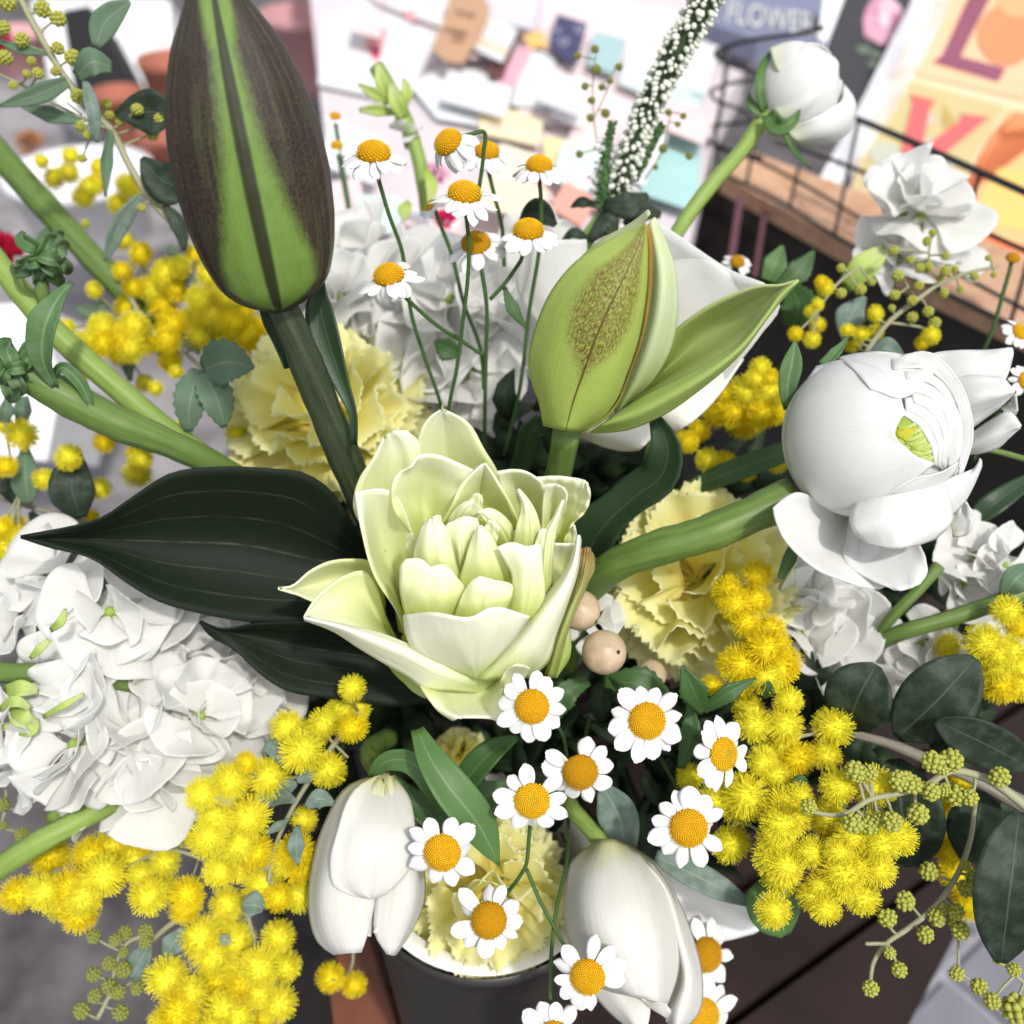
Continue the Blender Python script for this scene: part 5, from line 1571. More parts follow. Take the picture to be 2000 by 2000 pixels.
cp(ran, ZR, [([(560, 1270), (540, 1400), (520, 1540), (700, 1690), (860, 1760)], .370, .346, -.004), ([(700, 1260), (760, 1420), (780, 1540), (830, 1640), (920, 1765)], .374, .344, .002), ([(860, 1250), (930, 1400), (980, 1500), (1000, 1620), (1000, 1740)], .374, .344, .003), ([(1000, 1250), (1030, 1420), (1085, 1560), (1090, 1650), (1040, 1725)], .370, .348, -.002)], M_WHITE, seed=5)
cp(ran, ZR, [([(600, 1150), (560, 1270), (580, 1350), (680, 1440)], .350, .345, -.003), ([(800, 1120), (800, 1270), (820, 1380), (840, 1478)], .342, .340, -.003), ([(1000, 1080), (1050, 1220), (1060, 1350), (1000, 1460)], .342, .340, -.003), ([(1180, 1000), (1250, 1150), (1260, 1280), (1150, 1410)], .350, .346, -.003)], M_WHITE2, seed=6)
cp(ran, ZR, [([(1150, 1080), (1240, 1000), (1350, 960), (1440, 900), (1456, 860)], .350, .350), ([(1100, 1180), (1200, 1160), (1300, 1080), (1400, 1000), (1462, 890)], .346, .349, .002), ([(1100, 1290), (1200, 1280), (1330, 1180), (1400, 1060), (1460, 920)], .356, .352)], M_WHITE2, seed=7)
# petals folding back at the upper right
cp(ran, ZR, [([(1000, 200), (1100, 150), (1300, 122), (1500, 122), (1580, 118)], .372, .362), ([(1100, 500), (1250, 350), (1400, 260), (1560, 220), (1676, 108)], .372, .360, -.004), ([(1220, 700), (1350, 560), (1480, 430), (1600, 360), (1655, 250)], .374, .362, -.004)], M_WHITE, seed=8)
cp(ran, ZR, [([(1120, 350), (1300, 300), (1500, 300), (1620, 320), (1690, 400)], .368, .354), ([(1200, 560), (1350, 480), (1500, 430), (1620, 420), (1690, 405)], .366, .353, -.005), ([(1300, 720), (1360, 680), (1480, 590), (1600, 500), (1688, 412)], .370, .356)], M_WHITE, seed=9)
cp(ran, ZR, [([(1300, 760), (1400, 690), (1550, 590), (1650, 540), (1735, 640)], .380, .366), ([(1320, 800), (1450, 740), (1580, 680), (1680, 640), (1733, 645)], .376, .362, -.002), ([(1340, 830), (1450, 825), (1580, 785), (1680, 700), (1730, 648)], .378, .364)], M_WHITE, seed=10)
cp(ran, ZR, [([(1600, 520), (1680, 450), (1700, 420)], .382, .374), ([(1620, 540), (1690, 530), (1700, 440)], .38, .374), ([(1650, 560), (1700, 555), (1702, 470)], .382, .375)], M_WHITE, seed=11)
cp(ran, ZR, [([(1250, 1250), (1330, 1180), (1360, 1150)], .372, .366), ([(1260, 1330), (1360, 1290), (1400, 1230)], .372, .366), ([(1270, 1400), (1380, 1370), (1410, 1290)], .374, .368)], M_WHITE, seed=12)
mb = MB()
stemP(mb, [(1545, 968, .372), (1480, 1000, .370), (1380, 1042, .370), (1280, 1072, .374), (1200, 1105, .384), (1150, 1150, .40), (1100, 1300, .45)], [38, 37, 36, 35, 32, 30, 28], 16, 40)
part("stem", mb, M_MSTEM, ran)
for sp, w, ro in (([(1536, 800, .372), (1538, 750, .368), (1548, 700, .366), (1553, 668, .366)], [10, 34, 40, 6], -10), ([(1608, 715, .376), (1640, 680, .376), (1655, 660, .378)], [22, 22, 4], 20),
                  ([(1555, 1060, .372), (1540, 1095, .366), (1524, 1130, .362)], [20, 26, 14], 10)):
    mb = MB()
    leafS(mb, sp, w, ro, .4, 14, 7, wav=.06)
    part("sepal", mb, M_SEPAL, ran)

# ------------------------------------------------------------------ ranunculus bud, upper right
ranb = thing("ranunculus", "closed white ranunculus bud on a bare green stalk at upper right", "ranunculus", P(1490, 238, .45), "white ranunculus")
BCc = P(1560, 180, .448)
BR = px(88, .448)
BAX = D(0.62, 0.25, 0.35)
for k, (rad, az, w, th0) in enumerate(((1.0, 200, 190, 35), (0.99, 320, 170, 30), (0.97, 80, 170, 38), (0.92, 20, 160, 25), (0.9, 140, 160, 22), (0.85, 260, 180, 18), (0.8, 40, 180, 12), (0.75, 200, 200, 8), (1.05, 300, 110, 50), (1.04, 10, 90, 55))):
    mb = MB()
    sphere_petal(mb, BCc, BR * rad, BAX, D(0, 1, 0), az, w, th0, 165, 0.06, 1.6, k, 16, 14, .0006)
    part("petal", mb, M_WHITE, ranb)
for sp, w, ro in (([(1492, 215, .44), (1482, 170, .436), (1488, 130, .438), (1510, 95, .445)], [16, 22, 18, 3], -30), ([(1500, 225, .436), (1520, 248, .43), (1545, 240, .428), (1562, 214, .43)], [26, 34, 22, 3], 10),
                  ([(1488, 222, .44), (1468, 205, .44), (1462, 182, .444)], [16, 18, 3], 0), ([(1530, 240, .44), (1542, 280, .44), (1565, 310, .445), (1584, 328, .45)], [10, 11, 9, 2], 20)):
    mb = MB()
    leafS(mb, sp, w, ro, .45, 14, 7)
    part("sepal", mb, M_FRESH, ranb)
cp(ranb, Z3, [([(560, 560), (700, 420), (800, 300), (870, 285)], .440, .436), ([(620, 640), (780, 520), (880, 400), (925, 330)], .436, .434, -.006), ([(700, 720), (850, 620), (920, 520), (930, 400)], .442, .438)], M_WHITE, seed=41, ruf=.0012)
cp(ranb, Z3, [([(640, 700), (860, 600), (960, 520), (960, 455)], .438, .440, -.006), ([(700, 760), (930, 680), (1000, 600), (1015, 530)], .440, .442, -.004), ([(720, 780), (900, 770), (1000, 690), (1022, 600)], .448, .446)], M_WHITE, seed=42, ruf=.0012)
cp(ranb, Z3, [([(560, 260), (680, 225), (800, 245), (880, 300)], .440, .440, -.004), ([(600, 380), (720, 330), (830, 330), (905, 350)], .434, .438, -.005), ([(680, 460), (780, 430), (860, 420), (925, 400)], .436, .440, -.003)], M_WHITE, seed=43, ruf=.0012)
mb = MB()
mb.ball(P(1498, 218, .445), px(20, .445), 12, 8)
part("receptacle", mb, M_GSTEM, ranb)
mb = MB()
stemP(mb, [(1496, 222, .445), (1455, 285, .442), (1390, 360, .44), (1325, 450, .44), (1270, 560, .45), (1200, 800, .47)], [15, 15, 15, 15, 15, 14], 12, 34)
part("stem", mb, M_GSTEM, ranb)

# ------------------------------------------------------------------ two tulips at the front
ZT = lambda x, y: (580 + x * .43996, 1480 + y * .43996)
tul = thing("white_tulip", "closed white tulip at the front left, hanging beside a daisy", "tulip", P(745, 1512, .375), "white tulips")
cp(tul, ZT, [([(370, 75), (230, 125), (120, 300), (63, 520), (55, 680), (105, 830), (165, 872)], .380, .368), ([(370, 90), (230, 260), (160, 460), (130, 620), (150, 760), (200, 868)], .366, .357, -.008), ([(390, 120), (375, 300), (355, 500), (338, 680), (312, 790), (287, 862)], .363, .357, -.006)], M_TULIP, seed=1)
cp(tul, ZT, [([(390, 90), (380, 300), (360, 500), (345, 680), (345, 780), (400, 868)], .364, .358, -.006), ([(420, 80), (480, 300), (510, 500), (500, 640), (460, 780), (420, 875)], .365, .358, -.007), ([(430, 76), (502, 165), (532, 320), (562, 480), (562, 640), (512, 760), (437, 874)], .380, .368)], M_TULIP, seed=2)
cp(tul, ZT, [([(378, 70), (262, 135), (178, 330), (148, 490), (165, 570), (230, 605), (330, 624)], .370, .352, -.012), ([(384, 68), (300, 220), (260, 400), (250, 520), (290, 600), (333, 624)], .372, .350, -.013), ([(392, 68), (380, 220), (370, 400), (360, 520), (345, 590), (336, 624)], .372, .350, -.013), ([(404, 70), (484, 150), (524, 330), (512, 470), (440, 565), (385, 608), (338, 624)], .370, .352, -.012)], M_TULIP, seed=3, nu=21)
cp(tul, ZT, [([(240, 480), (185, 620), (178, 735), (262, 785), (330, 788)], .372, .362), ([(320, 500), (300, 620), (290, 720), (325, 792)], .368, .358), ([(410, 500), (412, 610), (340, 720), (326, 790)], .366, .360)], M_TULIP, seed=4)
cp(tul, ZT, [([(410, 560), (380, 700), (338, 775)], .362, .357), ([(415, 600), (405, 700), (345, 778)], .358, .355), ([(420, 620), (412, 740), (350, 780)], .362, .357)], M_TULIP, seed=5)
mb = MB()
stemP(mb, [(745, 1516, .378), (735, 1500, .385), (720, 1470, .40), (760, 1440, .43)], [20], 10)
part("stem", mb, M_MSTEM, tul)
tul2 = thing("white_tulip", "large closed white tulip at the bottom right of the vase", "tulip", P(1180, 1640, .385), "white tulips")
cp(tul2, ZT, [([(1330, 372), (1215, 470), (1188, 620), (1205, 800), (1280, 950), (1380, 1030), (1460, 1050)], .386, .362, -.002), ([(1350, 366), (1290, 550), (1290, 720), (1340, 880), (1420, 1000), (1500, 1060)], .376, .346, -.010), ([(1380, 362), (1410, 550), (1440, 720), (1490, 880), (1530, 1000), (1550, 1070)], .374, .343, -.012), ([(1410, 364), (1500, 520), (1570, 700), (1600, 850), (1610, 980), (1610, 1085)], .376, .346, -.010), ([(1435, 372), (1572, 460), (1672, 620), (1702, 800), (1692, 960), (1645, 1090)], .386, .360, -.003)], M_TULIP, seed=11, nv=28, nu=25)
cp(tul2, ZT, [([(1420, 390), (1600, 560), (1660, 800), (1680, 1000), (1640, 1090), (1650, 1180)], .384, .366, -.002), ([(1440, 390), (1620, 560), (1700, 800), (1740, 1000), (1710, 1130), (1690, 1200)], .378, .358, -.005), ([(1468, 384), (1600, 478), (1685, 620), (1758, 800), (1799, 1000), (1788, 1120), (1720, 1200)], .388, .372, -.002)], M_TULIP, seed=12)
cp(tul2, ZT, [([(1225, 480), (1190, 640), (1200, 780), (1262, 960), (1370, 1110), (1475, 1200)], .390, .372), ([(1300, 600), (1300, 800), (1380, 1000), (1450, 1100), (1520, 1220)], .384, .364), ([(1400, 600), (1400, 800), (1450, 1000), (1570, 1090), (1565, 1150), (1540, 1230)], .384, .366)], M_TULIP, seed=13)
cp(tul2, ZT, [([(1500, 1000), (1540, 1075), (1600, 1085), (1640, 1080)], .370, .358), ([(1560, 1000), (1590, 1120), (1620, 1130), (1650, 1110)], .374, .362), ([(1640, 1000), (1650, 1130), (1660, 1170), (1690, 1160)], .372, .364)], M_CREAM, seed=14)
mb = MB()
stemP(mb, [(1180, 1648, .388), (1150, 1615, .392), (1122, 1585, .40), (1100, 1540, .425)], [20, 17, 16, 16], 10)
part("stem", mb, M_GSTEM, tul2)
# ------------------------------------------------------------------ daisies in front
U = (0, .79, .61)
daisy(1039, 1380, .326, 35, (-.05, .1, 1), "daisy touching the lower right tip of the open lily", 12, 10, [(1039, 1390, .33), (1090, 1420, .36), (1110, 1500, .40)], seed=1)
daisy(1264, 1408, .346, 37, (0, .1, 1), "daisy below the beige snowberry, its disc flat to the viewer", 12, 6, [(1264, 1408, .35), (1235, 1360, .368), (1190, 1320, .385)], seed=2)
daisy(1133, 1507, .352, 36, (.05, -.15, 1), "daisy with a browned disc and sparse rays among four others", 10, 18, [(1133, 1507, .36), (1140, 1460, .39), (1150, 1400, .41)], DISC_OLD, seed=3, gap=(80, 118))
daisy(1039, 1564, .337, 36, (0, .0, 1), "daisy with a green dimple in its disc above the forked stalk", 11, 4,
      [(1039, 1564, .34), (1035, 1615, .348), (1033, 1640, .35), (1027, 1690, .352), (996, 1738, .357), (960, 1780, .37), (940, 1850, .40)], DISC_YOUNG, seed=4)
daisy(864, 1665, .338, 37, (-.05, 0, 1), "daisy leaning on the left white tulip", 10, 5, [(864, 1665, .345), (900, 1640, .36), (940, 1600, .385)], seed=5, gap=(0, 28))
daisy(955, 1797, .346, 36, (0, .2, 1), "daisy with a dark orange disc in front of the lowest yellow carnation", 11, 16, [(955, 1797, .35), (975, 1760, .357), (998, 1736, .357)], DISC_OLD, seed=6)
daisy(1413, 1473, .350, 34, (.5, .12, .85), "daisy turned to the right against yellow mimosa", 12, 4, [(1413, 1473, .355), (1370, 1450, .37), (1330, 1400, .39)], DISC_YOUNG, seed=7)
daisy(1345, 1617, .348, 38, (-.05, .05, 1), "daisy above the white liner at the right of the vase", 12, 6, [(1345, 1617, .355), (1330, 1560, .38), (1290, 1480, .40)], seed=8)
daisy(1148, 1908, .337, 35, (-.22, .12, 1), "daisy lying on the right white tulip", 13, 4,
      [(1148, 1908, .342), (1110, 1858, .345), (1085, 1815, .349), (1055, 1760, .352), (1028, 1697, .353)], seed=9)
daisy(1378, 1864, .398, 34, (.35, .1, .92), "daisy half hidden behind the right white tulip, upper one", 12, 10, [(1378, 1864, .40), (1330, 1840, .42), (1280, 1780, .44)], DISC_OLD, seed=10)
daisy(1372, 1985, .400, 36, (.25, .1, .95), "lowest daisy behind the right white tulip, cut by the frame", 12, 10, [(1372, 1985, .402), (1330, 1920, .42), (1280, 1830, .44)], DISC_FLAT, seed=11)
daisy(1082, 2030, .352, 35, (-.1, .2, 1), "daisy cut by the bottom edge of the picture", 12, 6, [(1082, 2030, .355), (1075, 1955, .36), (1088, 1770, .37), (1108, 1675, .385), (1110, 1600, .41)], seed=12)
daisy(1440, 512, .47, 15, (.1, .5, .85), "small daisy with a green disc by the dark shelf", 12, 14, [(1440, 515, .472), (1430, 600, .48), (1400, 700, .49)], DISC_OLD, seed=13)
daisy(1992, 648, .42, 17, (.3, .3, .9), "small daisy at the right edge above the big ranunculus petals", 11, 20, [(1992, 650, .422), (1960, 720, .43), (1900, 800, .44)], seed=14)
daisy(2004, 742, .41, 18, (.3, .0, .95), "small daisy at the right edge level with the big ranunculus", 11, 14, [(2004, 742, .412), (1960, 790, .43), (1900, 900, .45)], seed=15)
# daisies on tall stalks at the back
daisy(730, 303, .366, 34, (.05, .78, .62), "leftmost of the tall daisies, right beside the closed lily bud", 13, 18,
      [(735, 335, .366), (760, 420, .374), (785, 490, .381), (795, 560, .387), (805, 620, .393), (830, 700, .40), (862, 795, .41), (880, 900, .43)], DISC_DOME, seed=21, rlen=.95)
daisy(877, 280, .366, 30, (-.5, .45, .72), "tall daisy with rays swept to the left at the top", 14, 48, [(893, 268, .367), (920, 262, .369), (944, 257, .371), (944, 300, .375), (938, 352, .38), (925, 420, .386)], DISC_DOME, seed=22)
daisy(951, 298, .405, 25, (.1, .72, .68), "tall daisy half behind a bent stalk", 12, 30, [(953, 330, .406), (965, 380, .41), (980, 440, .416), (985, 520, .423)], DISC_DOME, seed=23)
daisy(1053, 326, .388, 27, (.05, .78, .6), "rightmost of the tall daisies, above a dark leaf", 12, 24, [(1055, 360, .39), (1057, 400, .394), (1055, 470, .40), (1035, 600, .41), (1015, 760, .42), (985, 890, .43)], DISC_DOME, seed=24)
daisy(907, 382, .354, 34, (.08, .8, .58), "nearest of the tall daisies, with a high orange dome", 13, 14,
      [(910, 415, .355), (916, 480, .361), (914, 540, .366), (905, 620, .374), (892, 720, .384), (876, 800, .393), (870, 900, .41)], DISC_DOME, seed=25)
daisy(1032, 453, .372, 31, (.02, .76, .62), "tall daisy beside the opening lily bud", 12, 22, [(1020, 505, .378), (985, 555, .382), (957, 585, .384)], DISC_DOME, seed=26)
daisy(930, 477, .378, 30, (-.08, .62, .78), "tall daisy with a brown disc below the nearest one", 12, 14, [(938, 515, .38), (950, 590, .386), (949, 700, .397), (947, 870, .414), (950, 960, .43)], DISC_OLD, seed=27)
daisy(760, 541, .362, 31, (-.15, .72, .66), "lowest of the tall daisies, left of the crossing stalks", 13, 16, [(785, 575, .37), (860, 640, .382), (905, 668, .388), (945, 695, .392)], DISC_DOME, seed=28)
daisy(842, 400, .41, 16, (-.6, .5, .5), "small half turned daisy behind the nearest tall one", 12, 10, [(860, 440, .412), (880, 490, .416), (905, 590, .424), (940, 690, .43), (945, 760, .435)], DISC_FLAT, seed=29)
daisy(655, 228, .53, 11, (.1, .6, .8), "tiny blurred daisy right of the closed lily bud, upper one", 11, 12, [(655, 240, .53), (670, 330, .53), (690, 450, .53)], DISC_DOME, seed=30)
daisy(658, 285, .52, 12, (.1, .6, .8), "tiny blurred daisy right of the closed lily bud, middle one", 11, 12, [(660, 300, .52), (675, 380, .52), (695, 500, .52)], DISC_DOME, seed=31)
daisy(664, 545, .47, 14, (.1, .7, .7), "tiny blurred daisy right of the closed lily bud, lowest one", 11, 12, [(666, 560, .47), (690, 640, .475), (720, 720, .48)], DISC_DOME, seed=32)
daisy(1978, 505, .44, 0.1 + 14, (0.0, .7, .7), "green daisy bud without rays at the right edge", 0, 0, [(1974, 522, .44), (1960, 570, .442), (1940, 640, .446), (1905, 720, .455)], DISC_OLD, seed=33)

# stalks crossing among the tall daisies
def stalk(label, pts, r, mat, name="flower_stalk"):
    mb = MB()
    stemP(mb, pts, r, 7, 5 * len(pts))
    return solo(name, mb, mat, label, "stalk")

# ------------------------------------------------------------------ leaves standing alone
def loose_leaf(label, spine, w, mat, roll=0, serr=0, name="leaf", fold=.2, wav=0.0, cat="leaf"):
    mb = MB()
    leafS(mb, spine, w, roll, fold, 20, 9, serr=serr, wav=wav, seed=len(label))
    return solo(name, mb, mat, label, cat)
loose_leaf("dark rounded leaf under the rightmost tall daisy", [(1085, 440, .42), (1050, 415, .415), (1015, 440, .42)], [10, 60, 10], M_EUC, 10)
loose_leaf("small dark serrated leaf on the crossing daisy stalks", [(985, 560, .388), (1000, 600, .388), (1028, 640, .39)], [6, 26, 4], M_GREEN, 20, 1)
loose_leaf("dark leaf scrap left of the daisy stalks", [(900, 690, .42), (870, 680, .418), (850, 665, .42)], [12, 46, 6], M_GREEN, 10, 1)
lf = thing("leaf_cluster", "three long green leaves between the left tulip and the lily", "leaves", P(850, 1540, .37))
for sp, w, ro, mt in (([(815, 1425, .352), (840, 1480, .346), (880, 1540, .343), (930, 1605, .345), (975, 1690, .352)], [26, 62, 78, 66, 4], 12, M_FRESH),
                      ([(728, 1518, .372), (748, 1490, .366), (790, 1484, .362), (838, 1520, .36), (864, 1590, .362)], [20, 40, 46, 48, 10], -15, M_FRESH),
                      ([(770, 1520, .376), (800, 1560, .372), (850, 1600, .372), (880, 1660, .376)], [14, 50, 56, 8], 10, M_GREEN),
                      ([(890, 1560, .375), (930, 1500, .37), (965, 1465, .37), (1010, 1440, .376)], [30, 56, 50, 10], 20, M_GREEN),
                      ([(880, 1590, .385), (940, 1560, .38), (1000, 1530, .384)], [20, 70, 12], 0, M_GREEN)):
    mb = MB()
    leafS(mb, sp, w, ro, .3, 22, 9)
    part("leaf", mb, mt, lf)
lf2 = thing("leaf_cluster", "jagged green leaves right of the snowberry above two daisies", "leaves", P(1370, 1390, .37))
for sp, w, ro in (([(1375, 1392, .364), (1355, 1350, .358), (1332, 1300, .356)], [16, 54, 5], 10), ([(1372, 1388, .364), (1420, 1355, .358), (1476, 1325, .36)], [14, 34, 4], -15),
                  ([(1180, 1330, .385), (1240, 1335, .38), (1320, 1375, .384)], [20, 70, 10], 10), ([(1150, 1330, .384), (1110, 1350, .38), (1075, 1420, .385)], [16, 52, 8], 0), ([(1330, 1500, .38), (1350, 1420, .376), (1345, 1370, .38)], [12, 44, 6], 0), ([(1490, 1360, .37), (1500, 1345, .366), (1502, 1330, .365)], [10, 26, 4], 0)):
    mb = MB()
    leafS(mb, sp, w, ro, .25, 20, 7, serr=1)
    part("leaf", mb, M_GREEN, lf2)
loose_leaf("bright green cupped leaf carrying one yellow puff at the lower right", [(1500, 1712, .383), (1512, 1770, .378), (1534, 1826, .384)], [26, 104, 92, 20], M_FRESH, 8)
loose_leaf("grey downy leaf over the white liner", [(1280, 1672, .388), (1372, 1717, .384), (1470, 1768, .388)], [26, 52, 46, 10], M_GREY, 15)
loose_leaf("second grey downy leaf behind the daisies at the vase", [(1180, 1540, .39), (1210, 1600, .386), (1225, 1680, .39)], [30, 78, 60, 20], M_GREY, -10)
loose_leaf("dark pointed leaf at the right edge under the big ranunculus", [(1880, 1030, .42), (1940, 985, .415), (2020, 930, .42)], [12, 44, 40, 20], M_GLOSSLEAF, 15)
loose_leaf("long green blade behind the ranunculus stalk", [(1330, 962, .425), (1420, 925, .42), (1540, 880, .424)], [24, 42, 46, 40], M_GREEN, 10)
loose_leaf("dark blade left of the yellow carnation stalk", [(1120, 1180, .43), (1150, 1080, .425), (1230, 960, .42)], [40, 90, 80, 30], M_GLOSSLEAF, 10)
loose_leaf("jagged bright leaf in front of the dark shelf", [(1500, 548, .45), (1512, 520, .448), (1528, 480, .45)], [26, 44, 6], M_FRESH, 0, 1)
loose_leaf("dark jagged leaf beside the bright one by the shelf", [(1520, 560, .46), (1560, 530, .458), (1590, 490, .46)], [16, 46, 6], M_GREEN, 0, 1)
loose_leaf("green bunch leaf under the right mimosa buds", [(1545, 640, .455), (1560, 600, .45), (1545, 560, .455)], [30, 80, 20], M_GREEN, 10, 1)
loose_leaf("pale blue grey leaf among the right mimosa buds", [(1655, 665, .44), (1660, 620, .436), (1690, 580, .44)], [20, 60, 8], M_GREY, 0)
loose_leaf("blue grey leaf behind the top of the big ranunculus", [(1700, 700, .425), (1730, 680, .42), (1765, 700, .425)], [10, 44, 8], M_GREY, 10)
sl = thing("leaf_cluster", "scalloped grey green leaves left of the yellow carnation", "leaves", P(390, 725, .42))
for sp, w, ro in (([(398, 722, .41), (440, 708, .404), (497, 718, .408)], [30, 84, 60, 6], 8), ([(388, 722, .412), (372, 780, .406), (368, 842, .41)], [22, 56, 50, 14], -10), ([(394, 726, .41), (424, 780, .405), (437, 834, .41)], [18, 60, 52, 10], 10)):
    mb = MB()
    leafS(mb, sp, w, ro, .25, 16, 9, serr=1)
    part("leaf", mb, M_OLIVE, sl)
ol = thing("eucalyptus_sprig", "oval dark and grey leaves at the left edge among yellow puffs", "eucalyptus", P(150, 1020, .43), "eucalyptus sprigs")
for sp, w, ro, mt in (([(158, 1012, .425), (140, 950, .42), (150, 880, .424)], [20, 82, 70, 14], 5, M_EUC), ([(55, 985, .43), (50, 930, .426), (50, 870, .43)], [14, 54, 40, 8], 0, M_OLIVE), ([(30, 985, .435), (14, 950, .43), (-10, 930, .43)], [10, 40, 10], 0, M_EUC),
                      ([(0, 830, .43), (12, 800, .426), (15, 775, .43)], [14, 30, 8], 0, M_OLIVE), ([(42, 830, .43), (44, 800, .426), (45, 775, .43)], [14, 34, 20], 0, M_OLIVE), ([(300, 1190, .44), (330, 1165, .435), (345, 1130, .44)], [20, 50, 8], 0, M_EUC), ([(100, 1040, .44), (70, 1015, .436), (60, 1000, .44)], [14, 30, 10], 0, M_EUC)):
    mb = MB()
    leafS(mb, sp, w, ro, .2, 16, 7)
    part("leaf", mb, mt, ol)
mb = MB()
stemP(mb, [(0, 970, .44), (60, 990, .438), (150, 1015, .438), (260, 1060, .45)], [6], 6)
part("stem", mb, M_WOODY, ol)

# ------------------------------------------------------------------ stalks at the left
st1 = thing("stock_stalk", "downy green stalk with curled leaves entering from the left edge", "stock", P(430, 912, .405), "stock stalks")
mb = MB()
stemP(mb, [(20, 715, .372), (110, 765, .376), (220, 822, .384), (330, 866, .393), (440, 918, .405), (560, 1000, .43)], [30, 36, 34, 27, 24, 22], 14, 36)
part("stem", mb, M_MSTEM, st1)
def bud_cluster(t, cx, cy, d, R, n, seed):
    """downy young leaves folded over one another"""
    rr = random.Random(seed)
    for k in range(n):
        a = k * 2.39996 + rr.uniform(-.3, .3)
        q = math.sqrt((k + .5) / n)
        u, v = cx + R * q * math.cos(a) * .8, cy + R * q * math.sin(a) * .8
        dd = d + .012 * q * q
        b = a + rr.uniform(-.5, .5)
        L = R * rr.uniform(.55, .85)
        mb = MB()
        leafS(mb, [(u - L * .5 * math.cos(b), v - L * .5 * math.sin(b), dd - .002), (u, v, dd - .006), (u + L * .5 * math.cos(b), v + L * .5 * math.sin(b), dd - .002), (u + L * .75 * math.cos(b + .3), v + L * .75 * math.sin(b + .3), dd + .006)],
              RW(L * .75, .7, 9, 4), rr.uniform(-25, 25), .55, 14, 7, wav=.12, seed=k)
        part("bud_leaf", mb, M_SEPAL, t)
for sp, w, ro, wv in (([(108, 755, .37), (84, 700, .362), (88, 640, .356), (110, 590, .356), (140, 552, .362)], [14, 36, 56, 60, 34, 10], 30, .06), ([(180, 800, .376), (150, 740, .37), (120, 718, .368), (100, 740, .372)], [10, 22, 24, 6], 0, .0)):
    mb = MB()
    leafS(mb, sp, w, ro, .5, 22, 9, wav=wv)
    part("leaf", mb, M_SEPAL, st1)
bud_cluster(st1, 22, 722, .366, 52, 11, 3)
st2 = thing("stock_stalk", "bright green stalk with a downy bud crossing behind the curled one", "stock", P(420, 905, .41), "stock stalks")
mb = MB()
stemP(mb, [(-30, 480, .40), (40, 570, .40), (110, 650, .402), (220, 750, .406), (330, 840, .412), (425, 908, .42)], [22, 23, 24, 23, 21, 20], 14, 36)
part("stem", mb, M_GSTEM, st2)
bud_cluster(st2, 82, 505, .378, 52, 12, 5)
mb = MB()
stemP(mb, [(80, 540, .384), (84, 580, .386), (96, 640, .396)], [14, 13, 12], 8)
part("side_stem", mb, M_MSTEM, st2)
for label, pts, r, mt in (("thick straight green stalk from the left edge to the mimosa", [(-30, 270, .50), (60, 370, .492), (160, 480, .488), (262, 590, .49), (330, 680, .50)], [27, 27, 26, 25, 24], M_MSTEM),
                          ("bright green stalk at the lower left edge under the white stock", [(-30, 1715, .385), (60, 1655, .380), (165, 1596, .385), (260, 1540, .40)], [24, 24, 23, 22], M_GSTEM),
                          ("short green stalk piece at the left edge between white florets", [(-30, 1312, .385), (80, 1316, .384), (225, 1330, .390), (330, 1350, .41)], [21, 21, 20, 18], M_MSTEM),
                          ("green stalk with side leaf at the right edge among white florets", [(2030, 1148, .40), (1940, 1180, .398), (1850, 1210, .398), (1730, 1248, .405), (1650, 1300, .43)], [18, 17, 17, 16, 14], M_MSTEM),
                          ("thin green stalk below the big ranunculus petals", [(1835, 1105, .40), (1795, 1150, .40), (1727, 1225, .405), (1690, 1300, .42)], [13, 12, 11, 10], M_MSTEM),
                          ("two thin green stalks at the right edge", [(2030, 905, .41), (1960, 885, .40), (1920, 875, .40)], [6, 6, 6], M_MSTEM)):
    stalk(label.replace("two thin green stalks", "thin green stalk"), pts, r, mt)
loose_leaf("folded green leaf at the right edge by the white florets", [(2010, 1110, .395), (1985, 1130, .39), (1962, 1160, .394)], [20, 60, 20], M_OLIVE, 20, fold=.4)

# ------------------------------------------------------------------ white stocks
def stock(label, fl, depth, seed, face=(0, .35, .95), stem=None, greens=(), name="stock", jit=.008, n=7):
    r = random.Random(seed)
    cx, cy = np.mean([f[0] for f in fl]), np.mean([f[1] for f in fl])
    t = thing(name, label, "stock", P(cx, cy, depth + .03), "stock stalks")
    if stem:
        mb = MB()
        stemP(mb, stem, [16, 15, 14], 10, 24)
        part("stem", mb, M_GSTEM, t)
    for k, f in enumerate(fl):
        fa = (face[0] + (f[0] - cx) / 260 + r.uniform(-.2, .2), face[1] - (f[1] - cy) / 420 + r.uniform(-.2, .2), face[2])
        floret(t, f[0], f[1], depth + (f[3] if len(f) > 3 else 0) + r.uniform(-jit, jit), f[2], fa, seed * 31 + k, n + r.randrange(3))
    for sp, w in greens:
        mb = MB()
        leafS(mb, sp, w, 10, .4, 10, 5)
        part("sepal", mb, M_LGREEN, t)
    return t
stock("white stock florets at the left edge under the dark leaf tip", [(120, 1120, 100), (40, 1215, 88), (215, 1195, 95), (135, 1300, 92)], .390, 1, (-.15, .3, .95), [(100, 1050, .41), (120, 1200, .40), (200, 1400, .42)],
      [([(100, 1230, .36), (118, 1215, .357), (128, 1190, .36)], [10, 18, 6]), ([(60, 1285, .362), (80, 1265, .36), (96, 1250, .362)], [8, 16, 10])])
stock("white stock florets in the middle left below the big dark leaf", [(300, 1215, 105), (395, 1255, 95), (330, 1330, 95), (440, 1330, 95), (500, 1370, 85), (230, 1290, 80, .01)], .404, 2, (.1, .35, .95), [(360, 1180, .42), (350, 1330, .42), (300, 1480, .43)])
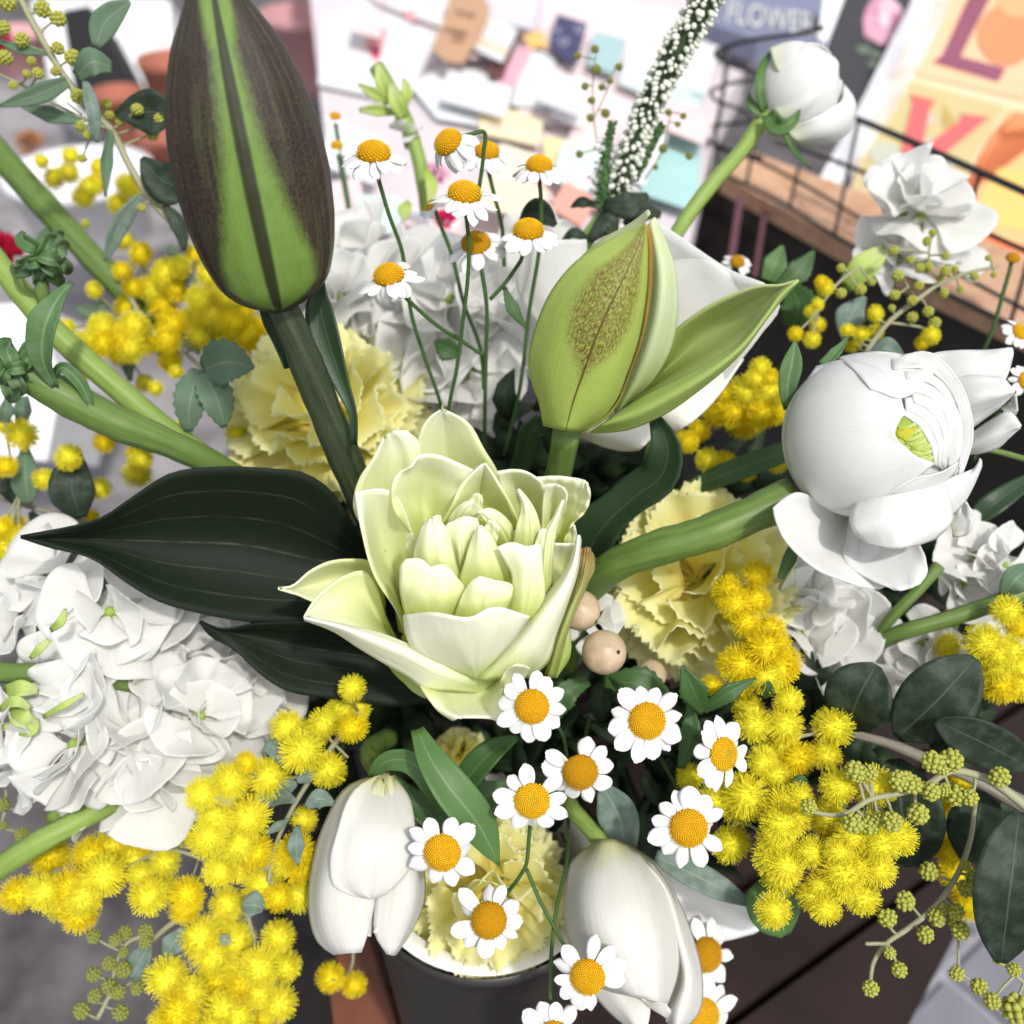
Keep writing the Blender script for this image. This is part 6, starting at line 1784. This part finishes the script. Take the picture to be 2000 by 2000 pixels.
stock("largest cluster of white stock florets at the lower left", [(150, 1455, 115), (265, 1425, 118), (350, 1470, 100), (285, 1520, 96), (200, 1535, 84, .008), (390, 1400, 85, .01), (50, 1490, 80, .01)], .377, 3, (.0, .25, 1), [(330, 1350, .41), (220, 1480, .40), (100, 1600, .41)],
      [([(85, 1400, .37), (130, 1375, .366), (165, 1355, .37)], [8, 14, 6])])
stock("pale stock floret and green buds cut by the left edge", [(5, 1420, 62)], .375, 4, (-.3, .2, .9), None,
      [([(10, 1350, .378), (40, 1345, .372), (75, 1350, .376)], [20, 34, 10]), ([(20, 1380, .378), (45, 1405, .372), (70, 1415, .376)], [14, 40, 16]), ([(0, 1385, .376), (30, 1370, .37), (60, 1385, .374)], [10, 24, 8]), ([(40, 1430, .376), (62, 1425, .372), (70, 1405, .376)], [12, 26, 10])])
stock("blurred white stock behind the tall daisies", [(700, 660, 100), (790, 560, 105), (880, 590, 105), (960, 620, 100), (830, 680, 105), (920, 730, 105), (1000, 540, 100), (730, 500, 90), (890, 810, 85), (1010, 640, 80), (1060, 500, 80), (660, 580, 70)], .465, 5, (0, .25, .95), [(840, 480, .50), (870, 700, .50), (900, 900, .50)], jit=.012)
stock("white stock below the big ranunculus", [(1575, 1165, 75), (1640, 1205, 82), (1570, 1235, 70), (1655, 1270, 75), (1730, 1290, 70), (1510, 1120, 60, .01)], .408, 6, (.0, .3, .95), [(1640, 1150, .43), (1640, 1300, .43)])
stock("white stock at the right edge beside the big ranunculus", [(1905, 1085, 72), (1880, 1140, 62, .008), (1960, 1105, 66), (1800, 1255, 62), (1850, 1290, 60), (1950, 1260, 60, .01)], .402, 7, (.1, .3, .95), [(1900, 1060, .43), (1850, 1250, .43)])
stock("budding stock spike above the tall daisies", [(790, 260, 30), (745, 190, 22)], .50, 8, (0, .6, .8), [(735, 130, .50), (780, 210, .50), (815, 300, .50), (835, 420, .505)],
      [([(760, 190, .49), (745, 160, .488), (738, 125, .49)], [12, 26, 6]), ([(760, 200, .49), (735, 185, .488), (700, 165, .49)], [10, 24, 6]), ([(770, 220, .49), (735, 215, .488), (702, 215, .49)], [10, 24, 8]), ([(785, 210, .49), (795, 180, .488), (788, 155, .49)], [12, 26, 8]), ([(790, 230, .485), (770, 190, .482), (765, 165, .485)], [18, 30, 10]), ([(830, 330, .49), (842, 360, .488), (838, 400, .49)], [10, 26, 8]), ([(800, 395, .49), (790, 410, .488), (795, 430, .49)], [10, 30, 8])], n=4)
stock("ruffled white flower in front of the wire basket at right", [(1800, 420, 92), (1830, 490, 82), (1760, 500, 78), (1780, 370, 70)], .452, 9, (.15, .5, .85), [(1700, 540, .47), (1740, 500, .46)],
      [([(1650, 560, .455), (1680, 530, .45), (1730, 485, .452)], [30, 56, 20]), ([(1860, 470, .45), (1900, 445, .447), (1935, 415, .45)], [14, 26, 4])], name="stock", n=7)
stock("creamy white floret between lily and carnation beside the berries", [(1160, 1215, 55)], .395, 10, (.1, .2, .95))

# ------------------------------------------------------------------ carnations
def carnation(label, u, v, d, rpx, face, seed, n=46, stem=None):
    t = thing("carnation", label, "carnation", P(u, v, d + .03), "yellow carnations")
    c = P(u, v, d + px(rpx, d) * 0.50)
    ruffled(t, c, px(rpx, d), D(*face), CARN_P, n, 104, seed, 0.9, .85)
    mb = MB()
    f = np.array(D(*face))
    R = px(rpx, d)
    mb.tube([c - f * R * 1.6, c - f * R * .9, c - f * R * .5, c - f * R * .1], [R * .10, R * .13, R * .2, R * .22], 10)
    part("calyx", mb, M_MSTEM, t)
    return t
carnation("yellow carnation behind the lily stalk at left", 640, 830, .432, 205, (-.05, .45, .9), 1, 40)
carnation("yellow carnation under the green ranunculus stalk", 1362, 1140, .404, 205, (.0, .25, .97), 2, 38)
carnation("yellow carnation lowest in the bouquet, hanging over the white vase rim", 950, 1735, .398, 165, (0, -.05, 1), 3, 36)
carnation("cream carnation edge between the green leaves under the lily", 900, 1475, .425, 55, (0, .2, 1), 4, 18)

# ------------------------------------------------------------------ white flower spike
spk = thing("flower_spike", "tall white budded flower spike at top with two green side spikes", "flower spike", P(1150, 450, .455))
def spike(pts, r0, r1, n, mat, mat2, sz, seed, white_from=0.0):
    rr = random.Random(seed)
    s = spl(pts, 60)
    core = MB()
    rad = np.linspace(r0, r1, 60)
    W_ = PA(s)
    core.tube(W_, rad / F * s[:, 2] * .72, 10)
    part("spike_core", core, mat, spk)
    mb = MB()
    t_ = np.gradient(W_, axis=0)
    for k in range(n):
        q = (k + .5) / n
        i = min(59, int(q * 60))
        a = k * 2.39996 + rr.uniform(-.35, .35)
        fr = np.array(frame((0, 0, 0), t_[i], (0.2, .6, .7)).to_3x3())
        out = fr @ np.array((math.cos(a), math.sin(a), 0.35))
        R = rad[i] / F * s[i, 2]
        b_ = px(sz, s[i, 2]) * rr.uniform(.6, 1.3) * (0.55 + 0.45 * rad[i] / max(r0, r1))
        mb.ball(W_[i] + out * R * .86, b_, 6, 5, out, 1.45)
    part("spike_buds", mb, mat2, spk, kind="stuff")
M_SPKW = plain("spike white bud", (0.66, 0.70, 0.56), 0.6, 0.2, 0.15, 300, 0.1, 0, (0.80, 0.81, 0.74))
M_SPKG = plain("spike green", (0.030, 0.055, 0.022), 0.6, 0.2, 0.3, 200)
M_SPKG2 = plain("spike green bud", (0.06, 0.13, 0.04), 0.6, 0.2, 0.3, 300)
spike([(1420, -90, .40), (1378, 0, .41), (1310, 120, .422), (1250, 250, .437), (1215, 345, .448), (1190, 420, .458)], 35, 22, 430, M_SPKG, M_SPKW, 6.2, 1)
spike([(1178, 415, .455), (1180, 350, .448), (1185, 290, .443), (1197, 238, .438)], 17, 7, 130, M_SPKG2, M_SPKG2, 3.6, 2)
spike([(1232, 350, .450), (1255, 310, .447), (1275, 275, .445), (1293, 243, .442)], 15, 7, 110, M_SPKG2, M_SPKG2, 3.6, 3)
# open florets at its foot
for k in range(26):
    rr = random.Random(k)
    mb = MB()
    u, v = 1205 + rr.uniform(-42, 42) - k * .5, 270 + k * 5 + rr.uniform(-10, 10)
    d = .443 + k * .0005
    for a in range(4):
        leafS(mb, [(u, v, d), (u + 9 * math.cos(a * 1.57 + k), v + 9 * math.sin(a * 1.57 + k), d - .002), (u + 17 * math.cos(a * 1.57 + k), v + 17 * math.sin(a * 1.57 + k), d)], [5, 12, 4], 0, .2, 5, 3)
    part("floret", mb, M_WHITE, spk)
mb = MB()
stemP(mb, [(1190, 400, .457), (1165, 440, .46), (1140, 480, .465), (1110, 620, .48)], [15, 16, 16, 16], 10)
part("stem", mb, M_GSTEM, spk)
for sp, w in (([(1180, 400, .45), (1230, 400, .446), (1265, 380, .45)], [20, 60, 10]), ([(1160, 400, .45), (1135, 395, .447), (1115, 405, .45)], [10, 24, 4]), ([(1150, 470, .45), (1190, 440, .447), (1200, 470, .45)], [14, 50, 12]), ([(1100, 470, .45), (1120, 455, .448), (1150, 470, .45)], [8, 24, 8]), ([(1220, 440, .455), (1250, 415, .45), (1290, 420, .455)], [14, 44, 12])):
    mb = MB()
    leafS(mb, sp, w, 10, .2, 12, 5)
    part("leaf", mb, M_EUC, spk)

# ------------------------------------------------------------------ berries
for u, v, d, r, lab in ((1180, 1274, .362, 44, "largest beige snowberry with a dark scar below the right carnation"), (1133, 1192, .368, 40, "pale snowberry half hidden by the lily edge"), (1272, 1318, .392, 30, "small brownish snowberry right of the largest")):
    t = thing("snowberry", lab, "berry", P(u, v, d), "snowberries")
    mb = MB()
    mb.ball(P(u, v, d), px(r, d), 26, 16, D(.2, .3, .9), .96)
    part("berry", mb, M_BERRY, t)
    R = px(r, d)
    for a in ((.55, .12, 0.82),) if r > 42 else ((.75, -.5, .43),):
        mb = MB()
        dr = np.array(D(*a))
        c = P(u, v, d) + dr * R * .965
        R *= 1.0 if a[0] > 0 else .55
        for q in range(5):
            tt = np.array(frame((0, 0, 0), dr, (0, 0.2, 1)).to_3x3()) @ np.array((math.cos(q * 1.257), math.sin(q * 1.257), 0.35))
            mb.tube([c, c + tt * R * .07, c + tt * R * .10 + dr * R * .04], [R * .035, R * .03, R * .01], 5)
        mb.ball(c, R * .06, 8, 5)
        part("calyx", mb, M_DARK, t)

# ------------------------------------------------------------------ mimosa
ZA = dict(f=.36232)
def H(*rows):
    return rows
SA = [(1550, 330, 95), (1745, 310, 88), (1850, 230, 92), (1900, 330, 82), (1625, 460, 108), (1770, 560, 92), (1450, 600, 104), (1240, 620, 104, -.016), (1090, 690, 96, -.022), (1250, 740, 108), (1160, 830, 104, -.016), (1340, 820, 112), (1120, 930, 112, -.012), (1290, 960, 104), (1370, 1000, 104), (1230, 1060, 92), (1180, 1110, 92), (1280, 1090, 82), (1420, 1180, 104), (1640, 830, 74), (1600, 1000, 104), (1540, 1040, 84), (1620, 1080, 92), (1610, 1240, 94), (1500, 1250, 74), (1680, 380, 80), (1900, 120, 70), (1930, 230, 70), (1330, 520, 60)]
sprig("mimosa sprig left of the left tulip, thickest puffs", SA, .384, (0, -.0012), org=(0, 1300), f=.36232, seed=1,
      stems=[([(700, 1390), (620, 1500), (560, 1600), (520, 1700)], [7, 5, 4]), ([(620, 1500), (500, 1560), (440, 1640)], [4, 3]), ([(640, 1440), (680, 1480)], [3, 3]), ([(545, 1650), (530, 1690), (525, 1720)], [6, 5])],
      leaves=[([(500, 1568), (540, 1555), (578, 1565, -.01)], [16, 48, 8], 10), ([(598, 1575, -.01), (625, 1560, -.012), (652, 1570, -.01)], [10, 42, 8], 0), ([(582, 1612, -.02), (578, 1650, -.024), (582, 1690, -.02)], [8, 36, 4], 0), ([(520, 1452), (545, 1470), (556, 1500)], [26, 40, 6], 0), ([(540, 1550), (562, 1536), (580, 1530)], [10, 36, 10], 0), ([(520, 1628), (545, 1612), (565, 1600)], [6, 20, 4], 0), ([(474, 1770), (495, 1768), (515, 1775)], [20, 56, 16], 20), ([(580, 1525), (600, 1515), (615, 1500)], [10, 30, 8], 0)])
SBb = [(270, 1030, 104), (100, 1230, 98), (240, 1220, 92), (380, 1200, 104), (430, 1340, 94), (500, 1020, 104), (600, 980, 112), (560, 1130, 112), (640, 1080, 104), (720, 1040, 104), (840, 940, 88), (890, 1060, 84), (990, 910, 64), (800, 1240, 112), (880, 1200, 92), (1010, 1230, 94), (1000, 1300, 84), (450, 1250, 104), (320, 1280, 92), (180, 1190, 60), (760, 1130, 70)]
sprig("mimosa sprig lowest at the left over the grey floor", SBb, .398, (0, 0), org=(0, 1300), f=.36232, seed=2, amber=.3,
      stems=[([(420, 1690), (330, 1660), (240, 1695), (130, 1694), (60, 1725)], [4, 4, 3]), ([(200, 1670), (198, 1692), (180, 1715)], [3, 3]), ([(360, 1655), (395, 1655)], [3, 3])])
SCc = [(1080, 1460, 114), (1220, 1390, 84), (1150, 1560, 114), (1280, 1480, 94), (1220, 1280, 84), (1250, 1330, 84), (1500, 1460, 90), (1530, 1620, 94), (1400, 1620, 104), (1290, 1640, 94), (1170, 1690, 104), (900, 1680, 110), (960, 1860, 114), (1090, 1880, 104), (1200, 1850, 104), (1320, 1700, 100), (1500, 1820, 100), (1400, 1760, 84), (1280, 1880, 94), (950, 1980, 104), (1150, 1980, 104), (1300, 1980, 94), (1030, 1760, 80), (870, 1930, 80), (1420, 1900, 60)]
sprig("mimosa sprig at the bottom edge with blue grey leaves", SCc, .404, (0, .0), org=(0, 1300), f=.36232, seed=3,
      stems=[([(360, 1785), (310, 1825), (285, 1850)], [7, 6, 4]), ([(360, 1790), (372, 1890), (378, 1960)], [4, 4]), ([(485, 1790), (500, 1850), (505, 1880)], [4, 4])],
      leaves=[([(320, 1870), (340, 1840), (357, 1812)], [10, 48, 8], 0), ([(257, 1912), (270, 1885), (295, 1840)], [10, 52, 40, 8], 20), ([(430, 1830), (440, 1835), (450, 1842)], [10, 24, 8], 0)])
sprig("green mimosa buds over the grey floor at bottom left", [], .40, org=(0, 1300), f=.36232, seed=4, cat="mimosa buds",
      buds=[(505, 1460, 44), (675, 1440, 42), (620, 1480, 38), (785, 1430, 44), (785, 1490, 42), (665, 1545, 34), (590, 1605, 44), (505, 1665, 40), (665, 1640, 48), (590, 1730, 46), (640, 1760, 44), (510, 1780, 42), (440, 1860, 48), (650, 1870, 48), (740, 1740, 42), (800, 1680, 42), (15, 750, 40), (125, 780, 28), (120, 910, 42)][:16],
      stems=[([(300, 1825), (250, 1840), (228, 1880), (215, 1940), (190, 1990)], [5, 4, 4, 5]), ([(290, 1900), (240, 1930), (200, 1960)], [3, 3])], budmat=BUDSG, rpx=4)
sprig("few dark mimosa buds below the white stock at left", [], .41, org=(0, 1300), f=.36232, seed=44, cat="mimosa buds", buds=[(15, 750, 40), (125, 780, 28), (120, 910, 44), (20, 860, 24)], stems=[([(0, 1620), (10, 1580), (12, 1540)], [3, 3])], budmat=BUDSG)
sprig("two mimosa puffs hanging beside the dark vase", [(1780, 1680, 72), (1910, 1720, 70)], .43, org=(0, 1300), f=.36232, seed=5, amber=1.0, stems=[([(690, 1860), (686, 1890), (672, 1908), (655, 1915)], [3, 2.5])])
SD = [(450, 240, 88), (660, 190, 76), (470, 320, 98), (640, 320, 98), (620, 400, 94), (900, 330, 110), (700, 500, 100), (860, 480, 86), (590, 590, 86), (130, 600, 76), (330, 690, 116), (430, 700, 116), (400, 760, 106), (350, 960, 110), (560, 450, 84), (520, 520, 84), (240, 740, 90)]
sprig("mimosa sprig behind the right hand daisies", SD, .375, (0, -.0005), org=(1300, 1300), f=.36232, seed=6, amber=.12, jit=.008,
      stems=[([(1640, 1430), (1560, 1440), (1480, 1500), (1440, 1560)], [4, 3]), ([(1500, 1640), (1460, 1610), (1430, 1605)], [3, 3])], leaves=[([(1545, 1535, -.01), (1562, 1530, -.012), (1580, 1540, -.01)], [10, 36, 6], 0, M_GREEN)])
SE = [(930, 650, 100), (1120, 650, 116), (640, 760, 106), (620, 850, 112), (680, 820, 98), (600, 930, 106), (860, 830, 112), (590, 1030, 110), (640, 1080, 100), (620, 1130, 104), (780, 1000, 86), (930, 1000, 86), (950, 1110, 120), (1010, 1080, 106), (1120, 900, 116), (1250, 920, 106), (1150, 960, 106), (1060, 1250, 100), (1150, 1100, 90), (800, 1240, 96), (860, 1310, 86), (580, 1320, 94, -.006), (720, 700, 80), (900, 750, 80), (1000, 920, 90), (840, 1180, 80), (960, 1200, 80)]
sprig("mimosa sprig with the brightest puffs at the lower right", SE, .362, (0, .0006), org=(1300, 1300), f=.36232, seed=7, amber=.0, jit=.007,
      stems=[([(1670, 1640), (1620, 1665), (1570, 1690), (1540, 1720)], [6, 5, 4])])
SF = [(500, 1300, 84), (330, 1390, 94), (370, 1460, 94), (480, 1440, 84), (560, 1600, 94), (430, 1560, 84), (540, 1700, 104), (400, 1790, 104), (610, 1800, 104), (540, 1850, 94), (650, 1770, 84), (340, 1780, 74), (470, 1660, 70), (600, 1680, 80), (250, 1900, 60), (420, 1890, 70)]
sprig("amber mimosa puffs lying on the right yellow carnation", SF, .372, (0, 0), org=(1300, 650), f=.36232, seed=8, amber=.75, jit=.006, stems=[([(1458, 1150), (1462, 1190), (1470, 1250), (1440, 1330)], [3, 3])])
SG = [(510, 190, 64), (430, 320, 94), (360, 420, 94), (420, 480, 94), (270, 440, 74), (560, 330, 94), (600, 420, 74), (180, 530, 64), (230, 690, 74), (320, 700, 64), (70, 570, 54), (430, 740, 64), (600, 700, 64), (520, 440, 80), (480, 250, 60), (330, 330, 60), (120, 590, 60), (560, 250, 60)]
sprig("shaded mimosa puffs behind the big ranunculus", SG, .425, (0, 0), org=(1300, 650), f=.36232, seed=9, amber=.45)
SH = [(1840, 1500, 88), (1720, 1680, 116), (1760, 1790, 106), (1850, 1720, 96), (1730, 1850, 106), (1900, 1590, 74), (1520, 1690, 74), (1900, 1800, 90), (1800, 1900, 90), (1900, 1900, 90), (1780, 1730, 80)]
sprig("mimosa puffs at the right edge above the round leaves", SH, .388, (0, 0), org=(1300, 650), f=.36232, seed=10, amber=.1)
SI = [(225, 870, 40), (290, 960, 55), (370, 930, 55), (380, 840, 50), (450, 1060, 62), (520, 990, 60), (480, 1010, 60), (530, 900, 50), (690, 1000, 70), (640, 1100, 62), (750, 1000, 48)]
sprig("small blurred mimosa puffs in front of the white pot", SI, .52, org=(0, 0), f=.36232, seed=11, amber=.1)
SJ = [(760, 1370, 66), (660, 1460, 54), (900, 1480, 84), (970, 1440, 64), (830, 1560, 84), (680, 1660, 64), (880, 1650, 84), (930, 1750, 84), (720, 1760, 92), (560, 1770, 84), (470, 1840, 74), (640, 1850, 92), (780, 1830, 84), (960, 1560, 74), (1090, 1620, 92), (1150, 1700, 92), (1230, 1600, 92), (1300, 1690, 84), (1200, 1820, 92), (1330, 1800, 92), (1130, 1480, 74), (1400, 1860, 84), (1040, 1720, 80), (1260, 1740, 80), (1080, 1820, 80)]
sprig("large blurred mimosa sprig behind the lily bud stalk", SJ, .47, (0, -.0008), org=(0, 0), f=.36232, seed=12, amber=.3,
      stems=[([(300, 384), (348, 446), (400, 525), (430, 620)], [6, 6, 5]), ([(254, 580), (300, 652), (362, 690), (395, 720)], [5, 5, 4])],
      leaves=[([(365, 520), (372, 555), (368, 590)], [8, 22, 5], 0), ([(345, 650), (370, 670), (390, 690)], [10, 30, 8], 0, M_OLIVE)])
SN = [(260, 560, 22), (300, 622, 24), (352, 566, 22), (196, 640, 22), (332, 700, 24), (282, 748, 18), (170, 704, 20), (232, 694, 22), (402, 626, 24), (446, 590, 26), (462, 660, 24), (184, 566, 18), (500, 640, 24), (430, 700, 22), (380, 500, 20), (420, 470, 20), (470, 520, 24), (240, 470, 18), (130, 640, 18), (390, 760, 18)]
sprig("second blurred mimosa sprig, between lily bud and the green stalks", SN, .49, seed=41, amber=.45, jit=.02,
      stems=[([(250, 440), (300, 560), (380, 640), (470, 740)], [4, 4]), ([(300, 560), (220, 640)], [3, 3])],
      leaves=[([(330, 480), (350, 520), (345, 570)], [10, 40, 8], 0, M_OLIVE), ([(210, 590), (180, 610), (150, 600)], [10, 34, 8], 0, M_OLIVE), ([(430, 540), (455, 560), (470, 600)], [10, 36, 8], 0, M_EUC), ([(270, 660), (250, 700), (255, 745)], [10, 34, 8], 0, M_OLIVE), ([(120, 430), (90, 460), (70, 510)], [10, 30, 8], 0, M_OLIVE)])
SK = [(560, 60, 80), (700, 80, 90), (900, 40, 80), (920, 160, 62), (950, 210, 44), (840, 300, 44), (420, 250, 54), (560, 590, 64), (750, 650, 74), (740, 760, 84), (540, 840, 64), (490, 990, 48), (370, 670, 72, -.04), (760, 690, 60), (960, 520, 50), (1280, 550, 70)]
sprig("scattered mimosa puffs around the left green stalks", SK, .455, org=(0, 650), f=.36232, seed=13, amber=.3)
SL = [(120, 550, 84), (20, 500, 54), (30, 720, 64), (240, 790, 64), (70, 1050, 74), (50, 1150, 94), (110, 1120, 74), (30, 1270, 84), (160, 1400, 64), (10, 1050, 60), (100, 1400, 50)]
sprig("amber mimosa puffs along the left edge", SL, .425, org=(0, 650), f=.36232, seed=14, amber=.6, stems=[([(12, 820), (18, 880), (40, 960)], [3, 3])])
BL = [(45, 20, 45), (230, 50, 50), (310, 100, 45), (20, 150, 40), (120, 215, 45), (310, 260, 40), (390, 310, 45), (30, 310, 40), (170, 330, 26), (145, 400, 26), (205, 395, 35), (300, 385, 26), (70, 460, 26), (420, 520, 45), (575, 560, 30), (590, 620, 30), (435, 680, 30), (470, 730, 26), (740, 590, 35), (650, 650, 30), (860, 640, 35), (820, 720, 40), (445, 855, 28), (765, 1120, 28), (460, 1205, 28)]
sprig("grey leaved mimosa branch with buds at the top left", [], .42, (0, .004), org=(0, 0), f=.36232, seed=15, cat="mimosa buds", buds=BL,
      stems=[([(30, -20), (98, 105), (156, 192), (217, 254), (254, 326), (290, 384), (348, 446)], [7, 7, 7, 7]), ([(0, 82), (50, 90), (98, 108)], [4, 4]), ([(0, 145), (60, 175), (150, 225), (217, 254)], [3, 3]), ([(130, 200), (160, 225)], [2, 2])],
      leaves=[([(188, 91), (205, 45), (254, 4)], [16, 50, 44, 8], 10, M_OLIVE), ([(150, 150, -.01), (180, 122, -.015), (218, 132, -.01)], [22, 58, 20], 20, M_OLIVE), ([(132, 159, -.01), (65, 188, -.01), (0, 207, -.01)], [20, 36, 26, 6], 0, M_OLIVE), ([(43, 207), (101, 224), (159, 236)], [8, 34, 10], 0, M_OLIVE),
              ([(167, 159, -.012), (181, 217, -.014), (190, 279, -.012)], [12, 28, 24, 6], 20, M_GREY), ([(217, 254), (208, 319), (206, 384)], [10, 26, 4], 15, M_OLIVE), ([(340, 225), (280, 218), (225, 222)], [30, 84, 60, 8], 0, M_EUC), ([(372, 372), (311, 348), (277, 308)], [30, 84, 60, 10], 10, M_EUC), ([(275, 380), (236, 435), (206, 510)], [8, 34, 30, 8], 20, M_GREY), ([(0, 82), (40, 95), (90, 105)], [6, 20, 6], 0, M_OLIVE), ([(320, 400), (350, 440), (360, 490)], [10, 36, 8], 0, M_EUC)])
BR_ = [(1440, 1255, 22), (1410, 1300, 26), (1230, 1350, 28), (1320, 1400, 26), (1370, 1445, 28), (1420, 1435, 28), (1250, 1485, 34), (1510, 1380, 22), (1510, 1460, 30), (1050, 1560, 34), (1365, 1540, 28), (1330, 1620, 34), (1235, 1590, 30), (1110, 1520, 26), (1500, 1580, 28), (1415, 1680, 34), (1330, 1710, 34), (1450, 1740, 34), (1590, 1560, 22), (1665, 1490, 26), (1740, 1390, 20), (1770, 1480, 20), (1220, 1660, 22), (945, 1580, 32), (945, 1445, 28), (1560, 1450, 22), (1480, 1500, 22)]
PR_ = [(1430, 1810, 48), (1050, 1800, 48), (1010, 1850, 48), (1130, 1690, 46), (860, 1550, 46), (840, 1520, 36), (820, 1640, 38), (780, 1680, 38), (820, 1750, 42), (700, 1800, 42), (790, 1830, 46), (1130, 1790, 46), (1380, 1850, 40), (980, 1780, 40)]
sprig("pale mimosa branch with small buds above the big ranunculus", PR_, .432, (0, .002), org=(1300, 0), f=.36232, seed=16, cat="mimosa sprig", buds=BR_, amber=.1,
      stems=[([(1690, 690), (1735, 630), (1789, 587), (1836, 554), (1880, 536), (1950, 520)], [6, 5, 4, 3]), ([(1789, 587), (1770, 555)], [3, 3]), ([(1735, 630), (1800, 640), (1830, 650)], [3, 3]), ([(1600, 600), (1640, 550), (1680, 520)], [3, 3]), ([(1836, 554), (1815, 510), (1820, 460)], [3, 2])])
BT = [(1415, 265, 22), (1320, 300, 24), (1420, 375, 28), (1545, 360, 22), (1360, 465, 22), (1495, 435, 20), (1450, 470, 20), (1395, 540, 26), (1390, 635, 24), (1470, 610, 26), (1330, 830, 22), (1810, 605, 20), (1890, 625, 18), (1860, 670, 18), (1780, 800, 26), (1920, 840, 22), (1740, 900, 18)]
sprig("sparse green mimosa buds beside the white flower spike", [], .47, org=(650, 0), f=.36232, seed=17, cat="mimosa buds", buds=BT, budmat=BUDSG, rpx=2.4,
      stems=[([(1165, 100), (1158, 160), (1160, 230), (1170, 300)], [1.6, 1.6]), ([(1200, 135), (1180, 190), (1160, 230)], [1.5, 1.5]), ([(1310, 220), (1290, 300), (1260, 350)], [1.5, 1.5])])
BB = [(1020, 570, 62), (1100, 580, 52), (1260, 620, 62), (1330, 640, 56), (1430, 680, 52), (1440, 520, 62), (1540, 510, 68), (1800, 600, 58), (1560, 700, 66), (1640, 710, 46), (1360, 800, 62), (1220, 840, 62), (1100, 860, 56), (1010, 850, 62), (770, 760, 46), (1050, 600, 40), (1490, 560, 40), (1500, 670, 40), (1300, 600, 40), (1390, 660, 40), (1150, 830, 40)]
sprig("pale stalk of yellow green buds across the lower right puffs", [], .346, org=(1300, 1300), f=.36232, seed=18, cat="mimosa buds", buds=BB, mstem=M_MIMSTEM, rpx=6,
      stems=[([(1570, 1582), (1650, 1590), (1700, 1561), (1753, 1550), (1807, 1535), (1858, 1506), (1916, 1517), (2010, 1580)], [4, 6, 7, 8, 10])])
BC2 = [(1420, 1110, 52), (1290, 1270, 56), (1195, 1360, 58), (1460, 1360, 52), (1590, 1430, 52), (1400, 1450, 52), (1260, 1640, 46), (1105, 1740, 46), (1210, 1550, 36), (1570, 1660, 46), (1690, 1730, 46), (1760, 1810, 50), (1620, 1200, 52), (1620, 1080, 32), (1570, 1330, 48), (1800, 1570, 46), (1890, 1850, 84), (1880, 1640, 42), (1930, 1370, 42), (1660, 1140, 46), (1560, 1380, 40), (1490, 1310, 40)]
sprig("curved stalk of yellow green buds hanging over the grey tiles", [], .372, org=(1300, 1300), f=.36232, seed=19, cat="mimosa buds", buds=BC2, mstem=M_MIMSTEM, rpx=5,
      stems=[([(1905, 1560), (1894, 1644), (1865, 1717), (1818, 1778), (1771, 1815), (1731, 1843), (1706, 1880), (1700, 1920)], [5, 6, 6, 4]), ([(1731, 1843), (1690, 1843)], [4, 4]), ([(1735, 1845), (1755, 1890)], [3, 3]), ([(1872, 1840), (1872, 1895)], [3, 3]), ([(1930, 1810), (1960, 1880), (2000, 1920)], [3, 4])])
sprig("yellow puffs behind the hanging bud stalk at lower right", [(1520, 720, 80), (1510, 900, 90), (1540, 1000, 90), (1560, 1120, 90), (1620, 1220, 90), (1640, 1290, 80), (1510, 800, 80), (1580, 640, 70)], .405, org=(1300, 1300), f=.36232, seed=20, amber=1.0)

# ------------------------------------------------------------------ eucalyptus at the right
eu = thing("eucalyptus_sprig", "round dark eucalyptus leaves on a woody twig at lower right", "eucalyptus", P(2000, 1570, .385), "eucalyptus sprigs")
mb = MB()
stemP(mb, [(1660, 1432, .385), (1735, 1452, .380), (1807, 1481, .376), (1880, 1510, .374), (2010, 1578, .374)], [8, 10, 12, 14, 18], 10, 30)
part("twig", mb, M_WOODY, eu)
for sp, w, ro in (([(1655, 1425, .384), (1675, 1365, .372), (1712, 1298, .370)], RW(128), 5), ([(1752, 1440, .380), (1822, 1376, .370), (1905, 1285, .368)], RW(140), -8), ([(2015, 1500, .372), (1918, 1450, .362), (1828, 1408, .364)], RW(96), 18),
                  ([(1955, 1880, .362), (1972, 1740, .352), (1990, 1585, .360)], RW(136), -12), ([(1882, 1680, .388), (1908, 1610, .382), (1918, 1545, .386)], RW(108), 5), ([(1782, 1692, .395), (1762, 1590, .386), (1748, 1482, .392)], RW(160), 8), ([(1560, 1345, .41), (1570, 1300, .404), (1580, 1250, .41)], RW(108), 0), ([(1960, 1640, .392), (1975, 1580, .388), (1940, 1540, .392)], RW(70), 0)):
    mb = MB()
    leafS(mb, sp, w, ro, .16, 22, 11, wav=.03)
    part("leaf", mb, M_EUC, eu)
